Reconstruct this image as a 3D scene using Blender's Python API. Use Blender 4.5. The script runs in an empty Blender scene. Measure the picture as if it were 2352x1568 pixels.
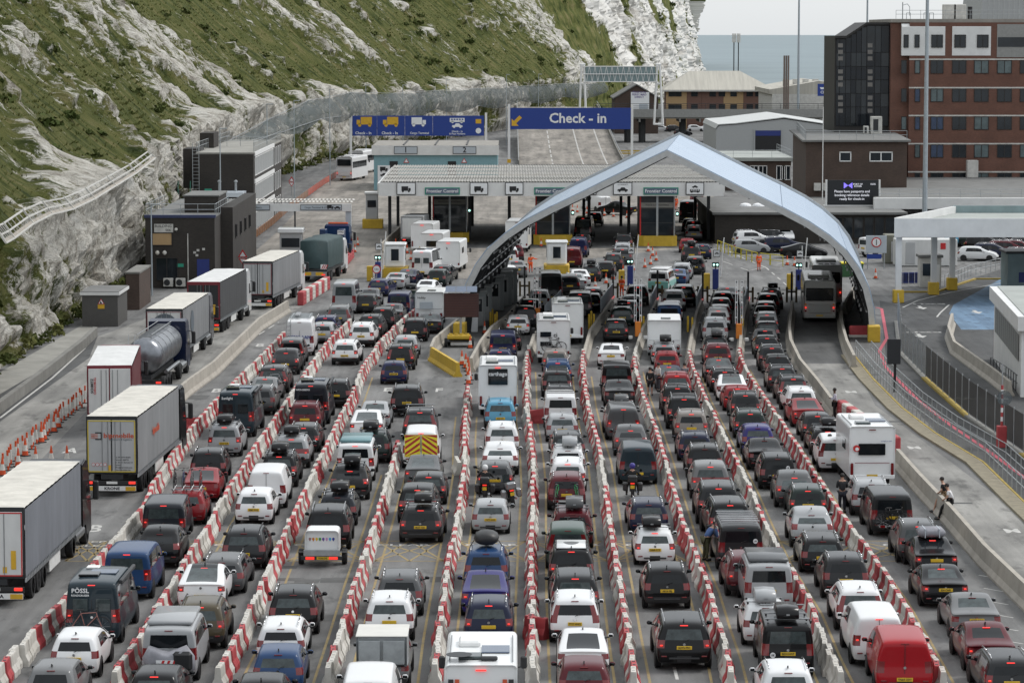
import bpy, bmesh, math, random
from collections import Counter
import numpy as np
from mathutils import Vector, Matrix, noise
R = math.radians
random.seed(7)
sc = bpy.context.scene
COL = sc.collection
# ---------------------------------------------------------------- camera
F, CH, PITCH = 7200.0, 22.7, math.atan(707/7200.0)
cam = bpy.data.cameras.new('camera'); camo = bpy.data.objects.new('camera', cam); COL.objects.link(camo)
cam.sensor_width = 36.0; cam.lens = 36.0*F/2352.0
cam.clip_start = 1.0; cam.clip_end = 60000.0
camo.location = (0, 0, CH); camo.rotation_euler = (math.pi/2-PITCH, 0, 0)
sc.camera = camo
# ---------------------------------------------------------------- world, sun, exposure
SUN_EL, SUN_AZ = R(50), R(65)
w = bpy.data.worlds.new('World'); sc.world = w; w.use_nodes = True
nt = w.node_tree; nt.nodes.clear()
wo = nt.nodes.new('ShaderNodeOutputWorld'); bg = nt.nodes.new('ShaderNodeBackground')
sky = nt.nodes.new('ShaderNodeTexSky'); sky.sky_type = 'NISHITA'; sky.sun_disc = False
sky.sun_elevation = SUN_EL; sky.sun_rotation = SUN_AZ; sky.air_density = 1.0; sky.dust_density = 1.0; sky.ozone_density = 1.0
hs = nt.nodes.new('ShaderNodeHueSaturation'); hs.inputs['Saturation'].default_value = 0.28
ovc = nt.nodes.new('ShaderNodeMix'); ovc.data_type = 'RGBA'; ovc.inputs['Factor'].default_value = .7      # closed cloud cover over the clear sky
wtc = nt.nodes.new('ShaderNodeTexCoord'); wsx = nt.nodes.new('ShaderNodeSeparateXYZ'); nt.links.new(wtc.outputs['Generated'], wsx.inputs[0])
wmr = nt.nodes.new('ShaderNodeMapRange'); wmr.inputs['To Min'].default_value = 5.9; wmr.inputs['To Max'].default_value = 9.6; nt.links.new(wsx.outputs[2], wmr.inputs[0])      # overcast: zenith brighter than horizon
wsc = nt.nodes.new('ShaderNodeVectorMath'); wsc.operation = 'SCALE'; wsc.inputs[0].default_value = (.955, 1.0, 1.035); nt.links.new(wmr.outputs[0], wsc.inputs['Scale']); nt.links.new(wsc.outputs[0], ovc.inputs['B'])
nt.links.new(sky.outputs[0], hs.inputs['Color']); nt.links.new(hs.outputs[0], ovc.inputs['A']); nt.links.new(ovc.outputs['Result'], bg.inputs[0])
bg.inputs[1].default_value = 0.12; nt.links.new(bg.outputs[0], wo.inputs[0])
sl = bpy.data.lights.new('sun', 'SUN'); sl.energy = 1.5; sl.angle = R(18); sl.color = (1, .97, .93)
so = bpy.data.objects.new('sun', sl); COL.objects.link(so)
so.rotation_euler = (math.pi/2-SUN_EL, 0, math.pi-SUN_AZ)
sc.view_settings.view_transform = 'Standard'; sc.view_settings.look = 'None'
sc.view_settings.gamma = 1.0; sc.view_settings.exposure = 0.34
try: sc.view_settings.use_curve_mapping = False
except Exception: pass
# ---------------------------------------------------------------- measuring: picture point -> place on the ground
def at(px, py, z=0.0):
    x, v = (px-1176)/F, (784-py)/F
    d = Vector((x, math.cos(PITCH)+v*math.sin(PITCH), -math.sin(PITCH)+v*math.cos(PITCH)))
    k = (z-CH)/d.z
    return Vector((d.x*k, d.y*k, z))
def hz(px, py, Y):
    x, v = (px-1176)/F, (784-py)/F
    d = Vector((x, math.cos(PITCH)+v*math.sin(PITCH), -math.sin(PITCH)+v*math.cos(PITCH)))
    k = Y/d.y
    return Vector((d.x*k, Y, CH+d.z*k))
# ---------------------------------------------------------------- materials
MATS = {}
def nn(t, typ, **kw):
    n = t.nodes.new(typ)
    for k, v in kw.items(): setattr(n, k, v)
    return n
def mat(name, col, rough=.6, metal=0., var=.12, scale=3., coat=0., emit=None, es=1., bump=0., bscale=20., col2=None, spec=.5, stretch=None, objcol=False, alpha=None, world=False):
    if name in MATS: return MATS[name]
    m = bpy.data.materials.new(name); m.use_nodes = True; MATS[name] = m
    t = m.node_tree; b = t.nodes['Principled BSDF']
    b.inputs['Roughness'].default_value = rough; b.inputs['Metallic'].default_value = metal
    b.inputs['Specular IOR Level'].default_value = spec
    b.inputs['Coat Weight'].default_value = coat; b.inputs['Coat Roughness'].default_value = .04
    c = tuple(col)+(1,) if not isinstance(col, (int, float)) else (col, col, col, 1)
    tc = nn(t, 'ShaderNodeTexCoord'); mp = nn(t, 'ShaderNodeMapping')
    if stretch: mp.inputs['Scale'].default_value = stretch
    t.links.new(nn(t, 'ShaderNodeNewGeometry').outputs['Position'] if world else tc.outputs['Object'], mp.inputs['Vector'])
    nz = nn(t, 'ShaderNodeTexNoise'); nz.inputs['Scale'].default_value = scale; nz.inputs['Detail'].default_value = 6; nz.inputs['Roughness'].default_value = .65
    t.links.new(mp.outputs[0], nz.inputs['Vector'])
    mr = nn(t, 'ShaderNodeMapRange'); mr.inputs['From Min'].default_value = .25; mr.inputs['From Max'].default_value = .75
    t.links.new(nz.outputs['Fac'], mr.inputs['Value'])
    mx = nn(t, 'ShaderNodeMix', data_type='RGBA')
    t.links.new(mr.outputs[0], mx.inputs['Factor'])
    if objcol:
        oi = nn(t, 'ShaderNodeObjectInfo')
        dk = nn(t, 'ShaderNodeMix', data_type='RGBA', blend_type='MULTIPLY'); dk.inputs['Factor'].default_value = 1
        t.links.new(oi.outputs['Color'], dk.inputs['A']); dk.inputs['B'].default_value = (1-var, 1-var, 1-var, 1)
        t.links.new(dk.outputs['Result'], mx.inputs['A']); t.links.new(oi.outputs['Color'], mx.inputs['B'])
    else:
        if col2 is None:
            mx.inputs['A'].default_value = tuple(x*(1-var) for x in c[:3])+(1,); mx.inputs['B'].default_value = tuple(min(1, x*(1+var)) for x in c[:3])+(1,)
        else:
            mx.inputs['A'].default_value = c; mx.inputs['B'].default_value = tuple(col2)+(1,)
    t.links.new(mx.outputs['Result'], b.inputs['Base Color'])
    if bump:
        n2 = nn(t, 'ShaderNodeTexNoise'); n2.inputs['Scale'].default_value = bscale; n2.inputs['Detail'].default_value = 5
        t.links.new(mp.outputs[0], n2.inputs['Vector'])
        bp = nn(t, 'ShaderNodeBump'); bp.inputs['Strength'].default_value = bump; bp.inputs['Distance'].default_value = .05
        t.links.new(n2.outputs['Fac'], bp.inputs['Height']); t.links.new(bp.outputs[0], b.inputs['Normal'])
    if emit:
        b.inputs['Emission Color'].default_value = tuple(emit)+(1,); b.inputs['Emission Strength'].default_value = es
    if alpha is not None: b.inputs['Alpha'].default_value = alpha
    return m
def brick_mat(name, c1, c2, mortar, bw=.225, bh=.075):
    m = mat(name, c1, .85, var=.2, scale=.35, bump=.2, bscale=30)
    t = m.node_tree; b = t.nodes['Principled BSDF']
    tc = nn(t, 'ShaderNodeTexCoord'); sx = nn(t, 'ShaderNodeSeparateXYZ'); t.links.new(tc.outputs['Object'], sx.inputs[0])
    ad = nn(t, 'ShaderNodeMath', operation='ADD'); t.links.new(sx.outputs[0], ad.inputs[0]); t.links.new(sx.outputs[1], ad.inputs[1])
    cx = nn(t, 'ShaderNodeCombineXYZ'); t.links.new(ad.outputs[0], cx.inputs[0]); t.links.new(sx.outputs[2], cx.inputs[1])
    br = nn(t, 'ShaderNodeTexBrick'); br.inputs['Scale'].default_value = 1.0
    br.inputs['Brick Width'].default_value = bw; br.inputs['Row Height'].default_value = bh; br.inputs['Mortar Size'].default_value = .008
    br.inputs['Color1'].default_value = c1+(1,); br.inputs['Color2'].default_value = c2+(1,); br.inputs['Mortar'].default_value = mortar+(1,)
    t.links.new(cx.outputs[0], br.inputs['Vector'])
    nz = nn(t, 'ShaderNodeTexNoise'); nz.inputs['Scale'].default_value = .5; nz.inputs['Detail'].default_value = 8
    t.links.new(tc.outputs['Object'], nz.inputs['Vector'])
    mr = nn(t, 'ShaderNodeMapRange'); mr.inputs['To Min'].default_value = .62; mr.inputs['To Max'].default_value = 1.35
    t.links.new(nz.outputs['Fac'], mr.inputs['Value'])
    mu = nn(t, 'ShaderNodeVectorMath', operation='SCALE'); t.links.new(br.outputs['Color'], mu.inputs[0]); t.links.new(mr.outputs[0], mu.inputs['Scale'])
    t.links.new(mu.outputs[0], b.inputs['Base Color'])
    return m
mat('paint', .5, .35, var=.06, scale=.7, coat=.42, objcol=True, spec=.1)
mat('paint_matte', .5, .6, var=.12, scale=1.2, objcol=True)
mat('glass', (.008, .010, .012), .06, var=.3, spec=.32)
mat('glass_pale', (.045, .058, .060), .08, var=.55, scale=3.5, spec=.4)  # opaque paler glass; on vehicle windows its colour imitates reflections
mat('black_plastic', (.018, .018, .019), .5)
mat('trim', (.028, .028, .03), .55)
mat('rubber', (.016, .016, .017), .8, var=.3)
mat('alloy', (.30, .31, .32), .35, .8)
mat('chrome', (.6, .6, .61), .15, 1.0, var=.03)
mat('lamp_red', (.16, .006, .008), .15, coat=.5)
mat('lamp_lit', (.45, .02, .02), .2, emit=(1, .05, .03), es=.75)
mat('brake_lit', (.6, .02, .02), .2, emit=(1, .06, .05), es=.9)
mat('lamp_orange', (.6, .2, .01), .3)
mat('lamp_green', (.2, .8, .6), .3, emit=(.5, 1, .85), es=2.0)
mat('plate_yellow', (.62, .40, .02), .5)
mat('plate_white', (.7, .7, .68), .5)
mat('ink', (.01, .01, .012), .6)
mat('white_paint', (.72, .72, .71), .55, var=.06)
mat('gel_white', (.76, .77, .77), .3, var=.04, coat=.3)
mat('offwhite', (.60, .59, .55), .6, var=.1, scale=1.2)
mat('dirty_white', (.50, .49, .46), .8, var=.25, scale=1.5)
mat('grey_metal', (.30, .31, .32), .45, .6)
mat('galv', (.34, .36, .37), .5, .5, var=.2)
mat('dark_metal', (.03, .032, .035), .5, .3)
mat('steel_pole', (.36, .40, .43), .5, .3)
mat('conc', (.36, .33, .285), .85, var=.22, scale=.9, bump=.25, bscale=9)
mat('conc_dark', (.19, .185, .17), .9, var=.25, scale=.8, bump=.2)
mat('bar_red', (.30, .028, .034), .6, scale=1.1, col2=(.48, .075, .08), world=True)
mat('bar_white', (.40, .37, .32), .7, scale=1.3, col2=(.66, .64, .60), world=True)
mat('orange_plastic', (.62, .075, .015), .55, var=.15)
mat('hivis', (.85, .10, .01), .7, var=.1)
mat('cone_white', (.66, .64, .60), .6)
mat('yellow', (.52, .34, .03), .65, var=.18, scale=1.5)
mat('yellow_line', (.19, .165, .11), .85, scale=2.2, col2=(.37, .26, .09))
mat('white_line', (.30, .295, .28), .85, scale=2.2, col2=(.60, .59, .56))
mat('blue_sign', (.010, .040, .24), .45, var=.06)
mat('blue_booth', (.015, .03, .17), .5)
mat('sign_white', (.75, .76, .77), .5, var=.04)
mat('sign_grey', (.42, .46, .50), .5, var=.04)
mat('sign_yellow', (.62, .36, .02), .5)
mat('sign_red', (.5, .02, .02), .5)
mat('green_sign', (.02, .26, .17), .5)
mat('fascia', (.66, .66, .65), .6, var=.10, scale=.8)
mat('corrugated', (.17, .165, .15), .9, scale=2.6, col2=(.42, .41, .385), stretch=(1, .25, 1))
mat('flat_roof', (.16, .16, .155), .9, var=.25, scale=.5)
mat('flat_roof_light', (.33, .35, .33), .85, var=.15, scale=.4)
mat('teal_wall', (.20, .35, .39), .7, var=.1)
mat('grey_clad', (.36, .37, .37), .6, var=.06)
mat('green_paint', (.02, .13, .09), .6)
mat('tarp_green', (.028, .055, .058), .7, var=.25, scale=1.2, bump=.5, bscale=2.5)
mat('dark_window', (.016, .021, .026), .06, var=.5, scale=.35, spec=.45)
mat('window_pale', (.085, .115, .12), .12, var=.4, scale=.8)
mat('window_blue', (.03, .05, .10), .2, var=.4, scale=.8)
mat('dark_frame', (.018, .016, .015), .6)
mat('skin', (.42, .24, .17), .6)
mat('skin_dark', (.10, .055, .035), .6)
mat('cloth', .5, .85, var=.2, scale=9, objcol=True, bump=.4, bscale=14)
mat('hair', (.015, .011, .009), .7)
mat('tan_wall', (.40, .27, .14), .8, var=.08)
mat('brown_wall', (.155, .085, .065), .8, var=.15)
mat('sheet_roof', (.42, .40, .35), .85, var=.2, scale=.5, stretch=(3, .2, .2))
mat('led_dark', (.012, .014, .018), .5)
mat('led_text', (.5, .5, .55), .5, emit=(.9, .92, 1), es=.6)
mat('led_purple', (.1, .08, .4), .5, emit=(.22, .17, .95), es=1.0)
mat('sign_maroon', (.045, .016, .014), .55)
mat('solar', (.10, .13, .19), .2, var=.1)
mat('poly_roof', (.26, .34, .44), .36, scale=.7, stretch=(.35, 6, .35), spec=.4, col2=(.44, .53, .65))
mat('rim_alu', (.45, .46, .46), .5, .3)
mat('rib_dark', (.045, .05, .052), .6, var=.25)
mat('chevron_yellow', (.72, .62, .03), .5)
mat('chevron_red', (.38, .02, .02), .5)
mat('leaf', (.045, .065, .02), .8, var=.5, scale=.4)
mat('orange_mark', (.55, .10, .05), .6)
mat('pink_line', (.50, .10, .13), .8, var=.25)
brick_mat('brick_red', (.168, .072, .050), (.126, .057, .041), (.11, .07, .052))
brick_mat('brick_dark', (.040, .033, .028), (.028, .024, .021), (.03, .027, .024))
brick_mat('brick_brown', (.085, .055, .042), (.062, .042, .033), (.06, .045, .038))
# ---------------------------------------------------------------- mesh helpers
class MB:
    def __init__(s): s.v = []; s.f = []; s.m = []; s.mats = []
    def mi(s, m):
        m = MATS[m]
        if m not in s.mats: s.mats.append(m)
        return s.mats.index(m)
    def face(s, pts, m):
        n = len(s.v); s.v += [tuple(p) for p in pts]; s.f.append(tuple(range(n, n+len(pts)))); s.m.append(s.mi(m)); return s
    def add(s, vs, fs, m, T=None):
        n = len(s.v); s.v += [tuple(T @ Vector(p)) if T else tuple(p) for p in vs]
        k = s.mi(m)
        for f in fs: s.f.append(tuple(n+i for i in f)); s.m.append(k)
        return s
    def box(s, c, d, m, rz=0, bev=0, T=None):
        x, y, z = d[0]/2, d[1]/2, d[2]/2
        M_ = Matrix.Translation(c) @ Matrix.Rotation(rz, 4, 'Z')
        if T: M_ = T @ M_
        if bev:
            b = min(bev, x*.9, y*.9, z*.9); vs = []; 
            for sx in (-1, 1):
                for sy in (-1, 1):
                    for sz in (-1, 1):
                        vs += [(sx*x, sy*(y-b), sz*(z-b)), (sx*(x-b), sy*y, sz*(z-b)), (sx*(x-b), sy*(y-b), sz*z)]
            bm = bmesh.new()
            for p in vs: bm.verts.new(p)
            r = bmesh.ops.convex_hull(bm, input=bm.verts); bm.verts.index_update()
            bmesh.ops.dissolve_limit(bm, angle_limit=.01, verts=bm.verts, edges=bm.edges); bm.verts.index_update()
            s.add([v.co.copy() for v in bm.verts], [[v.index for v in f.verts] for f in bm.faces], m, M_); bm.free(); return s
        return s.add([(-x,-y,-z),(x,-y,-z),(x,y,-z),(-x,y,-z),(-x,-y,z),(x,-y,z),(x,y,z),(-x,y,z)],
                     [(3,2,1,0),(4,5,6,7),(0,1,5,4),(1,2,6,5),(2,3,7,6),(3,0,4,7)], m, M_)
    def tube(s, a, b, r, m, n=6, r2=None, cap=True):
        a, b = Vector(a), Vector(b); d = b-a
        if d.length < 1e-6: return s
        q = d.to_track_quat('Z', 'Y').to_matrix(); r2 = r if r2 is None else r2
        vs = []
        for k in range(n):
            t = 2*math.pi*(k+.5)/n; p = q @ Vector((math.cos(t), math.sin(t), 0)); vs += [a+p*r, b+p*r2]
        fs = [(2*k, (2*k+2) % (2*n), (2*k+3) % (2*n), 2*k+1) for k in range(n)]
        if cap: fs += [tuple(2*k for k in range(n))[::-1], tuple(2*k+1 for k in range(n))]
        return s.add(vs, fs, m)
    def path(s, pts, r, m, n=5):
        for a, b in zip(pts, pts[1:]): s.tube(a, b, r, m, n)
        return s
    def prism(s, poly, axis, a, b, m, T=None):     # poly: 2D outline, extruded along axis from a to b
        def P(u, v, w_): return {'x': (w_, u, v), 'y': (u, w_, v), 'z': (u, v, w_)}[axis]
        n = len(poly); vs = [P(u, v, a) for u, v in poly]+[P(u, v, b) for u, v in poly]
        fs = [(k, (k+1) % n, n+(k+1) % n, n+k) for k in range(n)]+[tuple(range(n))[::-1], tuple(range(n, 2*n))]
        return s.add(vs, fs, m, T)
    def lathe(s, prof, c, m, n=12, axis='z'):
        vs = []; fs = []
        for (r, h) in prof:
            for k in range(n):
                t = 2*math.pi*k/n; p = (r*math.cos(t), r*math.sin(t), h)
                if axis == 'x': p = (p[2], p[0], p[1])
                if axis == 'y': p = (p[0], p[2], p[1])
                vs.append((c[0]+p[0], c[1]+p[1], c[2]+p[2]))
        for i in range(len(prof)-1):
            for k in range(n): fs.append((i*n+k, i*n+(k+1) % n, (i+1)*n+(k+1) % n, (i+1)*n+k))
        fs += [tuple(range(n))[::-1], tuple(range((len(prof)-1)*n, len(prof)*n))]
        return s.add(vs, fs, m)
    def mesh(s, name, smooth=False):
        me = bpy.data.meshes.new(name); me.from_pydata(s.v, [], s.f)
        for m in s.mats: me.materials.append(m)
        me.polygons.foreach_set('material_index', s.m)
        bm = bmesh.new(); bm.from_mesh(me); bmesh.ops.recalc_face_normals(bm, faces=bm.faces); bm.to_mesh(me); bm.free()
        if smooth: me.polygons.foreach_set('use_smooth', [True]*len(me.polygons))
        me.update(); return me
    def build(s, name, parent=None, smooth=False, color=None): return link(name, s.mesh(name, smooth), parent, color)
def link(name, me, parent=None, color=None, loc=None, rot=None):
    o = bpy.data.objects.new(name, me); COL.objects.link(o)
    if parent: o.parent = parent
    if color: o.color = tuple(color)+(1,)
    if loc is not None: o.location = loc
    if rot is not None: o.rotation_euler = rot
    return o
USED = {}
def tag(o, label, cat, group=None, kind=None):
    o['label'] = label; o['category'] = cat
    if group: o['group'] = group
    if kind: o['kind'] = kind
    return o
def thing(name, label, cat, loc=(0, 0, 0), rz=0, group=None):
    o = bpy.data.objects.new(name, None); COL.objects.link(o); o.empty_display_size = .3
    o.location = loc; o.rotation_euler = (0, 0, rz)
    return tag(o, label, cat, group)
def struct(o): o['kind'] = 'structure'; return o
TXT = {}
def text(s, size, m, loc, rot=(math.pi/2, 0, 0), parent=None, align='CENTER', bold=.0, name='lettering', wide=1.0, dep=.004):
    key = (s, round(size, 3), m, align, bold, round(wide, 2), dep)
    if key not in TXT:
        cu = bpy.data.curves.new('t', 'FONT'); cu.body = s; cu.size = size; cu.align_x = align; cu.align_y = 'CENTER'
        cu.extrude = dep; cu.offset = bold*size; cu.resolution_u = 2; cu.space_line = .9
        ob = bpy.data.objects.new('t', cu)
        me = bpy.data.meshes.new_from_object(ob); bpy.data.objects.remove(ob); bpy.data.curves.remove(cu)
        me.materials.clear(); me.materials.append(MATS[m])
        if wide != 1.0: me.transform(Matrix.Diagonal((wide, 1, 1, 1)))
        TXT[key] = me
    return link(name, TXT[key], parent, loc=loc, rot=rot)
def subsurf(me, lev):
    o = bpy.data.objects.new('tmp', me); COL.objects.link(o)
    md = o.modifiers.new('s', 'SUBSURF'); md.levels = lev; md.render_levels = lev
    dg = bpy.context.evaluated_depsgraph_get()
    r = bpy.data.meshes.new_from_object(o.evaluated_get(dg), depsgraph=dg)
    bpy.data.objects.remove(o); return r
# ================================================================ PEOPLE (built first, while the scene is small)
def skin_mesh(V, E, rad, root=0, sub=1):
    me = bpy.data.meshes.new('skel'); me.from_pydata([tuple(v) for v in V], E, []); o = bpy.data.objects.new('skel', me); COL.objects.link(o)
    o.modifiers.new('k', 'SKIN').use_smooth_shade = True
    for i, r in enumerate(rad): me.skin_vertices[0].data[i].radius = (r, r) if not isinstance(r, tuple) else r
    me.skin_vertices[0].data[root].use_root = True
    s = o.modifiers.new('s', 'SUBSURF'); s.levels = s.render_levels = sub
    dg = bpy.context.evaluated_depsgraph_get(); m = bpy.data.meshes.new_from_object(o.evaluated_get(dg), depsgraph=dg); bpy.data.objects.remove(o)
    m.polygons.foreach_set('use_smooth', [True]*len(m.polygons)); return m
def person(p, yaw, label, top, legs, pose='stand', arms='down', skin='skin', shorts=False, hat=None, hair=True, stripe=False, shoes=(.02, .02, .02), sleeves=True, h=1.0, step=.0):
    root = thing('person', label, 'person', p, -yaw); root.scale = (h, h, h)
    J = dict(pel=(0, 0, .95), spi=(0, .01, 1.15), che=(0, .0, 1.36), nec=(0, .01, 1.50), hd0=(0, .02, 1.58), hd1=(0, .03, 1.68), hd2=(0, .03, 1.75))
    for s, q in ((-1, 'l'), (1, 'r')):
        f = step*s
        J.update({q+'hip': (s*.09, 0, .90), q+'kne': (s*.11, .02+f, .50), q+'ank': (s*.12, -.03+f, .09), q+'toe': (s*.14, .14+f, .04), q+'sho': (s*.19, 0, 1.43), q+'elb': (s*.25, -.03, 1.15), q+'wri': (s*.24, .08, .92), q+'han': (s*.24, .11, .84)})
        if arms == 'front': J.update({q+'elb': (s*.24, .03, 1.16), q+'wri': (s*.12, .24, 1.20), q+'han': (s*.06, .29, 1.22)})
        if arms == 'point' and s < 0: J.update({q+'elb': (-.42, .08, 1.32), q+'wri': (-.65, .14, 1.30), q+'han': (-.74, .16, 1.30)})
    if pose in ('sit', 'ride'):
        dz = -.06 if pose == 'ride' else .0
        for k in J: x, y, z = J[k]; J[k] = (x, y, z+dz)
        if pose == 'sit':
            for k in ('che', 'nec', 'hd0', 'hd1', 'hd2', 'lsho', 'rsho'): x, y, z = J[k]; J[k] = (x, y+.16*(z-.95)/.6, z-.03)
        for s, q in ((-1, 'l'), (1, 'r')):
            if pose == 'sit': J.update({q+'hip': (s*.09, .03, .95), q+'kne': (s*.13, .40, .68), q+'ank': (s*.13, .55, .14), q+'toe': (s*.14, .72, .05), q+'elb': (s*.26, .14, 1.16), q+'wri': (s*.10, .33, 1.02), q+'han': (s*.04, .38, .98)})
            else: J.update({q+'hip': (s*.12, .02, .86), q+'kne': (s*.28, .40, .62), q+'ank': (s*.28, .18, .24), q+'toe': (s*.29, .36, .20), q+'elb': (s*.38, .30, 1.12), q+'wri': (s*.38, .58, 1.10), q+'han': (s*.38, .66, 1.11)})
    if pose == 'lean':
        for k in ('spi', 'che', 'nec', 'hd0', 'hd1', 'hd2', 'lsho', 'rsho'): x, y, z = J[k]; t = (z-.95); J[k] = (x, y+.62*t, .95+t*.78)
        for s, q in ((-1, 'l'), (1, 'r')): J.update({q+'elb': (s*.24, .48, 1.12), q+'wri': (s*.15, .66, 1.18), q+'han': (s*.12, .73, 1.20)})
    names = list(J); ix = {k: i for i, k in enumerate(names)}; V = [Vector(J[k]) for k in names]
    E = [('pel', 'spi'), ('spi', 'che'), ('che', 'nec'), ('nec', 'hd0'), ('hd0', 'hd1'), ('hd1', 'hd2')]
    for q in 'lr': E += [('pel', q+'hip'), (q+'hip', q+'kne'), (q+'kne', q+'ank'), (q+'ank', q+'toe'), ('che', q+'sho'), (q+'sho', q+'elb'), (q+'elb', q+'wri'), (q+'wri', q+'han')]
    RD = dict(pel=.14, spi=.125, che=.145, nec=.058, hd0=.075, hd1=.098, hd2=.07, hip=.09, kne=.058, ank=.042, toe=.035, sho=.06, elb=.042, wri=.030, han=.036)
    E = [(ix[a], ix[b]) for a, b in E]; rad = [RD[k[1:] if k[0] in 'lr' and k[1:] in RD else k] for k in names]
    for q, s in (('l', -1), ('r', 1)):        # thumb and four fingers, unequal and curled
        a, b = Vector(J[q+'wri']), Vector(J[q+'han']); d = (b-a).normalized(); sd = d.cross(Vector((0, 0, 1)));  sd = (sd if sd.length > .2 else Vector((0, 1, 0))).normalized(); up = sd.cross(d)
        for k, L in enumerate((.062, .074, .070, .055)):
            o_ = sd*(-.03+.02*k); i0 = len(V); V += [b+o_+d*L*.55-up*.006, b+o_+d*L-up*.02]; rad += [.010, .008]; E += [(ix[q+'han'], i0), (i0, i0+1)]
        i0 = len(V); V += [a.lerp(b, .5)+sd*-.045+d*.01, a.lerp(b, .6)+sd*-.055+d*.045]; rad += [.011, .009]; E += [(ix[q+'han'], i0), (i0, i0+1)]
    me = skin_mesh(V, E, rad, ix['pel'], 1); me.materials.append(MATS[skin]); link('body', me, root)
    def cloth(nm, ks, es, grow, col, m_='cloth', cut=None):
        vs = [Vector(J[k]) for k in ks]; 
        if cut:
            for k, (a, b, t) in cut.items(): vs[ks.index(k)] = Vector(J[a]).lerp(Vector(J[b]), t)
        g = skin_mesh(vs, [(ks.index(a), ks.index(b)) for a, b in es], [RD[k[1:] if k[0] in 'lr' and k[1:] in RD else k]*1.10+grow for k in ks], 0, 1); g.materials.append(MATS[m_]); return link(nm, g, root, col)
    ks = ['pel', 'spi', 'che', 'lsho', 'rsho', 'lelb', 'relb']; es = [('pel', 'spi'), ('spi', 'che'), ('che', 'lsho'), ('che', 'rsho'), ('lsho', 'lelb'), ('rsho', 'relb')]
    if sleeves: ks += ['lwri', 'rwri']; es += [('lelb', 'lwri'), ('relb', 'rwri')]
    t_ = cloth('top', ks, es, .010, top, 'hivis' if stripe else 'cloth', None if sleeves else {'lelb': ('lsho', 'lelb', .75), 'relb': ('rsho', 'relb', .75)})
    ks = ['pel', 'lhip', 'rhip', 'lkne', 'rkne']; es = [('pel', 'lhip'), ('pel', 'rhip'), ('lhip', 'lkne'), ('rhip', 'rkne')]
    if not shorts: ks += ['lank', 'rank']; es += [('lkne', 'lank'), ('rkne', 'rank')]
    l_ = cloth('shorts' if shorts else 'trousers', ks, es, .014, legs, 'hivis' if stripe else 'cloth')
    if stripe:
        for q in 'lr': a, b = Vector(J[q+'kne']), Vector(J[q+'ank']); m = MB(); m.tube(a.lerp(b, .35), a.lerp(b, .5), .088, 'sign_grey', 10, cap=False); m.build('reflective_band', l_)
        m = MB(); m.tube((0, .0, 1.10), (0, 0, 1.16), .168, 'sign_grey', 12, cap=False); m.build('reflective_band', t_)
    for q in 'lr': a, b = Vector(J[q+'ank']), Vector(J[q+'toe']); m = MB(); m.box((a.lerp(b, .5).x, a.lerp(b, .5).y, a.z-.035), (.10, .27, .10), 'paint_matte', bev=.03); m.build('shoe', root, True, shoes)
    c = Vector(J['hd1'])
    if hat: m = MB(); m.lathe([(.02, -.14), (.12, -.11), (.145, 0), (.13, .09), (.07, .145), (.01, .155)], c+Vector((0, 0, .0)), 'paint', 14); hm = m.build('helmet', root, True, hat); m = MB(); m.box(c+Vector((0, .115, .0)), (.2, .07, .10), 'glass', bev=.03); m.build('visor', hm)
    else:
        if hair: m = MB(); m.lathe([(.09, -.05), (.112, .0), (.105, .06), (.065, .11), (.01, .125)], c+Vector((0, -.018, .01)), 'hair', 12); m.build('hair', root, True)
        m = MB(); m.prism([(.10, -.03), (.125, -.025), (.10, .02)], 'x', c.x-.012, c.x+.012, skin, Matrix.Translation((0, c.y, c.z))); m.build('nose', root)
        for s in (-1, 1):
            m = MB(); m.lathe([(.013, 0), (.012, .006)], (c.x+s*.035, c.y+.088, c.z+.015), 'ink', 8, 'y'); m.build('eye', root)
            m = MB(); m.box((c.x+s*.097, c.y, c.z), (.02, .03, .05), skin, bev=.008); m.build('ear', root)
        m = MB(); m.box((c.x, c.y+.085, c.z-.05), (.05, .012, .012), 'lamp_red'); m.build('mouth', root)
    return root
BLK = (.012, .012, .013)
person(at(1493, 908), R(8), 'person in black top and black shorts beside the open red car', BLK, BLK, shorts=True, step=.04)
person(at(1512, 897), R(60), 'person in white shirt at left side of the dark blue saloon', (.6, .58, .56), (.05, .05, .06))
person(at(1572, 897), R(-10), 'person in grey shirt at right side of the red car', (.16, .15, .17), (.03, .03, .035), sleeves=False)
person(at(1917, 962), R(-80), 'person in pale shirt and black trousers by the tall red and white blocks', (.50, .50, .58), BLK, arms='front', skin='skin_dark', h=1.03)
person(at(1934, 1177), R(-6), 'person in dark hooded jacket standing behind the white motorhome', (.022, .022, .025), (.018, .02, .03), arms='front', step=.03, h=1.05)
b1, b2 = at(2184, 1196), at(2172, 1180)
person(b1, R(-75), 'person in white T-shirt and black trousers sitting on the concrete barrier', (.66, .65, .66), BLK, pose='sit', sleeves=False)
person(b2, R(-62), 'person in black T-shirt and tan shorts sitting on the concrete barrier', BLK, (.32, .22, .13), pose='sit', sleeves=False, shorts=True)
person(at(1621, 1287), R(62), 'person in blue top and olive trousers leaning to the dark grey van', (.07, .13, .30), (.075, .072, .035), pose='lean', h=1.04)
OR = (.85, .1, .01)
person(at(1219, 626), R(185), 'worker in orange pointing beside the white cars left of the white booth', OR, OR, arms='point', stripe=True)
person(at(1428, 681), R(10), 'worker in orange with long dark hair by the blue signal post', OR, OR, arms='front', stripe=True)
person(at(1743, 622), R(170), 'worker in orange standing alone in the open yard', OR, OR, stripe=True, step=.05)
person(at(1553, 482), R(150), 'worker in orange behind the frontier booth', OR, OR, stripe=True)
person(at(1114, 1152)+Vector((0, .45, 0)), R(2), 'motorcyclist in black with white helmet behind the grey hatchback', BLK, BLK, pose='ride', hat=(.7, .7, .7))
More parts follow.
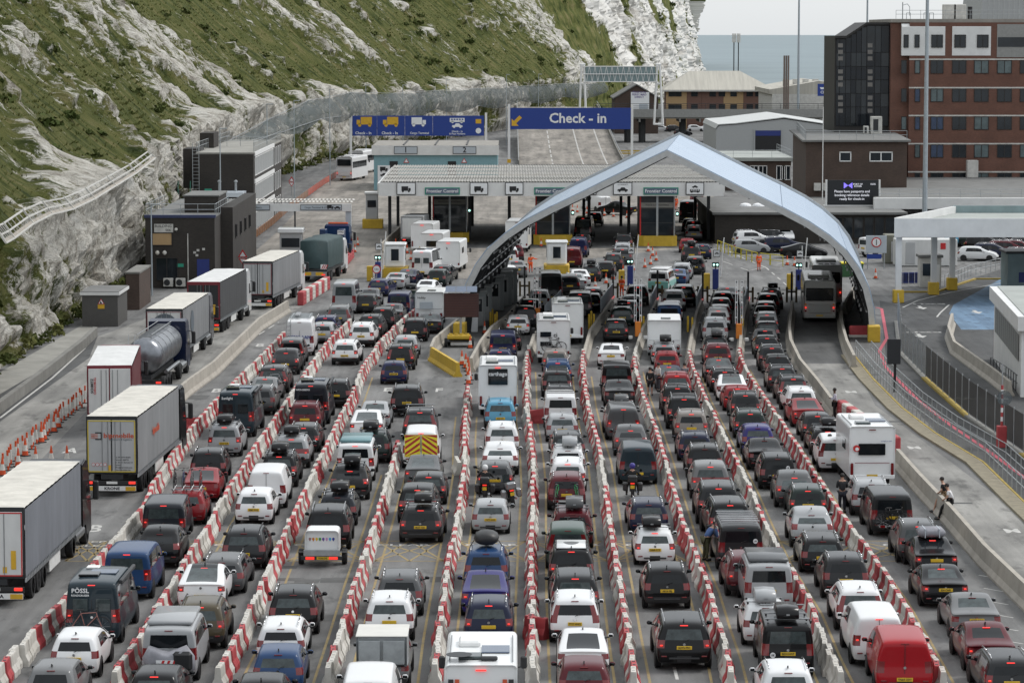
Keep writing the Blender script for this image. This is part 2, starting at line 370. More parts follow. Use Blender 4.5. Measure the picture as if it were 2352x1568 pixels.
person(at(1453, 1148)+Vector((0, .45, 0)), R(3), 'motorcyclist in black with purple helmet behind the slate blue van', BLK, BLK, pose='ride', hat=(.06, .05, .25))
# ================================================================ SETTING: ground, sea, cliff
def sheet(name, pts, z, m):
    me = bpy.data.meshes.new(name); me.from_pydata([(p[0], p[1], z) for p in pts], [], [tuple(range(len(pts)))])
    me.materials.append(MATS[m]); o = link(name, me); return struct(o)
def asphalt(name, c, c2, streak=True, patch=.5):
    m = mat(name, c, .85, var=.1, scale=.12, bump=.25, bscale=35)
    t = m.node_tree; b = t.nodes['Principled BSDF']
    tc = nn(t, 'ShaderNodeTexCoord')
    def noise_(scale, stretch, det=6):
        mp = nn(t, 'ShaderNodeMapping'); mp.inputs['Scale'].default_value = stretch; t.links.new(tc.outputs['Object'], mp.inputs[0])
        n = nn(t, 'ShaderNodeTexNoise'); n.inputs['Scale'].default_value = scale; n.inputs['Detail'].default_value = det; n.inputs['Roughness'].default_value = .6
        t.links.new(mp.outputs[0], n.inputs[0]); return n.outputs['Fac']
    a = noise_(1.0, (.9, .05, 1), 5)      # tyre-lane streaks along the queue direction
    c_ = noise_(.25, (1, .5, 1), 8); d = noise_(14, (1, 1, 1), 4)
    def rng(s, lo, hi, f0=.35, f1=.65):
        r = nn(t, 'ShaderNodeMapRange'); r.inputs['From Min'].default_value = f0; r.inputs['From Max'].default_value = f1
        r.inputs['To Min'].default_value = lo; r.inputs['To Max'].default_value = hi; t.links.new(s, r.inputs[0]); return r.outputs[0]
    mul = nn(t, 'ShaderNodeMath', operation='MULTIPLY'); t.links.new(rng(a, .74, 1.16), mul.inputs[0]); t.links.new(rng(c_, .82, 1.15), mul.inputs[1])
    mu2 = nn(t, 'ShaderNodeMath', operation='MULTIPLY'); t.links.new(mul.outputs[0], mu2.inputs[0]); t.links.new(rng(d, .9, 1.1), mu2.inputs[1])
    st = rng(noise_(.9, (1, .35, 1), 9), .55, 1.0, .34, .45)      # oil stains
    mu3 = nn(t, 'ShaderNodeMath', operation='MULTIPLY'); t.links.new(mu2.outputs[0], mu3.inputs[0]); t.links.new(st, mu3.inputs[1])
    v = nn(t, 'ShaderNodeMix', data_type='RGBA'); t.links.new(rng(c_, 0, 1), v.inputs['Factor']); v.inputs['A'].default_value = c+(1,); v.inputs['B'].default_value = c2+(1,)
    s = nn(t, 'ShaderNodeVectorMath', operation='SCALE'); t.links.new(v.outputs['Result'], s.inputs[0]); t.links.new(mu3.outputs[0], s.inputs['Scale'])
    t.links.new(s.outputs[0], b.inputs['Base Color']); return m
asphalt('asphalt', (.132, .131, .129), (.163, .161, .157))
asphalt('asphalt_dark', (.055, .056, .057), (.075, .075, .074))
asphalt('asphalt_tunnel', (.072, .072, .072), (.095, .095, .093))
asphalt('concrete_lane', (.195, .19, .178), (.25, .243, .226))
asphalt('concrete_yard', (.20, .182, .158), (.245, .222, .195))
asphalt('blue_lane', (.10, .17, .26), (.13, .21, .30))
# ground sheet with an edge to the sea
sheet('ground', [(-120, 60), (200, 60), (330, 300), (330, 900), (120, 960), (60, 1150), (30, 1150), (-120, 900)], 0, 'asphalt')
sea = mat('sea_water', (.215, .26, .278), .7, var=.14, scale=.012, bump=.4, bscale=.15, stretch=(.3, 1, 1), spec=.15)
sheet('sea', [(-9000, 300), (9000, 300), (24000, 50000), (-24000, 50000)], -5, 'sea_water')
mk = lambda *P: [at(*p) for p in P]
sheet('lorry_lane', mk((-70,1240),(60,1130),(90,1060),(240,900),(370,930),(560,780),(720,690),(760,640),(640,640),(420,700),(180,790),(-30,930),(-90,1000)), .004, 'concrete_lane')
sheet('lane_apron', mk((1832,835),(1965,835),(1935,760),(2010,930),(2352,1190),(2500,1300),(2500,1620),(2420,1400),(2290,1220),(2060,1020),(1900,890))[:0] or mk((1842,835),(1962,835),(2010,930),(2250,1110),(2500,1290),(2500,1600),(2352,1345),(2190,1170),(2050,1030),(1915,915)), .004, 'concrete_lane')
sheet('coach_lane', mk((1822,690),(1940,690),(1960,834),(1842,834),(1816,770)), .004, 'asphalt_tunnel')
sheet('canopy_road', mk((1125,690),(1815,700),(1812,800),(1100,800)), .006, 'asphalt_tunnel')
sheet('frontier_yard', mk((760,640),(790,520),(860,440),(1000,400),(1640,400),(1640,480),(1650,560),(1300,600),(1100,640),(900,640)), .004, 'concrete_yard')
sheet('frontier_shade_road', mk((985,570),(1640,570),(1620,520),(1000,520)), .008, 'asphalt_tunnel')  # darker sheet puts the canopy's shade into the road colour
sheet('cliff_road', mk((560,600),(700,640),(860,470),(905,380),(860,360),(760,400),(640,530)), .006, 'concrete_yard')
sheet('exit_road', mk((2020,690),(2060,700),(2200,650),(2420,580),(2480,900),(2480,1260),(2352,1180),(2120,960),(2040,860)), .006, 'asphalt_dark')
sheet('exit_kerb_lane', mk((2190,700),(2300,640),(2420,640),(2420,757),(2208,757),(2180,720)), .010, 'blue_lane')
# pale outside: chalk verge, side road at the cliff foot
mat('verge', (.20, .195, .175), .95, var=.4, scale=.5, bump=.4, bscale=6, col2=(.34, .33, .30))
sheet('cliff_foot_verge', mk((-120,1010),(0,905),(120,835),(225,745),(200,740),(0,855),(-120,930)), .012, 'verge')
sheet('wall_road', mk((-80,1010),(0,968),(205,822),(225,770),(120,835),(0,905),(-110,975)), .010, 'asphalt_dark')

# ---- the cliff: a strip along its foot, carried up through a chalk wall and a long grass slope
PATH = [(-37,110),(-35.2,160),(-34.8,206),(-34.9,245),(-35.5,300),(-38,350),(-39.5,400),(-38.5,450),(-37,506),(-31,577),(-18,660),(-4,733),(17,840),(40,960),(76,1300),(112,1900),(153,2700),(158,2780),(145,2850),(80,2950)]
def path_pts():
    P = [Vector((a, b, 0)) for a, b in PATH]; out = []; d = 110.0
    def ev(i, t):
        p0, p1, p2, p3 = P[max(i-1, 0)], P[i], P[i+1], P[min(i+2, len(P)-1)]
        return .5*((2*p1)+(p2-p0)*t+(2*p0-5*p1+4*p2-p3)*t*t+(3*p1-p0-3*p2+p3)*t**3)
    for i in range(len(P)-1):
        L = (P[i+1]-P[i]).length; n = max(3, int(L/max(.75, P[i].y*.0023)))
        out += [ev(i, k/n) for k in range(n)]
    return out+[P[-1]]
PP = path_pts(); S = [0.0]
for a, b in zip(PP, PP[1:]): S.append(S[-1]+(b-a).length)
def sm(a, b, x): t = max(0., min(1., (x-a)/(b-a))); return t*t*(3-2*t)
NT = 150
def cliff_point(i, t):
    """t 0..1 up the profile -> position before relief, slope parameter, sheer factor"""
    p = PP[i]; q = PP[min(i+1, len(PP)-1)]; o = PP[max(i-1, 0)]
    d = (q-o).normalized(); nrm = Vector((-d.y, d.x, 0)); s = S[i]
    sheer = sm(790, 930, p.y)
    hw = 9.3+1.6*noise.noise((s*.02, 3, 0))+2.0*sm(330, 450, p.y)
    top = 78+20*sheer
    if t < .2: u = t/.2; h1, z1 = 2.6*u, hw*u
    else: u = (t-.2)/.8; h1, z1 = 3.2+(top-hw)*u*1.12, hw+.3+(top-hw)*u
    h2, z2 = top*t*.22, top*t
    h, z = h1+(h2-h1)*sheer, z1+(z2-z1)*sheer
    return p, nrm, d, h, z, s, sheer
def build_cliff():
    vs = []; mask = []; uv = []; shr = []
    for i in range(len(PP)):
        for k in range(NT):
            t = k/(NT-1)
            t = t**1.15
            p, nrm, d, h, z, s, sheer = cliff_point(i, t)
            L = z*1.45
            big = noise.fractal((s*.016, L*.010, 1.7), 1.0, 2.0, 4)
            wq = noise.fractal((s*.05, L*.05, 2.9), .9, 2, 3); fall = noise.fractal((s*.075+L*.015+wq*.9, L*.042+wq*.5, 5.2), .75, 2.1, 6)
            fine = noise.fractal((s*.40+wq, L*.20, 9.1), .7, 2.0, 5)
            wall = 1-sm(.17, .23, t)
            gul = abs(noise.noise((s*.035+L*.006, L*.012, 2.2)))
            band = math.exp(-((L-30-6*noise.noise((s*.02, 0, 4)))/10)**2)
            pat = noise.fractal((s*.022+3, L*.022, 4.4), .9, 2.1, 4)
            m = .55*fall+.45*fine+.55*pat+.15*big-.60+.36*band-.06*sm(20, 60, L)
            m = max(m, (wall*1.15-.66+.55*fine+1.0*fall+.8*pat)*(1-sheer))
            m = m*(1-sheer)+sheer*(1.0-2.0*sm(.02, .5, noise.fractal((s*.020, L*.022, 7.7), .85, 2, 5)+.25*(1-sm(850, 1500, p.y)))-.25*(1-sm(0, .25, t)))
            st = sm(-.05, .35, m)
            amp = (.55+.25*sheer)*(1+p.y/900)
            off = wall*(3.0*pat+1.6*fall+1.0*noise.noise((s*.05, z*.55, 3.3))+1.5*big+.9*noise.fractal((s*.16+L*.05, L*.10, 6.1), .8, 2.1, 5)+.9*abs(noise.noise((s*.09+L*.07, L*.03, 8.8))))*(1-sheer)+big*2.6*(1-wall)*(1-sheer*.3)+amp*(fall*.9+fine*.85)*(.35+1.0*st)-gul*2.8*(1-wall)*(1-sheer)+st*.7
            off += sheer*(2.5*noise.fractal((s*.05, L*.006, 3.3), .8, 2, 5)+1.2*abs(noise.noise((s*.02, L*.15, 1))))
            off *= sm(0, .03, t)
            v = p+nrm*(h-off*.75)+Vector((0, 0, z+off*.45*(1-sheer)))
            v.z = max(v.z-.6*(t == 0), -.6 if p.y < 900 else -6)
            vs.append(v); mask.append(m); uv.append((s, L)); shr.append(sheer)
    n = len(PP); fs = []
    for i in range(n-1):
        for k in range(NT-1): fs.append((i*NT+k, (i+1)*NT+k, (i+1)*NT+k+1, i*NT+k+1))
    me = bpy.data.meshes.new('cliff'); me.from_pydata([tuple(v) for v in vs], [], fs)
    a = me.attributes.new('chalk', 'FLOAT', 'POINT'); a.data.foreach_set('value', mask)
    a = me.attributes.new('sheer', 'FLOAT', 'POINT'); a.data.foreach_set('value', shr)
    a = me.attributes.new('st', 'FLOAT_VECTOR', 'POINT'); a.data.foreach_set('vector', [c for u in uv for c in (u[0], u[1], 0)])
    me.polygons.foreach_set('use_smooth', [False]*len(fs))
    m = bpy.data.materials.new('cliff_rock_and_grass'); m.use_nodes = True; me.materials.append(m)
    t = m.node_tree; b = t.nodes['Principled BSDF']; b.inputs['Roughness'].default_value = .95; b.inputs['Specular IOR Level'].default_value = .1
    ac = nn(t, 'ShaderNodeAttribute', attribute_name='chalk'); au = nn(t, 'ShaderNodeAttribute', attribute_name='st')
    def N(scale, st=(1, 1, 1), det=7, rough=.62):
        mp = nn(t, 'ShaderNodeMapping'); mp.inputs['Scale'].default_value = st; t.links.new(au.outputs['Vector'], mp.inputs[0])
        n_ = nn(t, 'ShaderNodeTexNoise'); n_.inputs['Scale'].default_value = scale; n_.inputs['Detail'].default_value = det; n_.inputs['Roughness'].default_value = rough
        t.links.new(mp.outputs[0], n_.inputs[0]); return n_.outputs['Fac']
    def ramp(s, stops):
        r = nn(t, 'ShaderNodeValToRGB'); e = r.color_ramp.elements
        e[0].position, e[0].color = stops[0][0], stops[0][1]+(1,); e[1].position, e[1].color = stops[-1][0], stops[-1][1]+(1,)
        for p_, c in stops[1:-1]: x = e.new(p_); x.color = c+(1,)
        t.links.new(s, r.inputs[0]); return r.outputs[0]
    def mth(op, a_, b_):
        x = nn(t, 'ShaderNodeMath', operation=op)
        for k_, q in ((0, a_), (1, b_)):
            if isinstance(q, (int, float)): x.inputs[k_].default_value = q
            else: t.links.new(q, x.inputs[k_])
        return x.outputs[0]
    grass = ramp(N(.55, (1, .35, 1), 8), [(.33, (.030, .043, .013)), (.44, (.074, .088, .026)), (.54, (.116, .121, .040)), (.66, (.172, .155, .070))])
    chalk = ramp(N(.75, (1, .5, 1), 12, .80), [(.36, (.15, .137, .118)), (.43, (.38, .36, .32)), (.50, (.62, .60, .555)), (.59, (.76, .745, .70))])
    ch2 = ramp(N(.22, (1.6, .45, 1), 7), [(.32, (.50, .47, .43)), (.46, (.90, .885, .86)), (.7, (1., 1., 1.))])
    cm = nn(t, 'ShaderNodeMix', data_type='RGBA', blend_type='MULTIPLY'); cm.inputs['Factor'].default_value = 1
    t.links.new(chalk, cm.inputs['A']); t.links.new(ch2, cm.inputs['B'])
    ash = nn(t, 'ShaderNodeAttribute', attribute_name='sheer')      # the sheer far headland is one clean white face with bedding lines and cracks
    far = ramp(N(.10, (1, .35, 1), 9, .68), [(.33, (.30, .285, .26)), (.45, (.60, .585, .55)), (.6, (.64, .63, .605))])
    bed = ramp(N(.16, (.10, 1, 1), 5, .6), [(.36, (.72, .70, .68)), (.46, (1., 1., 1.)), (.7, (1., 1., 1.))])
    fm = nn(t, 'ShaderNodeMix', data_type='RGBA', blend_type='MULTIPLY'); fm.inputs['Factor'].default_value = 1; t.links.new(far, fm.inputs['A']); t.links.new(bed, fm.inputs['B'])
    cf = nn(t, 'ShaderNodeMix', data_type='RGBA'); t.links.new(ash.outputs['Fac'], cf.inputs['Factor']); t.links.new(cm.outputs['Result'], cf.inputs['A']); t.links.new(fm.outputs['Result'], cf.inputs['B']); cm = cf
    # chalk shows where the surface breaks through the turf; small tufts break its edge
    f = mth('ADD', ac.outputs['Fac'], mth('ADD', mth('MULTIPLY', mth('SUBTRACT', N(1.0, (1, .60, 1), 11, .82), .5), 4.2), mth('MULTIPLY', mth('SUBTRACT', N(.22, (1, .45, 1), 6, .7), .5), 2.4)))
    mr = nn(t, 'ShaderNodeMapRange'); mr.inputs['From Min'].default_value = .12; mr.inputs['From Max'].default_value = .42; t.links.new(f, mr.inputs[0])
    mx = nn(t, 'ShaderNodeMix', data_type='RGBA'); t.links.new(mr.outputs[0], mx.inputs['Factor']); t.links.new(grass, mx.inputs['A']); t.links.new(cm.outputs['Result'], mx.inputs['B'])
    t.links.new(mx.outputs['Result'], b.inputs['Base Color'])
    bp = nn(t, 'ShaderNodeBump'); bp.inputs['Strength'].default_value = 1.0; bp.inputs['Distance'].default_value = .9
    bn = nn(t, 'ShaderNodeMix', data_type='FLOAT'); t.links.new(ash.outputs['Fac'], bn.inputs[0]); t.links.new(mth('ADD', N(.9, (1, .55, 1), 9, .72), mth('MULTIPLY', N(6, (1, .7, 1), 4), .35)), bn.inputs[2]); t.links.new(N(.12, (1, .3, 1), 8, .6), bn.inputs[3]); t.links.new(bn.outputs[0], bp.inputs['Height']); t.links.new(bp.outputs[0], b.inputs['Normal'])
    o = link('cliff', me); struct(o)
    return vs, mask, shr
CV, CMK, CSH = build_cliff()
def build_cliff_plants():
    rnd = random.Random(3); mats = ['grass_a', 'grass_b', 'grass_c', 'shrub_a', 'shrub_b']
    cols = [(.092, .104, .032), (.122, .125, .043), (.160, .148, .064), (.052, .070, .020), (.070, .086, .027)]
    for n_, c in zip(mats, cols): mat(n_, c, .9, var=.35, scale=.6, spec=.1)
    g = MB(); sh = MB(); n = len(PP)
    imax = max(i for i in range(n) if PP[i].y < 840); imin = min(i for i in range(n) if PP[i].y > 190)
    def clump(mb, c, r, nl, mt, up):
        if up == 0: r *= .6
        for _ in range(nl):
            d = Vector((rnd.gauss(0, 1), rnd.gauss(0, 1), rnd.gauss(0, .7))).normalized()*r*rnd.uniform(.35, 1)
            if d.z < 0: d.z *= -.5
            q = c+d; a = Vector((rnd.uniform(-1, 1), rnd.uniform(-1, 1), rnd.uniform(-1, 1))).normalized()*r*.20; e = a.cross(Vector((rnd.random()-.5, rnd.random()-.5, rnd.random()-.5))).normalized()*r*.15
            mb.face([q-a-e, q+a-e, q+a+e, q-a+e], mt)
    for _ in range(40000):
        i = rnd.randint(imin, imax); k = rnd.randint(18, NT-30); j = i*NT+k
        if CMK[j] > .14 or CSH[j] > .5: continue
        p = CV[j]; h = rnd.uniform(.14, .32)*(1+p.y/900); m_ = mats[min(2, int(abs(rnd.gauss(0, 1.0))))]
        for _b in range(3):
            a = rnd.uniform(0, 6.28); dx, dy = math.cos(a)*h*.55, math.sin(a)*h*.55; q = p+Vector((rnd.uniform(-.6, .6), rnd.uniform(-.6, .6), -.05))
            g.face([q+Vector((-dx*.5, -dy*.5, 0)), q+Vector((dx*.5, dy*.5, 0)), q+Vector((dy*.6+h*.35, -dx*.6, h*.75))], m_)
    for _ in range(800):
        i = rnd.randint(imin, imax); k = rnd.randint(14, NT-30); j = i*NT+k
        if CSH[j] > .5: continue
        q = noise.noise((S[i]*.03, k*.03, 8))
        if CMK[j] > .05 or q < .16: continue
        clump(sh, CV[j]+Vector((0, 0, .1)), rnd.uniform(.35, 1.1)*(1+q), 60, mats[3+rnd.randint(0, 1)], 1)
    for _ in range(1800):      # scrub on the far white headland ledges and the foot of the wall
        i = rnd.randint(0, n-40); k = rnd.randint(0, 4) if rnd.random() < .6 and PP[i].y < 700 else rnd.randint(3, NT-5); j = i*NT+k
        if CMK[j] > .05 and k > 4: continue
        lo = k <= 4
        clump(sh, CV[j]+Vector((.5*lo, 0, 0)), rnd.uniform(.4, 1.0)*(1+PP[i].y/900), 36, mats[rnd.choice((0, 1, 4)) if lo else 3+rnd.randint(0, 1)], 0 if lo else 1)
    o = g.build('cliff_grass'); tag(o, 'rough green grass covering the slope above the chalk cliff', 'grass', kind='stuff')
    o = sh.build('cliff_scrub'); tag(o, 'dark green scrub and bushes on the chalk cliff slope', 'scrub', kind='stuff')
build_cliff_plants()
# ================================================================ VEHICLE PROTOTYPES
US = [-1, -.80, -.28, .28, .80, 1]
def cage(W, zs, st, side, top, rearwin=True, lowtrim=False, lights='wrap', nose=.88, roof_glass=False, hatchdark=False):
    """st: stations (y low, y top, z top); zs: sill, bumper, lamp foot, belt. Returns dict part -> mesh (subdivided, flush)."""
    hw = W/2; n = len(st); NL = 6; parts = ['body', 'rear_window', 'windscreen', 'side_window', 'pillar', 'tail_light', 'bumper', 'roof_panel']
    vid = {}; vs = []
    def P(i, j, k):
        u = US[i]; yl, yt, zt = st[j]; cab = zt > zs[3]+.2
        if k < 3: z = zs[k]
        elif k == 3: z = min(zs[3], zt-.05)
        elif k == 4: z = zt-.075 if cab else zt-.025
        else: z = zt+(.035 if abs(u) < .5 else .015 if abs(u) < .9 else -.01)
        if k == 2: z = min(z, zt-.10)
        if k == 1: z = min(z, zt-.16)
        f = [.93, 1.0, 1.0, .975, .80 if cab else .93, .73 if cab else .86][k]
        if cab and W > 1.9 and zs[3] > 1.2: f = [.95, 1, 1, .985, .90, .84][k]
        e = j/(n-1)
        if j == n-1: f *= nose
        elif j == n-2: f *= .5+.5*nose
        if j == 0: f *= .955
        x = u*hw*f
        if k < 3: y = yl
        elif k == 3: y = yl*.85+yt*.15 if cab else (yl+yt)/2
        else: y = yt-(.06 if (k == 4 and j == 0 and cab) else 0)
        if j == 0:
            y += [.10, .0, .045, .09, 0, 0][k] if k < 4 else 0
            y += .07*max(0, abs(u)-.5)*(1 if k < 4 else .6)
        if j == n-1: y -= .16*max(0, abs(u)-.4)+[.10, 0, .02, .06, .08, .1][k]
        return (x, y, z)
    def V(i, j, k):
        key = (i, j, k)
        if key not in vid: vid[key] = len(vs); vs.append(P(i, j, k))
        return vid[key]
    fs = []; pm = []
    def add(q, part): fs.append(q); pm.append(parts.index(part))
    ni = len(US)
    for k in range(NL-1):
        for i in range(ni-1):
            q = (V(i, 0, k), V(i+1, 0, k), V(i+1, 0, k+1), V(i, 0, k+1)); p = 'body'; out = i in (0, ni-2)
            if k == 0: p = 'bumper' if lowtrim or (i in (2,)) else 'body'
            if k == 2 and out and lights: p = 'tail_light'
            if k == 2 and lights == 'bar': p = 'tail_light'
            if k == 3:
                if rearwin and st[0][2] > zs[3]+.2: p = 'rear_window' if not out else ('tail_light' if lights == 'tall' else 'body')
                if hatchdark and out: p = 'pillar'
            add(q, p)
            q = (V(i+1, n-1, k), V(i, n-1, k), V(i, n-1, k+1), V(i+1, n-1, k+1)); add(q, 'bumper' if k == 0 else 'body')
        for j in range(n-1):
            for i, r in ((0, 1), (ni-1, 0)):
                q = (V(i, j, k), V(i, j, k+1), V(i, j+1, k+1), V(i, j+1, k))
                if not r: q = q[::-1]
                p = 'body'
                if k == 0 and lowtrim: p = 'bumper'
                if k == 2 and j == 0 and lights: p = 'tail_light'
                if k == 3: p = {'p': 'body', 'g': 'side_window', 'b': 'pillar'}[side[j]]
                add(q, p)
    for j in range(n-1):
        for i in range(ni-1):
            q = (V(i, j, NL-1), V(i+1, j, NL-1), V(i+1, j+1, NL-1), V(i, j+1, NL-1)); p = 'body'; mid = i not in (0, ni-2)
            if top[j] == 'w' and mid: p = 'windscreen'
            if top[j] == 'r' and mid: p = 'rear_window'
            if roof_glass and mid and top[j] == 'p' and st[j][2] > zs[3]+.2 and st[j+1][2] > zs[3]+.2: p = 'roof_panel'
            add(q, p)
            add((V(i, j+1, 0), V(i+1, j+1, 0), V(i+1, j, 0), V(i, j, 0)), 'bumper')
    me = bpy.data.meshes.new('cage'); me.from_pydata(vs, [], fs)
    for p in parts: me.materials.append(None)
    me.polygons.foreach_set('material_index', pm)
    hi = subsurf(me, 2); out = {}
    bm0 = bmesh.new(); bm0.from_mesh(hi)
    mt = {'body': 'paint', 'rear_window': 'glass', 'windscreen': 'glass', 'side_window': 'glass', 'pillar': 'black_plastic', 'tail_light': 'lamp_red', 'bumper': 'trim', 'roof_panel': 'glass'}
    def extract(name, test, key):
        bm = bm0.copy(); bmesh.ops.delete(bm, geom=[f for f in bm.faces if not test(f)], context='FACES')
        if len(bm.faces):
            r = bpy.data.meshes.new(name); bm.to_mesh(r); r.materials.clear(); r.materials.append(MATS[mt[name]])
            r.polygons.foreach_set('material_index', [0]*len(r.polygons)); r.polygons.foreach_set('use_smooth', [True]*len(r.polygons)); out[key] = (name, r)
        bm.free()
    for p in parts:
        k = parts.index(p)
        if p in ('tail_light', 'side_window', 'pillar'):
            todo = set(f.index for f in bm0.faces if f.material_index == k); q = 0; bm0.faces.ensure_lookup_table()
            while todo:
                isl = set(); stack = [todo.pop()]
                while stack:
                    f = stack.pop(); isl.add(f)
                    for e in bm0.faces[f].edges:
                        for g in e.link_faces:
                            if g.index in todo: todo.discard(g.index); stack.append(g.index)
                extract(p, lambda f: f.index in isl, p+str(q)); q += 1
        else: extract(p, lambda f: f.material_index == k, p)
    bm0.free(); return out
def wheel_mesh(r, wd):
    m = MB(); m.lathe([(r*.62, -wd/2), (r*.94, -wd/2), (r, -wd*.3), (r, wd*.3), (r*.94, wd/2), (r*.62, wd/2)], (0, 0, 0), 'rubber', 18, 'x'); t = m.mesh('wheel', False)
    m = MB()
    m.lathe([(r*.66, -wd*.50), (r*.60, -wd*.44), (r*.60, wd*.44), (r*.66, wd*.50)], (0, 0, 0), 'dark_metal', 14, 'x')
    for k in range(5):
        a = 2*math.pi*k/5
        for s in (-1, 1): m.add([(s*wd*.49, math.cos(a+.30)*r*.16, math.sin(a+.30)*r*.16), (s*wd*.49, math.cos(a-.30)*r*.16, math.sin(a-.30)*r*.16), (s*wd*.49, math.cos(a-.16)*r*.63, math.sin(a-.16)*r*.63), (s*wd*.49, math.cos(a+.16)*r*.63, math.sin(a+.16)*r*.63)], [(0, 1, 2, 3)], 'alloy')
    m.lathe([(r*.17, -wd*.5), (r*.17, wd*.5)], (0, 0, 0), 'alloy', 8, 'x')
    return t, m.mesh('rim')
PROTO = {}
def proto(name, W, zs, st, side, top, ra, wb, wr=.33, plate=(.72, 0), mir=None, rails=False, hb=None, wiper=True, fin=True, extra=None, **kw):
    """ra: rear axle y; wb: wheelbase. Everything shifted so the rear axle stands at y=0."""
    P = []; c = cage(W, zs, st, side, top, **kw)
    for key, (n_, me) in c.items(): P.append((n_, me, None))
    hw = W/2; ztop = max(s[2] for s in st); y0 = min(s[0] for s in st)
    m = MB(); m.lathe([(wr*1.22, -.015), (wr*1.2, .015)], (0, 0, 0), 'black_plastic', 18, 'x'); ar = m.mesh('wheel_arch')
    for y in (ra, ra+wb):
        for s in (-1, 1): P.append(('wheel_arch', ar, (s*(hw-.012), y, wr*1.02)))
    wt, rim = wheel_mesh(wr, .23)
    for y in (ra, ra+wb):
        for s in (-1, 1): P.append(('wheel', wt, (s*(hw-.09), y, wr)))
    P.append(('RIM', rim, None))
    pz = plate[0]; m = MB(); m.box((0, y0-.005+plate[1], pz), (.54, .03, .13), 'plate_yellow', bev=.008); P.append(('number_plate', m.mesh('number_plate'), None))
    if mir is None: mir = ([s for s in st if s[2] > zs[3]+.2][-1][0]-.05, zs[3]+.02)
    for s in (-1, 1):
        m = MB(); m.box((s*(hw+.10), mir[0], mir[1]+.06), (.20, .10, .15), 'paint', bev=.045); m.box((s*(hw-.01), mir[0]+.02, mir[1]-.01), (.10, .06, .04), 'black_plastic')
        m.box((s*(hw+.10), mir[0]-.052, mir[1]+.06), (.15, .006, .10), 'glass'); P.append(('wing_mirror', m.mesh('wing_mirror', True), None))
    cab = [s for s in st if s[2] > zs[3]+.2]; yr, zr = cab[0][1], cab[0][2]
    if hb is None: hb = (yr-.03, zr-.005)
    m = MB(); m.box((0, hb[0], hb[1]), (.28, .05, .030), 'lamp_red', bev=.01); P.append(('brake_light', m.mesh('brake_light'), None))
    if rails:
        for s in (-1, 1):
            m = MB(); x = s*hw*.70; a, b = cab[1][1]+.05, cab[-1][1]-.25
            m.path([(x, a-.1, ztop-.0), (x, a+.08, ztop+.055), (x, (a+b)/2, ztop+.065), (x, b-.08, ztop+.055), (x, b+.1, ztop)], .022, rails, 6); P.append(('roof_rail', m.mesh('roof_rail', True), None))
    if fin: m = MB(); m.prism([(yr+.12, ztop+.01), (yr+.34, ztop+.02), (yr+.14, ztop+.10)], 'x', -.02, .02, 'black_plastic'); P.append(('aerial', m.mesh('aerial'), None))
    if wiper and kw.get('rearwin', True): 
        a = st[0]
        if a[2] > zs[3]+.2: m = MB(); m.path([(0, a[0]+.06, zs[3]+.02), (.22, a[0]*.7+a[1]*.3+.0, zs[3]+.09)], .012, 'black_plastic', 4); P.append(('wiper', m.mesh('wiper'), None))
    m = MB(); m.box((0, y0+.03, zs[1]-.10), (W*.55, .05, .07), 'trim', bev=.015)
    P.append(('rear_diffuser', m.mesh('rear_diffuser'), None))
    for s in (-1, 1): m = MB(); m.box((s*W*.36, y0+.02, zs[1]-.02), (.20, .04, .05), 'lamp_red', bev=.012); P.append(('reflector', m.mesh('reflector'), None))
    m = MB(); m.lathe([(.05, -.01), (.05, .012)], (0, y0+.03, (zs[2]+zs[3])/2+.02), 'chrome', 10, 'y'); P.append(('badge', m.mesh('badge'), None))
    if extra: extra(P)
    done = set()
    for k, (n_, me, off) in enumerate(P):
        if off is None and n_ != 'RIM' and me.name not in done: me.transform(Matrix.Translation((0, -ra, 0))); done.add(me.name)
    P = [(n_, me, (off[0], off[1]-ra, off[2]) if off else None) for n_, me, off in P]
    PROTO[name] = dict(parts=P, W=W, H=ztop, roof=(cab[0][1]-ra, cab[-1][1]-ra), rear=y0-ra, front=st[-1][0]-ra, belt=zs[3])
HATCH = [(0, .40, 1.38), (.20, .66, 1.45), (.80, 1.0, 1.47), (1.75, 1.75, 1.475), (1.85, 1.85, 1.475), (2.80, 2.35, 1.43), (3.15, 3.2, .99), (3.85, 3.85, .86), (4.15, 4.12, .66)]
proto('hatchback', 1.78, (.20, .46, .74, .94), HATCH, 'ppgbgppp', 'pppppwpp', .72, 2.58)
proto('small_hatchback', 1.70, (.20, .46, .72, .93), [(y*.94, t*.94, z-.02 if z > 1.2 else z-.02) for y, t, z in HATCH], 'ppgbgppp', 'pppppwpp', .62, 2.48, wr=.31)
EST = [(0, .30, 1.36), (.20, .50, 1.44), (.95, 1.0, 1.465), (1.95, 1.95, 1.48), (2.05, 2.05, 1.48), (3.05, 2.65, 1.43), (3.40, 3.45, 1.0), (4.25, 4.25, .86), (4.6, 4.57, .66)]
proto('estate_car', 1.82, (.20, .46, .73, .93), EST, 'pggbgppp', 'pppppwpp', .92, 2.72, rails='chrome')
SUV = [(0, .34, 1.54), (.20, .56, 1.62), (.90, 1.0, 1.65), (1.85, 1.85, 1.66), (1.95, 1.95, 1.66), (2.90, 2.50, 1.61), (3.25, 3.3, 1.12), (4.05, 4.05, 1.0), (4.4, 4.37, .78)]
proto('suv', 1.86, (.27, .56, .83, 1.05), SUV, 'ppgbgppp', 'pppppwpp', .80, 2.65, wr=.36, plate=(.80, 0), rails='chrome', lowtrim=True)
proto('dark_rail_suv', 1.86, (.27, .56, .82, 1.04), SUV, 'pbgbgppp', 'pppppwpp', .80, 2.65, wr=.36, plate=(.70, 0), rails='black_plastic', lowtrim=True)
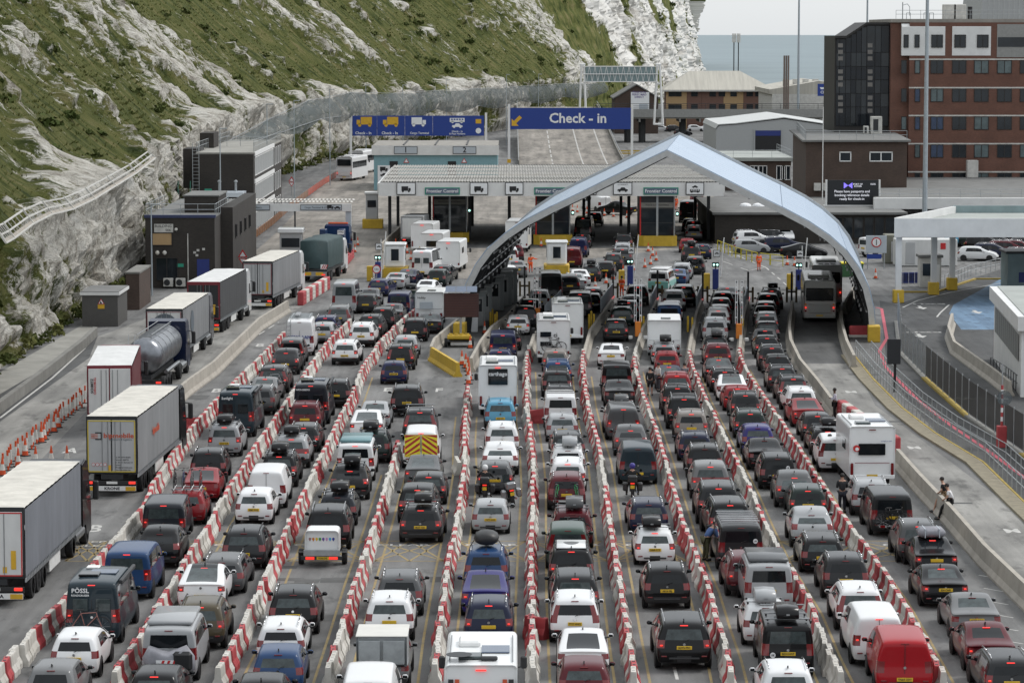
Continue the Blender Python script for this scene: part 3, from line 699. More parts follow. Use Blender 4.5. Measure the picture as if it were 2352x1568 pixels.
proto('tall_light_suv', 1.90, (.27, .56, .80, 1.03), [(y*1.06, t*1.06, z+.02) for y, t, z in SUV], 'pggbgppp', 'pppppwpp', .9, 2.78, wr=.37, plate=(.78, 0), rails='chrome', lights='tall', lowtrim=True)
LSUV = [(0, .28, 1.68), (.20, .46, 1.76), (1.0, 1.05, 1.79), (2.1, 2.1, 1.80), (2.2, 2.2, 1.80), (3.25, 2.85, 1.75), (3.65, 3.7, 1.20), (4.55, 4.55, 1.08), (4.95, 4.92, .84)]
proto('large_suv', 1.98, (.29, .60, .88, 1.12), LSUV, 'pggbgppp', 'pppppwpp', .95, 2.95, wr=.40, plate=(.90, 0), rails='grey_metal', lowtrim=False)
proto('bar_light_suv', 1.88, (.27, .56, .86, 1.02), SUV, 'ppgbgppp', 'pppppwpp', .80, 2.68, wr=.36, plate=(.70, 0), rails=False, lights='bar', lowtrim=True)
CSUV = [(0, .75, 1.36), (.20, .95, 1.50), (.75, 1.25, 1.56), (1.85, 1.85, 1.58), (1.95, 1.95, 1.58), (2.90, 2.50, 1.53), (3.25, 3.3, 1.08), (4.05, 4.05, .96), (4.4, 4.37, .74)]
proto('coupe_suv', 1.86, (.26, .54, .84, 1.04), CSUV, 'ppgbgppp', 'pppppwpp', .80, 2.65, wr=.36, plate=(.70, 0), rails=False, lowtrim=True)
SAL = [(0, .03, .99), (.22, .22, 1.03), (.75, .80, 1.05), (1.05, 1.45, 1.40), (1.95, 1.95, 1.455), (2.05, 2.05, 1.455), (3.05, 2.65, 1.41), (3.45, 3.5, .98), (4.35, 4.35, .84), (4.75, 4.72, .64)]
proto('saloon_car', 1.84, (.20, .46, .72, .96), SAL, 'pppgbgppp', 'pprpppwpp', .98, 2.82, plate=(.78, .0), hb=(1.38, 1.385), wiper=False)
FAST = [(0, .10, 1.02), (.22, .30, 1.06), (.55, .75, 1.12), (1.0, 1.75, 1.42), (1.95, 2.0, 1.47), (2.1, 2.1, 1.475), (3.05, 2.7, 1.42), (3.45, 3.5, .98), (4.3, 4.3, .84), (4.7, 4.67, .64)]
proto('fastback_car', 1.85, (.20, .46, .76, .97), FAST, 'pppgbgppp', 'prrpppwpp', .92, 2.85, plate=(.72, 0), hb=(1.55, 1.37), wiper=False)
proto('glass_roof_car', 1.90, (.20, .46, .80, 1.0), [(y, t, z+.05 if z > 1.2 else z+.03) for y, t, z in FAST], 'pppgbgppp', 'prrpppwpp', .9, 2.88, wr=.35, plate=(.60, 0), hb=(1.6, 1.44), wiper=False, roof_glass=True)
MPV = [(0, .22, 1.56), (.18, .38, 1.64), (1.0, 1.05, 1.68), (1.9, 1.9, 1.69), (2.0, 2.0, 1.69), (2.95, 2.65, 1.64), (3.55, 3.6, 1.12), (4.2, 4.2, .95), (4.5, 4.47, .74)]
proto('people_carrier', 1.85, (.22, .50, .78, 1.02), MPV, 'pggbgppp', 'pppppwpp', .78, 2.72, plate=(.74, 0), rails='black_plastic')
LAV = [(0, .10, 1.70), (.16, .26, 1.78), (1.0, 1.02, 1.82), (1.85, 1.85, 1.83), (1.95, 1.95, 1.83), (2.9, 2.6, 1.78), (3.45, 3.5, 1.15), (4.1, 4.1, .98), (4.4, 4.37, .76)]
proto('leisure_van', 1.84, (.22, .55, .86, 1.10), LAV, 'pggbgppp', 'pppppwpp', .75, 2.75, plate=(.72, 0), lights='tall', fin=False)
VAN = [(0, .10, 1.84), (.16, .22, 1.92), (1.2, 1.2, 1.96), (2.45, 2.45, 1.97), (2.55, 2.55, 1.97), (3.75, 3.45, 1.93), (4.35, 4.4, 1.22), (4.75, 4.75, 1.05), (4.95, 4.92, .80)]
proto('window_van', 1.92, (.24, .58, .78, 1.22), VAN, 'pggbgppp', 'pppppwpp', .95, 3.0, wr=.35, plate=(.90, 0), fin=False, mir=(3.62, 1.28))
def rear_door_seam(P):
    m = MB(); m.box((0, .055, 1.25), (.015, .02, 1.15), 'black_plastic'); P.append(('door_seam', m.mesh('door_seam'), None))
proto('panel_van', 1.94, (.24, .58, .80, 1.20), VAN, 'pppbgppp', 'pppppwpp', .95, 3.0, wr=.35, plate=(.62, 0), fin=False, mir=(3.62, 1.26), rearwin=False, lights='tall', extra=rear_door_seam, wiper=False)
def van_win(x, z, w_, h): 
    def f(P):
        rear_door_seam(P)
        for s in (-1, 1): m = MB(); m.box((s*x, .035, z), (w_, .03, h), 'glass', bev=.012); P.append(('rear_window', m.mesh('rear_window'), None))
    return f
proto('glazed_door_van', 1.94, (.24, .58, .80, 1.20), VAN, 'pppbgppp', 'pppppwpp', .95, 3.0, wr=.35, plate=(.62, 0), fin=False, mir=(3.62, 1.26), rearwin=False, lights='tall', extra=van_win(.43, 1.45, .72, .55), wiper=False)
BVAN = [(0, .06, 2.42), (.16, .2, 2.52), (1.6, 1.6, 2.56), (3.1, 3.1, 2.57), (3.2, 3.2, 2.57), (4.6, 4.2, 2.46), (5.2, 5.25, 1.30), (5.7, 5.7, 1.10), (5.98, 5.95, .82)]
def camper_roof(P):
    van_win(.42, 1.62, .55, .50)(P)
    m = MB(); m.box((-.25, 1.3, 2.62), (.75, .75, .10), 'glass', bev=.03); P.append(('roof_hatch', m.mesh('roof_hatch'), None))
    m = MB(); m.box((-.35, 2.9, 2.62), (.5, .5, .08), 'white_paint', bev=.03); P.append(('roof_vent', m.mesh('roof_vent'), None))
    m = MB(); m.box((1.02, 2.3, 2.46), (.14, 3.6, .16), 'dark_metal', bev=.03); P.append(('awning', m.mesh('awning'), None))
    m = MB(); m.box((.2, 2.0, 2.605), (1.0, .9, .03), 'solar'); P.append(('solar_panel', m.mesh('solar_panel'), None))
proto('high_roof_camper', 2.05, (.26, .62, .90, 1.35), BVAN, 'pggbgppp', 'pppppwpp', 1.05, 3.95, wr=.35, plate=(.55, 0), fin=False, mir=(4.5, 1.45), rearwin=False, lights='tall', extra=camper_roof, wiper=False, hb=(.03, 2.40))
proto('high_roof_van', 2.02, (.26, .62, .90, 1.35), BVAN, 'pppbgppp', 'pppppwpp', 1.05, 3.95, wr=.35, plate=(.55, 0), fin=False, mir=(4.5, 1.45), rearwin=False, lights='tall', extra=rear_door_seam, wiper=False, hb=(.03, 2.40))
proto('minibus', 2.02, (.26, .62, .90, 1.45), BVAN, 'pggbgppp', 'pppppwpp', 1.05, 3.95, wr=.35, plate=(.55, 0), fin=False, mir=(4.5, 1.5), lights='wrap', hb=(.03, 2.45), wiper=False)
PICK = [(0, .02, 1.08), (.2, .2, 1.10), (1.45, 1.5, 1.10), (1.62, 1.75, 1.74), (2.4, 2.4, 1.79), (2.5, 2.5, 1.79), (3.3, 3.0, 1.74), (3.75, 3.8, 1.18), (4.8, 4.8, 1.08), (5.2, 5.17, .85)]
proto('pickup_truck', 1.90, (.34, .66, .80, 1.06), PICK, 'pppgbgppp', 'pprpppwpp', 1.15, 3.1, wr=.39, plate=(.62, 0), hb=(1.7, 1.74), wiper=False, fin=False, lowtrim=True)
RV = random.Random(21)
def spawn(kind, loc, yaw, col, label, cat, group=None, far=False, lit=True, plate=None, name=None, roofcol=None, lowcol=None):
    pr = PROTO[kind]; root = thing(name or kind, label, cat, loc, -yaw, group); root.scale = (RV.uniform(.97, 1.03), RV.uniform(.95, 1.05), RV.uniform(.96, 1.04)); clear = RV.random() < .38
    rim = [p for p in pr['parts'] if p[0] == 'RIM'][0][1]
    for n_, me, off in pr['parts']:
        if n_ == 'RIM' or (far and n_ in ('wiper', 'badge', 'aerial', 'rear_diffuser', 'reflector', 'wheel_arch')): continue
        o = link(n_, me, root, col, off)
        if n_ == 'wheel' and not far: link('rim', rim, o)
        if clear and n_ in ('rear_window', 'windscreen'): o.material_slots[0].link = 'OBJECT'; o.material_slots[0].material = MATS['glass_pale']  # some windows at random: reflection put into a lighter glass colour
        if lit and n_ == 'brake_light': o.material_slots[0].link = 'OBJECT'; o.material_slots[0].material = MATS['brake_lit']
        if n_ == 'number_plate' and plate: text(plate, .105, 'ink', (0, pr['rear']-.024, me.vertices[0].co.z*0+np.mean([v.co.z for v in me.vertices])), parent=o, name='registration', bold=.012, wide=.9)
    if lit and not far or (lit == 2):
        for s in (-1, 1):
            m_ = LAMPCORE; z = pr['belt']-.14; link('lamp_core', m_, root, None, (s*(pr['W']*.41), pr['rear']+.035, z))
    return root, pr
_m = MB(); _m.box((0, 0, 0), (.11, .06, .06), 'lamp_lit', bev=.02); LAMPCORE = _m.mesh('lamp_core')
# ---- things carried on cars
def roof_box(pr, loc, yaw, label, col, x=0, L=1.9, w_=.78, h=.40, y=None, group='roof boxes'):
    o = thing('roof_box', label, 'roof box', loc, -yaw, group); ym = y if y is not None else pr['roof'][0]+.95; z = pr['H']+.14
    m = MB(); a = []
    prof = [(-L/2, .05), (-L/2+.02, h*.55), (-L/2+.14, h*.9), (-L/2+.4, h), (L/2-.55, h*.95), (L/2-.1, h*.35), (L/2, .12), (L/2-.03, 0), (-L/2+.05, 0)]
    n = len(prof); vs = []
    for u, k in ((-1, .86), (-.94, .97), (0, 1.03), (.94, .97), (1, .86)): vs += [(x+u*w_/2, ym+p[0]*(.97 if abs(u) > .99 else 1), z+p[1]*k+(.02 if abs(u) > .99 else 0)) for p in prof]
    fs = [(r*n+k, r*n+(k+1) % n, (r+1)*n+(k+1) % n, (r+1)*n+k) for r in range(4) for k in range(n)]+[tuple(range(n)), tuple(range(4*n, 5*n))]
    m.add(vs, fs, 'paint'); m.build('box_shell', o, True, col)
    for dy in (-.45, .45):
        m = MB(); m.tube((-pr['W']*.40, ym+dy, z-.05), (pr['W']*.40, ym+dy, z-.05), .02, 'grey_metal')
        for s in (-1, 1): m.box((s*pr['W']*.36, ym+dy, z-.10), (.07, .09, .10), 'black_plastic', bev=.02)
        m.build('roof_bar', o)
    m = MB(); m.box((x, ym-L/2+.0, z+h*.38), (.12, .03, .05), 'grey_metal'); m.build('latch', o)
    return o
def bicycle(loc, rot, col, label, group='bicycles on vehicles', s=1.0):
    """side-on bike: wheels in the local XZ plane, rear wheel at x=-.5"""
    o = thing('bicycle', label, 'bicycle', loc, 0, group); o.rotation_euler = rot; o.scale = (s, s, s)
    for x in (-.52, .52):
        m = MB(); n = 18; r = .34
        for k in range(n):
            a, b = 2*math.pi*k/n, 2*math.pi*(k+1)/n
            m.tube((x+r*math.cos(a), 0, .34+r*math.sin(a)), (x+r*math.cos(b), 0, .34+r*math.sin(b)), .021, 'rubber', 4, cap=False)
        for k in range(0, n, 2): a = 2*math.pi*k/n; m.tube((x, 0, .34), (x+r*math.cos(a), 0, .34+r*math.sin(a)), .004, 'grey_metal', 3, cap=False)
        m.build('wheel', o)
    m = MB(); B, S_, H, Hd = (-.06, 0, .28), (-.20, 0, .80), (.34, 0, .84), (.37, 0, .72)
    for a, b in ((B, S_), (B, Hd), (S_, H), (H, Hd), (B, (-.52, 0, .34)), (S_, (-.52, 0, .34)), (Hd, (.52, 0, .34))): m.tube(a, b, .019, 'paint', 5)
    m.build('frame', o, False, col)
    m = MB(); m.box((-.23, 0, .93), (.27, .12, .05), 'black_plastic', bev=.02); m.tube(S_, (-.225, 0, .92), .014, 'grey_metal'); m.build('saddle', o)
    m = MB(); m.tube(H, (.36, 0, .95), .016, 'black_plastic'); m.path([(.30, -.24, .97), (.37, -.1, .96), (.37, .1, .96), (.30, .24, .97)], .014, 'black_plastic'); m.build('handlebar', o)
    m = MB(); m.lathe([(.10, -.02), (.10, .02)], B, 'dark_metal', 10, 'y'); m.tube((-.06, -.07, .28), (-.02, -.07, .12), .012, 'dark_metal'); m.tube((-.06, .07, .28), (-.10, .07, .44), .012, 'dark_metal'); m.build('crank', o)
    return o
# ================================================================ LORRIES, MOTORHOMES, CARAVANS, COACHES, MOTORCYCLES
WH_T, WH_R = wheel_mesh(.50, .32); WC_T, WC_R = wheel_mesh(.33, .22)
def wheels(root, xs, ys, r=.5, big=True):
    for y in ys:
        for x in xs: o = link('wheel', WH_T if big else WC_T, root, None, (x, y, r)); link('rim', WH_R if big else WC_R, o)
def side_lights(root, y, z, hw, lit=True):
    for s in (-1, 1): m = MB(); m.box((s*(hw-.28), y, z), (.34, .05, .13), 'lamp_lit' if lit else 'lamp_red', bev=.02); m.build('tail_light', root)
def tractor(root, y0, col, hs_=3.6, cabw=2.48):
    """tractor unit whose cab back is at y0"""
    m = MB(); prof = [(y0, .95), (y0, hs_), (y0+.9, hs_+.12), (y0+1.55, hs_-.15), (y0+2.05, 2.35), (y0+2.25, 1.75), (y0+2.3, .45), (y0+1.0, .45), (y0+.8, .95)]
    m.prism(prof, 'x', -cabw/2+.06, cabw/2-.06, 'paint')
    for s in (-1, 1): m.prism([(a*.98+y0*.02+.02, b*.985+.02) for a, b in prof], 'x', s*cabw/2, s*(cabw/2-.06), 'paint')
    m.build('cab', root, False, col)
    for s in (-1, 1):
        m = MB(); m.prism([(y0+.95, 1.85), (y0+.95, 2.65), (y0+1.55, 2.65), (y0+1.95, 1.85)], 'x', s*(cabw/2+.006), s*(cabw/2-.02), 'glass'); m.build('side_window', root)
        m = MB(); m.box((s*(cabw/2+.30), y0+1.75, 2.35), (.26, .16, .85), 'black_plastic', bev=.05); m.tube((s*cabw/2, y0+1.7, 2.8), (s*(cabw/2+.3), y0+1.75, 2.75), .03, 'black_plastic'); m.tube((s*cabw/2, y0+1.7, 1.95), (s*(cabw/2+.3), y0+1.75, 1.98), .03, 'black_plastic'); m.build('wing_mirror', root)
        m = MB(); m.tube((s*.95, y0-1.9, .75), (s*.95, y0+.4, .75), .32, 'alloy', 12); m.build('fuel_tank', root)
    m = MB(); m.prism([(y0+1.62, 3.2), (y0+2.06, 2.34), (y0+2.11, 2.37), (y0+1.67, 3.24)], 'x', -1.1, 1.1, 'glass'); m.build('windscreen', root)
    m = MB(); m.box((0, y0-1.6, .85), (.9, 5.6, .28), 'dark_metal'); m.build('chassis', root)
    wheels(root, (-1.06, 1.06), (y0-2.4, y0+1.25))
def semi(name, x, y, yaw, label, cabcol, side, frame, roof, door, art=None, L=13.6, height=4.0, lit=True, plate_bar=None, group='articulated lorries queueing'):
    p = at(x, y); root = thing(name, label, 'lorry', p, -yaw, group); hw = 1.275; zf = 1.15
    m = MB(); m.box((0, .03, (zf+height)/2), (2*hw-.05, .06, height-zf), frame); m.build('rear_frame', root)
    for s in (-1, 1):
        m = MB(); m.box((s*(hw/2-.03), -.03, (zf+height)/2-.02), (hw-.13, .05, height-zf-.32), door, bev=.01)
        m.build('rear_door', root)
        for dx in (.18, .46): m2 = MB(); m2.tube((s*dx, -.075, zf+.15), (s*dx, -.075, height-.25), .018, 'grey_metal', 5); m2.build('lock_rod', root)
        m = MB(); nx = 34; vs = []; fs = []
        for k in range(nx+1):
            yy = .1+(L-.15)*k/nx
            for j in range(7):
                zz = zf+(height-.08-zf)*j/6; xx = s*(hw+.012*math.sin(k*2.1)+.018*noise.noise((yy*.6, zz*.8, x)))
                vs.append((xx, yy, zz))
        fs = [(k*7+j, k*7+j+1, (k+1)*7+j+1, (k+1)*7+j) for k in range(nx) for j in range(6)]; m.add(vs, fs, side); m.build('curtain', root, True)
        m = MB(); m.box((s*(hw-.0), L/2, zf-.09), (.05, L-.1, .16), 'galv'); m.build('side_rail', root)
        m = MB()
        for k in range(40): m.box((s*(hw+.03), .3+(L-.6)*k/39, zf-.02), (.03, .05, .24), 'grey_metal')
        o = m.build('curtain_buckle', root); o['kind'] = 'stuff'
        m = MB(); m.box((s*(hw-.06), L*.52, .70), (.04, 2.6, .55), 'plate_white'); m.build('side_guard', root)
    m = MB(); nr = 28
    vs = []
    for k in range(nr+1):
        for u in (-1, -.5, 0, .5, 1): vs.append((u*(hw-.02), L*k/nr, height-.02+.035*(1-abs(u))+(.012 if k % 2 else -.012)+.02*noise.noise((u*2, k*.4, x))))
    m.add(vs, [(k*5+j, k*5+j+1, (k+1)*5+j+1, (k+1)*5+j) for k in range(nr) for j in range(4)], roof); m.build('roof', root)
    m = MB(); m.box((0, L-.03, (zf+height)/2), (2*hw-.04, .06, height-zf), door); m.build('front_wall', root)
    m = MB(); m.box((0, L/2, 1.0), (1.1, L, .25), 'dark_metal'); m.box((0, .15, .62), (2.4, .10, .16), 'dark_metal'); m.build('chassis', root)
    m = MB(); m.box((0, -.02, .72), (2.46, .05, .20), 'black_plastic', bev=.01); m.build('light_board', root); side_lights(root, -.05, .72, hw, lit)
    m = MB(); m.box((0, -.03, .43), (2.36, .04, .24), 'white_paint', bev=.01); m.build('underrun_bar', root)
    if plate_bar: text(plate_bar, .19, 'ink', (0, -.055, .43), parent=root, bold=.03, wide=1.2)
    m = MB(); m.box((0, -.05, .72), (.54, .02, .12), 'plate_white'); m.build('number_plate', root)
    for s in (-1, 1): m = MB(); m.box((s*.92, -.055, .43), (.50, .02, .20), 'sign_yellow'); m.build('marker_board', root)
    wheels(root, (-1.05, 1.05), (2.1, 3.4, 4.7))
    tractor(root, L+.75, cabcol, hs_=min(3.75, height-.2))
    if art: art(root, hw, zf, height)
    return root
mat('curtain_grey', (.20, .205, .21), .6, var=.24, scale=1.0, stretch=(1, 1.2, .25), bump=.25, bscale=1.5); mat('curtain_dark', (.055, .056, .058), .6, var=.15, scale=.6)
mat('curtain_bluegrey', (.155, .165, .185), .6, var=.24, scale=1.0, stretch=(1, 1.2, .25), bump=.25, bscale=1.5); mat('trailer_white', (.60, .60, .59), .55, var=.16, scale=1.1, stretch=(1.2, 1, .3)); mat('roof_cream', (.56, .535, .48), .7, var=.20, scale=1.2)
mat('trailer_grey', (.40, .405, .41), .55, var=.1, scale=.8); mat('trailer_red', (.105, .013, .018), .5); mat('trailer_black', (.018, .02, .022), .55); mat('yellow_frame', (.55, .42, .04), .6); mat('dark_red_frame', (.18, .02, .03), .6)
mat('logo_orange', (.50, .08, .03), .6); mat('logo_grey', (.10, .12, .14), .6)
def art_bip(root, hw, zf, H):
    text('bipmobile', .33, 'logo_orange', (.36, -.075, 3.05), parent=root, bold=.02, wide=1.15); text('transport & logistics', .14, 'logo_grey', (.45, -.06, 2.86), parent=root)
    m = MB(); m.box((-.62, -.066, 3.03), (.36, .01, .38), 'ink'); m.box((-.68, -.074, 3.03), (.30, .01, .25), 'trailer_grey')
    m.build('logo_square', root)
    for k in range(3): m = MB(); m.box((-.84, -.082, 2.95+k*.08), (.34, .01, .03), 'logo_orange'); m.build('logo_stripe', root)
    for k, q in enumerate(('50', '70', '80', '90')):
        x = -.90+k*.19; m = MB(); m.lathe([(.085, 0), (.085, .012)], (x, -.072, 1.62), 'sign_red', 14, 'y'); m.lathe([(.066, 0), (.066, .012)], (x, -.08, 1.62), 'sign_white', 14, 'y'); m.build('speed_disc', root); text(q, .07, 'ink', (x, -.086, 1.62), parent=root)
    for k, q in enumerate(('Tel. 0040744100204', 'Timisoara 300724', 'Str. Simion Barnutiu 64', 'Romania', 'office@bipmobile.com', 'www.bipmobile.com')): text(q, .095, 'ink', (.15, -.06, 1.98-k*.125), parent=root, align='LEFT')
    m = MB(); m.box((-.12, -.062, 1.46), (.16, .012, .26), 'sign_yellow'); m.build('warning_label', root)
    text('bipmobile', .55, 'logo_orange', (hw+.04, 5.6, 2.7), (math.pi/2, 0, math.pi/2), parent=root, bold=.02)
def art_frame(fr, plate=True):
    def f(root, hw, zf, H):
        for a, b in (((-hw+.12, zf+.12), (hw-.12, zf+.12)), ((-hw+.12, H-.22), (hw-.12, H-.22)), ((-hw+.12, zf+.12), (-hw+.12, H-.22)), ((hw-.12, zf+.12), (hw-.12, H-.22))):
            m = MB(); m.box(((a[0]+b[0])/2, -.065, (a[1]+b[1])/2), (abs(a[0]-b[0])+.05, .012, abs(a[1]-b[1])+.05), fr); m.build('reflective_tape', root)
        if not plate: return
        m = MB(); m.box((hw-.45, -.066, zf+.75), (.20, .012, .75), 'sign_yellow'); m.build('marker_plate', root)
        m = MB(); m.box((-hw+1.75, -.066, zf+.35), (.16, .012, .24), 'sign_yellow'); m.build('warning_label', root)
    return f
def art_t2(root, hw, zf, H): art_frame('yellow_frame', False)(root, hw, zf, H); art_bip(root, hw, zf, H)
def art_circle(root, hw, zf, H):
    art_frame('dark_red_frame')(root, hw, zf, H); m = MB(); m.lathe([(.92, 0), (.92, .012)], (.05, -.075, 2.75), 'logo_grey', 32, 'y'); m.build('logo_disc', root); text('TRANSPORT', .16, 'trailer_grey', (.1, -.09, 2.7), parent=root)
    m = MB(); m.lathe([(.8, 0), (.8, .012)], (hw+.03, 4.6, 2.7), 'logo_grey', 28, 'x'); m.build('logo_disc', root)
def art_schmitz(root, hw, zf, H): text('SCHMITZ', .20, 'ink', (-hw+.30, -.08, 2.85), (math.pi/2, -math.pi/2, 0), parent=root, bold=.02); text('CARGOBULL', .17, 'sign_red', (-hw+.46, -.08, 2.85), (math.pi/2, -math.pi/2, 0), parent=root, bold=.02)
K = (.008, .008, .009)
semi('curtain_lorry', -14, 1393, R(1.5), 'long bluish grey curtain-sided lorry with cream roof, nearest the camera at left', K, 'curtain_bluegrey', 'dark_metal', 'roof_cream', 'trailer_white', art_frame('sign_red'), plate_bar='SCANIA')
semi('curtain_lorry', 258, 1141, R(2.5), 'light grey lorry with yellow-edged rear doors lettered bipmobile', K, 'curtain_grey', 'dark_metal', 'roof_cream', 'trailer_grey', art_t2, plate_bar='KRONE')
semi('box_lorry', 253, 1000, R(-4.5), 'white box lorry with dark red sides beside the row of red cones', (.16, .012, .018), 'trailer_red', 'dark_red_frame', 'trailer_white', 'trailer_white', art_schmitz, L=11.5)
semi('curtain_lorry', 378, 843, R(2.0), 'grey curtain lorry with large grey disc on white rear door', (.10, .10, .11), 'curtain_grey', 'dark_metal', 'roof_cream', 'trailer_white', art_circle)
semi('curtain_lorry', 468, 768, R(3.5), 'black curtain-sided lorry with white roof and white cab', (.62, .63, .63), 'curtain_dark', 'dark_red_frame', 'trailer_white', 'trailer_black', art_frame('dark_red_frame'))
semi('curtain_lorry', 592, 711, R(5.5), 'grey curtain lorry with pale rear door near the dark brick building', (.62, .63, .63), 'curtain_grey', 'dark_metal', 'roof_cream', 'trailer_grey', art_frame('dark_red_frame'))
def tanker(x, y, yaw):
    root = thing('tanker_lorry', 'silver tanker lorry with dark blue cab behind the white box lorry', 'lorry', at(x, y), -yaw, None); L = 10.5
    m = MB(); m.lathe([(.2, 0), (.85, .08), (1.12, .35), (1.16, .6), (1.16, L-.6), (1.12, L-.3), (.85, L-.06), (.2, L)], (0, 0, 2.35), 'chrome_dull', 28, 'y'); m.build('tank', root, True)
    m = MB()
    for s in (-.45, .45): m.tube((s, .5, 3.72), (s, L-.6, 3.72), .03, 'grey_metal')
    for k in range(24): m.tube((-.45, .6+k*.4, 3.56), (.45, .6+k*.4, 3.56), .02, 'grey_metal', 4)
    m.build('walkway', root)
    for k in range(5): m = MB(); m.lathe([(1.185, -.05), (1.185, .05)], (0, 1.2+k*2, 2.35), 'grey_metal', 24, 'y'); m.build('tank_hoop', root)
    m = MB()
    for s in (-.95, -.55): m.path([(s, -.1, .8), (s, -.12, 3.0), (s, .3, 3.75)], .025, 'grey_metal')
    for k in range(9): m.tube((-.95, -.11, .9+k*.26), (-.55, -.11, .9+k*.26), .018, 'grey_metal', 4)
    m.build('ladder', root)
    m = MB(); m.box((0, L/2, 1.05), (1.0, L, .28), 'dark_metal'); m.build('chassis', root); m = MB(); m.box((0, -.1, .75), (2.4, .06, .3), 'black_plastic'); m.build('light_board', root); side_lights(root, -.14, .75, 1.25)
    for s in (-1, 1): m = MB(); m.tube((s*1.08, 2.6, 1.15), (s*1.08, L-2, 1.15), .13, 'alloy', 10); m.build('hose_tube', root)
    wheels(root, (-1.05, 1.05), (1.6, 2.9, 4.2)); tractor(root, L+.7, (.008, .014, .04), 3.6)
mat('chrome_dull', (.22, .23, .25), .3, .85, var=.2); tanker(330, 905, R(1.5))
def tarp_lorry(x, y, yaw):
    root = thing('tarpaulin_lorry', 'flatbed lorry loaded under a dark green tarpaulin', 'lorry', at(x, y), -yaw, None)
    m = MB(); vs = []; n = 14
    for k in range(n+1):
        yy = -.2+9.0*k/n
        for j, (u, z) in enumerate(((-1.25, 1.25), (-1.28, 2.3), (-1.25, 3.7), (-1.12, 3.86), (0, 3.95), (1.12, 3.84), (1.25, 3.65), (1.28, 2.3), (1.25, 1.25))):
            vs.append((u+.05*noise.noise((yy, z, 1)), yy, z+.10*noise.noise((yy*.9, u*2, 4))-(.12 if k in (0, n) and j in (3, 4, 5) else 0)))
    m.add(vs, [(k*9+j, k*9+j+1, (k+1)*9+j+1, (k+1)*9+j) for k in range(n) for j in range(8)]+[tuple(range(9))], 'tarp_green'); m.build('tarpaulin', root, True)
    m = MB(); m.box((0, 4.3, 1.05), (2.5, 9.4, .22), 'dark_metal'); m.build('flatbed', root)
    m = MB(); m.box((0, -.42, .78), (2.46, .06, .42), 'grey_metal', bev=.01); m.build('light_board', root); side_lights(root, -.47, .72, 1.2)
    for s, q in ((-1, 'sign_yellow'), (1, 'sign_yellow')): m = MB(); m.box((s*.55, -.46, .80), (.7, .02, .30), q); m.build('marker_board', root)
    for s in (-1, 1):
        m = MB(); m.box((s*.95, -.50, 1.45), (.55, .03, .45), 'sign_white'); b = m.build('chevron_board', root)
        for k in range(3): m = MB(); x0 = s*.95-.22+k*.18; m.add([(x0, -.52, 1.25), (x0+.09, -.52, 1.25), (x0+.09-.2*s*-1, -.52, 1.65), (x0-.2*s*-1, -.52, 1.65)], [(0, 1, 2, 3)], 'sign_red'); m.build('stripe', b)
    wheels(root, (-1.05, 1.05), (1.3, 2.6)); tractor(root, 9.6, (.6, .61, .62), 3.3)
tarp_lorry(722, 648, R(6))
def tow_truck(x, y, yaw):
    root = thing('recovery_truck', 'blue heavy tractor truck under the pass holders canopy, seen from behind', 'lorry', at(x, y), -yaw, None)
    m = MB(); m.box((0, 1.8, 1.1), (2.4, 4.6, .35), 'dark_metal'); m.build('chassis', root)
    for s in (-1, 1): m = MB(); m.box((s*.92, .6, 2.5), (.62, 1.1, 1.7), 'blue_body', bev=.06); m.build('locker', root)
    m = MB(); m.box((0, -.35, 1.35), (2.3, .08, .5), 'grey_metal', bev=.02); m.build('light_board', root); side_lights(root, -.4, 1.25, 1.2)
    for s in (-1, 1): m = MB(); m.box((s*.8, -.4, 1.95), (.5, .03, .5), 'sign_red'); b = m.build('chevron_board', root); m = MB(); m.add([(s*.8-.25, -.42, 1.8), (s*.8-.05, -.42, 1.7), (s*.8+.25, -.42, 2.1), (s*.8+.05, -.42, 2.2)], [(0, 1, 2, 3)], 'sign_white'); m.build('stripe', b)
    m = MB(); m.box((.92, -.0, 3.05), (.66, .03, .42), 'sign_white'); b = m.build('load_sign', root); text('LVSQ', .24, 'ink', (.92, -.02, 3.1), parent=b, bold=.02)
    wheels(root, (-1.0, 1.0), (.4, 1.8)); tractor(root, 3.2, (.012, .035, .10), 3.5)
    m = MB(); m.box((0, 4.1, 3.72), (2.0, .3, .16), 'orange_plastic', bev=.04); m.build('beacon_bar', root)
mat('blue_body', (.012, .035, .10), .4, coat=.4); tow_truck(762, 604, R(6))
# ---- motorhomes and caravans
def rounded_box(W, L, H, z0, r=.16, lean=0.0, nose=0.0):
    m = MB(); hw = W/2; ring = []
    def sec(y, k, zb=0): 
        P = []
        for (cx, cz, a0) in ((hw-r, H-r, 0), (-hw+r, H-r, 90), (-hw+.05, z0+.05, 180), (hw-.05, z0+.05, 270)):
            rr = r if a0 < 180 else .05
            for q in range(5): a = R(a0+22.5*q); P.append(((cx+rr*math.cos(a))*k, y, (cz+rr*math.sin(a))))
        return P
    st = [(.10+lean, .93), (.03+lean*.5, .98), (0, 1), (L-.12-nose, 1), (L-.02, .97), (L, .9)]
    vs = []
    S0 = sec(0, 1); n = len(S0)
    for y, k in st:
        for (x, _, z) in S0: vs.append((x*k, y+(lean*max(0, (z-z0)/(H-z0)-.55)*1.6 if y < .5 else -nose*max(0, (z-z0)/(H-z0)-.5)*2 if y > L-.5 else 0), z0+(z-z0)*(.985 if k < 1 else 1)))
    fs = [(a*n+k, a*n+(k+1) % n, (a+1)*n+(k+1) % n, (a+1)*n+k) for a in range(len(st)-1) for k in range(n)]+[tuple(range(n))[::-1], tuple(range((len(st)-1)*n, len(st)*n))]
    return m, vs, fs
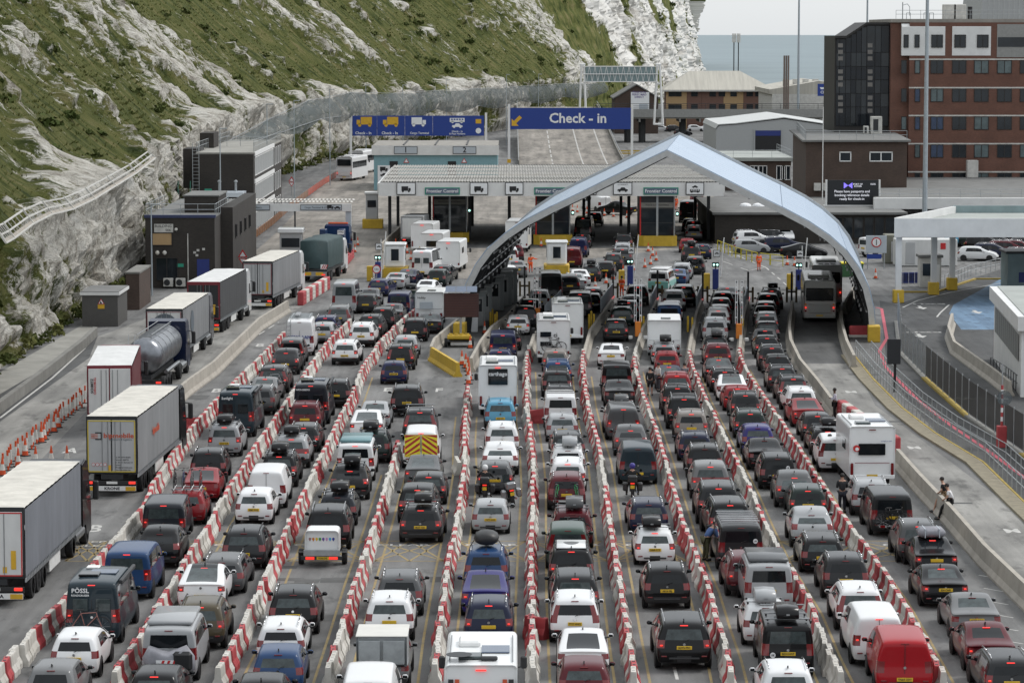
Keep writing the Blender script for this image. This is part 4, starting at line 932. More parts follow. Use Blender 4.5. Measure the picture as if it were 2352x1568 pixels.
def motorhome(x, y, yaw, label, text_=None, W=2.3, L=6.9, H=3.0, win=(0, 2.05, 1.25, .55), stripe=None, lamps='tall', lit=True, win_mat='glass', lowcap=False, name='motorhome', dish=False, bikes=0, tint='gel_white', far=False, wins2=None):
    root = thing(name, label, 'motorhome', at(x, y), -yaw, 'motorhomes'); o = -1.6
    m, vs, fs = rounded_box(W, L-1.2, H, .55); m.add([(a, b+o, c) for a, b, c in vs], fs, tint); m.build('body', root, False)
    m = MB(); y1 = L-1.25+o; m.prism([(y1, .5), (y1, 2.35), (y1+.35, 2.3), (y1+1.0, 1.35), (y1+1.75, 1.15), (y1+1.85, .5)], 'x', -1.0, 1.0, 'gel_white'); m.build('cab', root)
    m = MB(); m.prism([(y1+.42, 2.28), (y1+1.02, 1.40), (y1+1.05, 1.44), (y1+.45, 2.32)], 'x', -.88, .88, 'glass'); m.build('windscreen', root)
    if win:
        for w0 in ([win]+(wins2 or [])): m = MB(); m.box((w0[0], o-.005, w0[1]), (w0[2], .035, w0[3]), win_mat, bev=.03); m.build('rear_window', root)
    for s in (-1, 1):
        m = MB(); m.box((s*W/2, o+2.2, 2.05), (.035, 1.3, .55), 'glass', bev=.015); m.build('side_window', root)
        m = MB(); m.box((s*(W/2-.14), o-.01, 1.0 if lamps == 'tall' else .85), (.14, .05, .62 if lamps == 'tall' else .22), 'lamp_red', bev=.02); m.build('tail_light', root)
        m = MB(); m.box((s*(W/2+.22), y1+.75, 1.75), (.22, .14, .42), 'black_plastic', bev=.05); m.tube((s*.95, y1+.8, 1.55), (s*(W/2+.2), y1+.75, 1.6), .025, 'black_plastic'); m.build('wing_mirror', root)
    m = MB(); m.box((0, o-.01, .62), (W*.98, .08, .22), 'gel_white' if not lowcap else 'trim', bev=.03); m.build('bumper', root)
    m = MB(); m.box((0, o-.06, .68), (.54, .02, .12), 'plate_yellow'); m.build('number_plate', root)
    m = MB(); m.box((0, o+.02, H-.17), (.34, .04, .045), 'brake_lit' if lit else 'lamp_red'); m.build('brake_light', root)
    if not far:
        m = MB(); m.box((-.35, o+1.2, H+.05), (.75, .75, .12), 'glass_pale', bev=.04); m.build('roof_hatch', root)
        m = MB(); m.box((.45, o+2.4, H+.04), (.9, 1.1, .04), 'solar'); m.build('solar_panel', root)
        m = MB(); m.box((-.4, o+3.4, H+.08), (.7, 1.0, .22), 'white_paint', bev=.06); m.build('roof_air_unit', root)
        for s in (-1, 1): m = MB(); m.tube((s*(W/2-.15), o+.4, H+.05), (s*(W/2-.15), o+4.6, H+.05), .025, 'grey_metal'); m.build('roof_rail', root)
    if dish: m = MB(); m.lathe([(.05, 0), (.40, .06), (.42, .08)], (-.7, o+.75, H+.12), 'dark_metal', 16); m.build('satellite_dish', root); m = MB(); m.box((.25, o+.7, H+.08), (.55, .25, .12), 'dark_metal', bev=.04); m.build('roof_vent', root)
    if text_: text(text_[0], text_[1], text_[4] if len(text_) > 4 else 'ink', (text_[2], o-.04, text_[3]), parent=root, bold=.02)
    if stripe:
        for q in stripe: m = MB(); m.box((q[0], o-.012, q[1]), (q[2], .02, q[3]), q[4]); m.build('stripe', root)
    wheels(root, (-W/2+.2, W/2-.2), (0, 3.6), .33, False)
    m = MB(); m.box((0, 2.0, .5), (1.2, 6, .2), 'dark_metal'); m.build('chassis', root)
    return root
def caravan(x, y, yaw, label, W=2.25, L=5.5, H=2.6, win=(0, 1.75, 1.2, .5), wm='glass', text_=None, group='touring caravans', low=.42):
    root = thing('caravan', label, 'caravan', at(x, y), -yaw, group); o = -2.2
    m, vs, fs = rounded_box(W, L, H, low, .12, .14, .35); m.add([(a, b+o, c) for a, b, c in vs], fs, 'gel_white'); m.build('body', root)
    if win: m = MB(); m.box((win[0], o-.0+.05, win[1]), (win[2], .05, win[3]), wm, bev=.04); m.build('rear_window', root)
    for s in (-1, 1): m = MB(); m.box((s*(W/2-.2), o+.0, low+.35), (.2, .08, .4), 'lamp_red', bev=.03); m.build('tail_light', root)
    for s in (-1, 1): m = MB(); m.box((s*W/2, o+2.0, 1.75), (.04, 1.2, .5), 'glass', bev=.015); m.build('side_window', root)
    m = MB(); m.box((0, o, low+.12), (W*.96, .10, .22), 'grey_metal', bev=.03); m.build('bumper', root); m = MB(); m.box((0, o-.06, low+.15), (.5, .02, .11), 'plate_yellow'); m.build('number_plate', root)
    m = MB(); m.box((.1, o+1.3, H+.03), (.7, .6, .10), 'glass_pale', bev=.04); m.build('roof_hatch', root)
    m = MB(); m.tube((0, o+L-.4, .45), (0, o+L+1.1, .45), .05, 'dark_metal'); m.build('drawbar', root)
    m = MB(); m.box((0, o+.02, 1.28), (W*.92, .04, .03), 'grey_metal'); m.build('seam', root)
    wheels(root, (-W/2+.16, W/2-.16), (0,), .33, False)
    if text_: text(text_[0], text_[1], 'ink', (text_[2], o-.02, text_[3]), parent=root, bold=.02)
    return root
def coach(x, y, yaw, label, col, L=11.5, H=3.45, winz=(1.75, 2.75), group=None):
    root = thing('coach', label, 'coach', at(x, y), -yaw, group); o = -2.9; W = 2.5
    m, vs, fs = rounded_box(W, L, H, .38, .22, .12, .25); m.add([(a, b+o, c) for a, b, c in vs], fs, 'paint'); m.build('body', root, False, col)
    m = MB(); m.box((0, o+.06, sum(winz)/2), (W*.86, .12, winz[1]-winz[0]), 'glass', bev=.05); m.build('rear_window', root)
    for s in (-1, 1):
        for k in range(6): m = MB(); m.box((s*W/2, o+1.3+k*1.65, 2.45), (.04, 1.55, .95), 'glass', bev=.015); m.build('side_window', root)
        for k, q in enumerate(('lamp_red', 'lamp_lit', 'lamp_orange')): m = MB(); m.lathe([(.08, -.02), (.07, .04)], (s*(W/2-.16), o+.02, .95+k*.26), q, 10, 'y'); m.build('tail_light', root)
        m = MB(); m.box((s*(W/2+.2), o+L-.1, 2.7), (.2, .25, .5), 'black_plastic', bev=.05); m.build('wing_mirror', root)
    m = MB(); m.box((0, o+4.5, H+.08), (1.7, 2.2, .22), 'paint', bev=.08); m.build('roof_air_unit', root, False, col)
    for k in range(3): m = MB(); m.box((-.5+k*.5, o+1.2, H+.02), (.4, .6, .06), 'trim', bev=.02); m.build('roof_vent', root)
    m = MB(); m.box((0, o+.02, 1.15), (W*.7, .06, .7), 'paint', bev=.02); m.build('engine_door', root, False, tuple(c*.85 for c in col))
    m = MB(); m.box((0, o-.02, .52), (W*.96, .1, .22), 'paint', bev=.03); m.build('bumper', root, False, tuple(c*.8 for c in col)); m = MB(); m.box((0, o-.08, .60), (.54, .02, .12), 'plate_yellow'); m.build('number_plate', root)
    wheels(root, (-1.08, 1.08), (0, 6.0)); return root
def motorcycle(x, y, yaw, label, col, panniers='black_plastic', lean=0):
    root = thing('motorcycle', label, 'motorcycle', at(x, y), -yaw, None); root.rotation_euler = (0, lean, -yaw)
    for yy, w_ in ((0, .17), (1.5, .12)):
        m = MB(); m.lathe([(.20, -w_/2), (.29, -w_/2), (.33, -w_*.2), (.33, w_*.2), (.29, w_/2), (.20, w_/2)], (0, yy, .33), 'rubber', 18, 'x'); o = m.build('wheel', root); m = MB(); m.lathe([(.2, -.03), (.2, .03)], (0, yy, .33), 'dark_metal', 12, 'x'); m.build('rim', o)
    m = MB(); m.prism([(.25, .45), (.3, .8), (.6, .85), (.95, 1.05), (1.2, 1.0), (1.3, .8), (1.15, .4), (.8, .3)], 'x', -.16, .16, 'paint'); m.build('fairing', root, False, col)
    m = MB(); m.prism([(-.25, .82), (-.2, .9), (.5, .86), (.72, .9), (.6, .78), (.0, .74)], 'x', -.15, .15, 'black_plastic'); m.build('seat', root)
    for s in (-1, 1): m = MB(); m.box((s*.36, -.02, .68), (.24, .48, .40), panniers, bev=.05); m.build('pannier', root)
    m = MB(); m.box((0, -.35, 1.10), (.46, .40, .34), panniers, bev=.06); m.build('top_box', root)
    m = MB(); m.path([(-.40, 1.02, 1.12), (-.15, 1.15, 1.1), (.15, 1.15, 1.1), (.40, 1.02, 1.12)], .02, 'black_plastic'); m.build('handlebar', root)
    for s in (-1, 1):
        m = MB(); m.tube((s*.08, 1.5, .33), (s*.08, 1.2, 1.0), .03, 'grey_metal'); m.build('fork_leg', root)
        m = MB(); m.tube((s*.3, 1.1, 1.12), (s*.38, 1.12, 1.30), .008, 'black_plastic'); m.lathe([(.07, 0), (.06, .02)], (s*.38, 1.1, 1.32), 'glass', 8, 'y'); m.build('mirror', root)
    m = MB(); m.prism([(1.15, 1.05), (1.3, 1.0), (1.1, 1.45)], 'x', -.18, .18, 'glass_pale'); m.build('screen', root)
    m = MB(); m.box((0, -.50, .72), (.2, .03, .16), 'plate_yellow'); m.tube((0, -.3, .75), (0, -.5, .75), .02, 'black_plastic'); m.build('number_plate', root)
    m = MB(); m.box((0, -.42, .88), (.20, .04, .06), 'lamp_lit'); m.build('tail_light', root)
    m = MB(); m.tube((.2, -.1, .42), (.16, .6, .35), .06, 'chrome'); m.build('exhaust', root)
    return root
# ================================================================ LANES: barrier rows, markings, queueing vehicles
BL = [
 [(0,1551),(101,1444),(162,1379),(243,1280),(329,1179),(354,1123),(405,1042),(435,999),(481,948),(554,873),(595,833),(652,774)],
 [(266,1561),(316,1492),(354,1424),(405,1343),(473,1229),(532,1126),(582,1045),(643,958),(706,860),(751,797),(806,742)],
 [(506,1551),(549,1470),(605,1353),(656,1234),(706,1131),(757,1019),(808,920),(834,852),(876,791),(924,744),(952,719)],
 [(757,1551),(792,1437),(825,1323),(868,1191),(884,1136),(904,1072),(914,1024)],
 [(1000,1543),(1010,1444),(1033,1292),(1053,1186),(1068,1075),(1066,1000),(1071,941),(1076,898)],
 [(1223,1551),(1221,1449),(1220,1348),(1222,1247),(1224,1150),(1226,1100),(1222,1042),(1216,989),(1210,953),(1210,890),(1209,840),(1214,806)],
 [(1456,1561),(1433,1424),(1420,1336),(1398,1200),(1387,1110),(1377,1042),(1359,979),(1347,923),(1337,850),(1340,815)],
 [(1680,1561),(1663,1487),(1642,1424),(1617,1336),(1569,1217),(1541,1118),(1516,1029),(1490,953),(1468,890),(1456,840),(1461,806)],
 [(1929,1561),(1890,1480),(1852,1386),(1784,1272),(1750,1200),(1713,1113),(1675,1037),(1642,969),(1612,908),(1590,850),(1581,815)],
 [(2161,1561),(2098,1444),(2047,1353),(1997,1285),(1950,1223),(1903,1148),(1865,1090),(1827,1029),(1789,974),(1757,926),(1726,880),(1701,834),(1699,811)],
 [(2400,1380),(2351,1340),(2263,1256),(2187,1170),(2111,1090),(2055,1030),(1980,955),(1908,912),(1878,872),(1838,825),(1816,780),(1813,747)],
]
BW = [[at(x, y, .42 if i < 10 else .8).xy for x, y in P] for i, P in enumerate(BL)]
def lane_dir(lane, Y):
    def sl(P):
        ys = [p.y for p in P]; f = lambda q: float(np.interp(q, ys, [p.x for p in P]))
        a, b = max(ys[0], Y-9), min(ys[-1], Y+9)
        if b-a < 6: a, b = (ys[-1]-18, ys[-1]) if Y > ys[-1]-6 else (ys[0], ys[0]+18)
        return (f(b)-f(a))/(b-a)
    i = max(0, min(9, lane-1)); return math.atan((sl(BW[i])+sl(BW[i+1]))/2)
def row_points(P, step):
    out = []; need = 0.0
    for a, b in zip(P, P[1:]):
        d = (b-a); L = d.length; t = need
        while t < L: out.append((a+d*(t/L), math.atan2(d.x, d.y))); t += step
        need = t-L
    return out
# one water-filled barrier block: stepped profile, flared foot, slots
def block_mesh(m_):
    m = MB(); L = 1.0
    prof = [(-.24, 0), (-.24, .20), (-.13, .42), (-.10, .78), (-.085, .82), (.085, .82), (.10, .78), (.13, .42), (.24, .20), (.24, 0)]
    n = len(prof); vs = []
    for y, k in ((-L/2, .93), (-L/2+.03, 1), (-.12, 1), (-.10, .93), (.10, .93), (.12, 1), (L/2-.03, 1), (L/2, .93)): vs += [(a*k, y, b*(1 if k == 1 else .985)) for a, b in prof]
    fs = [(r*n+k, r*n+k+1, (r+1)*n+k+1, (r+1)*n+k) for r in range(7) for k in range(n-1)]+[tuple(range(n)), tuple(range(7*n, 8*n))]
    m.add(vs, fs, m_)
    for s in (-1, 1): m.box((s*.0, s*.28, .822), (.10, .12, .02), 'trim' if m_ == 'bar_red' else 'dirty_white')
    return m.mesh('barrier_block')
BM = {'red': block_mesh('bar_red'), 'white': block_mesh('bar_white')}
rowname = ['beside the lorry lane', 'right of the camper vans with bikes', 'left of the balloon trailer', 'right of the balloon trailer', 'left of the silver hatchback with motorcycles', 'right of the purple car', 'left of the black large SUVs', 'right of the black large SUVs', 'left of the white and red vans', 'right of the white and red vans']
blocks = []; rb = random.Random(5)
for r in range(10):
    pts = row_points(BW[r], 1.02)
    for k, (p, a) in enumerate(pts):
        c = 'red' if k % 2 else 'white'
        if r == 3 and k < 3: pass
        if rb.random() < .12 or (noise.noise((k*.12, r*3.1, 0)) > .28 and c == 'red'): c = 'white'
        z = 0.; blocks.append((p.y, p, a+rb.gauss(0, .045), c, r))
blocks.sort(key=lambda q: q[0])
SINGLE, REST = blocks[:300], blocks[300:]
nth = Counter(); ordn = lambda n: '%d%s' % (n, 'th' if 10 <= n % 100 <= 20 else {1: 'st', 2: 'nd', 3: 'rd'}.get(n % 10, 'th'))
for _, p, a, c, r in SINGLE:
    nth[r] += 1
    o = link('barrier_block', BM[c], None, None, (p.x+rb.gauss(0, .035), p.y, 0), (0, 0, -a))
    tag(o, '%s barrier block, %s from near end, row %s' % (c, ordn(nth[r]), rowname[r]), 'barrier', '%s barrier blocks %s' % (c, rowname[r]))
m = {'red': MB(), 'white': MB()}
for _, p, a, c, r in REST:
    T = Matrix.Translation((p.x+rb.gauss(0, .035), p.y, 0)) @ Matrix.Rotation(-a, 4, 'Z'); s = BM[c]
    m['red'].add([v.co.copy() for v in s.vertices], [tuple(f.vertices) for f in s.polygons], 'bar_red' if c == 'red' else 'bar_white', T)
tag(m['red'].build('barrier_blocks'), 'far rows of red and white barrier blocks dividing the car lanes', 'barrier', kind='stuff')
# tipped and stray blocks
for i, (x, y, rx, rz, c, lab) in enumerate([(1232,1448,0,.9,'red','red barrier block knocked out of line beside white estate SUV'), (1222,955,R(80),1.3,'red','red barrier block lying on its side by light blue SUV'), (440,975,0,1.25,'red','red barrier block across the gap beside bipmobile lorry'), (405,980,0,1.35,'white','white barrier block across the gap beside bipmobile lorry'), (380,975,0,1.3,'red','end red barrier block nearest the bipmobile lorry'), (1050,1072,R(12),.2,'white','white barrier block standing askew left of white SUVs')]):
    o = link('barrier_block', BM[c], None, None, at(x, y+16)+Vector((0, 0, .25 if rx > 1 else 0)), (rx, 0, rz)); tag(o, lab, 'barrier')
# ---- painted lines
def strip(name, P, w_, z, m_, dash=None):
    m = MB(); P = [Vector((p[0], p[1])) for p in P]
    for a, b in zip(P, P[1:]):
        d = (b-a); L = d.length; d.normalize(); n_ = Vector((-d.y, d.x))*w_/2; t = 0
        while t < L-1e-6:
            e = min(L, t+(dash[0] if dash else L)); p, q = a+d*t, a+d*e
            m.face([(p.x-n_.x, p.y-n_.y, z), (q.x-n_.x, q.y-n_.y, z), (q.x+n_.x, q.y+n_.y, z), (p.x+n_.x, p.y+n_.y, z)], m_); t = e+(dash[1] if dash else 0)
    return struct(m.build(name))
for r in range(1, 10):
    for s in (-1, 1):
        if r in (1, 2) and s < 0 or (r == 5 and s > 0 and False): continue
        Pn = [(p.x+s*.62, p.y) for p in BW[r]]
        yy = [q for q in Pn if q[1] < 235]
        strip('yellow_lane_line', yy[:max(2, len(yy)-1)], .10, .005, 'yellow_line', (24, 1.2+.3*r))
def mark(s, x, y, size, flip=False, wide=1.0, m_='white_line', z=.006, stretch=1.9, rz=0):
    p = at(x, y); o = text(s, size, m_, (p.x, p.y, z), (0, 0, rz), name='lane_lettering', bold=.02, wide=wide, dep=.001); o.scale = (1, stretch, 1); struct(o); return o
for x, y, q in ((163,1035,'A'),(218,1214,'B'),(378,1031,'B'),(597,793,'B'),(497,897,'B'),(890,895,'E'),(1008,896,'F')): mark(q, x, y, 1.15, stretch=2.4)
for x, y in ((1955,900),(2100,1028),(2325,1219)): mark('M', x, y, 1.0, stretch=1.6)
for lane, (x0, x1) in {0: (150, 250), 1: (250, 470), 2: (480, 650), 3: (660, 840), 4: (860, 1020), 5: (1045, 1212), 6: (1232, 1398), 7: (1412, 1580), 8: (1600, 1780), 9: (1800, 1990), 10: (1975, 2200)}.items():
    y0, y1 = 1242, 1288; m = MB()
    a, b, c, d = at(x0, y1), at(x1, y1), at(x1-4 if lane < 6 else x1-18, y0), at(x0+6 if lane < 6 else x0-10, y0)
    A, B, C, D = a.xy, b.xy, c.xy, d.xy
    lns = [(A, B), (D, C), (A, C), (B, D), ((A+B)/2, C), ((A+B)/2, D), ((C+D)/2, A), ((C+D)/2, B)]
    for u, v in lns:
        dd = (v-u).normalized(); n_ = Vector((-dd.y, dd.x))*.055; m.face([(u.x-n_.x, u.y-n_.y, .0055), (v.x-n_.x, v.y-n_.y, .0055), (v.x+n_.x, v.y+n_.y, .0055), (u.x+n_.x, u.y+n_.y, .0055)], 'yellow_line')
    struct(m.build('box_junction_marking'))
    if lane: mark('CLEAR', (x0+x1)/2-(14 if lane < 5 else 0), 1251, .60, stretch=1.1, wide=1.35)
mark('KEEP', 205, 1244, .55, stretch=1.1, wide=1.3); mark('CLEAR', 222, 1253, .55, stretch=1.1, wide=1.3)
for k in range(14):      # parking bay ticks on the right
    x, y = 2155+k*11.5, 1230+k*30; p, q = at(x+70, y+30), at(x+115, y+38); strip('bay_tick', [p.xy, q.xy], .09, .0055, 'white_line')
strip('lorry_edge_line', [at(x, y).xy for x, y in ((0,960),(120,868),(195,800))], .15, .014, 'white_line')
strip('lane_dash', [at(x, y).xy for x, y in ((375,935),(430,885),(520,815),(640,740))], .12, .007, 'white_line', (3, 2))
m = MB(); p = at(1552, 1545); m.box((p.x, p.y, .003), (.12, 2.2, .004), 'white_line'); struct(m.build('lane_dash'))
# darker tarmac repairs and gully covers
mat('patch', (.085, .085, .083), .9, var=.3, scale=1.5)
for x, y, w_, h in ((665,1330,1.1,.7),(705,1334,1.0,1.0),(775,1332,1.4,1.2),(775,1418,1.0,1.4),(1640,1305,2.2,1.3),(430,912,2.6,2.2),(660,1302,.8,.7),(2190,1155,1.8,.5),(1985,860,2.0,.8),(2165,1245,1.8,1.2),(2035,968,2.2,.8),(860,1420,.9,.9),(890,1414,.7,1.2),(1010,1330,.8,1.3)):
    p = at(x, y); m = MB(); ZP = .0041+.00008*(x % 17); m.face([(p.x-w_/2, p.y-h/2, ZP), (p.x+w_/2, p.y-h/2, ZP), (p.x+w_/2+.05, p.y+h/2, ZP), (p.x-w_/2-.03, p.y+h/2, ZP)], 'patch'); struct(m.build('tarmac_patch'))
# ---- colours and words
CO = dict(black=(.005,.005,.006), dkgrey=(.020,.021,.023), grey=(.085,.087,.09), mgrey=(.16,.162,.165), silver=(.34,.35,.36), white=(.72,.725,.73), red=(.215,.009,.013), dkred=(.085,.006,.011), blue=(.018,.05,.13), dkblue=(.007,.011,.035), navy=(.012,.016,.06), ltblue=(.10,.30,.44), green=(.045,.075,.06), dkgreen=(.012,.022,.020), bronze=(.075,.06,.036), purple=(.022,.018,.13), slate=(.022,.035,.045), taupe=(.20,.18,.165), vred=(.33,.006,.012), dgslate=(.02,.023,.03), mint=(.25,.55,.50))
CN = dict(dkgrey='dark grey', mgrey='mid grey', dkred='dark red', dkblue='dark blue', navy='navy blue', ltblue='light blue', dkgreen='dark green', dgslate='charcoal', vred='bright red', slate='slate blue', taupe='taupe')
KN = dict(hatchback='hatchback', small_hatchback='small hatchback', estate_car='estate car', suv='SUV', dark_rail_suv='SUV', tall_light_suv='SUV with tall tail lights', large_suv='large SUV', bar_light_suv='SUV with full-width tail light', coupe_suv='sloping-roof SUV', saloon_car='saloon car', fastback_car='fastback car', glass_roof_car='car with glass roof', people_carrier='people carrier', leisure_van='windowed small van', window_van='passenger van', panel_van='panel van', glazed_door_van='van with glazed rear doors', high_roof_camper='high-roof camper van', high_roof_van='high-roof van', minibus='minibus', pickup_truck='pickup truck')
CAT = {k: ('van' if 'van' in k or k in ('high_roof_camper', 'minibus') else 'pickup' if 'pickup' in k else 'car') for k in KN}
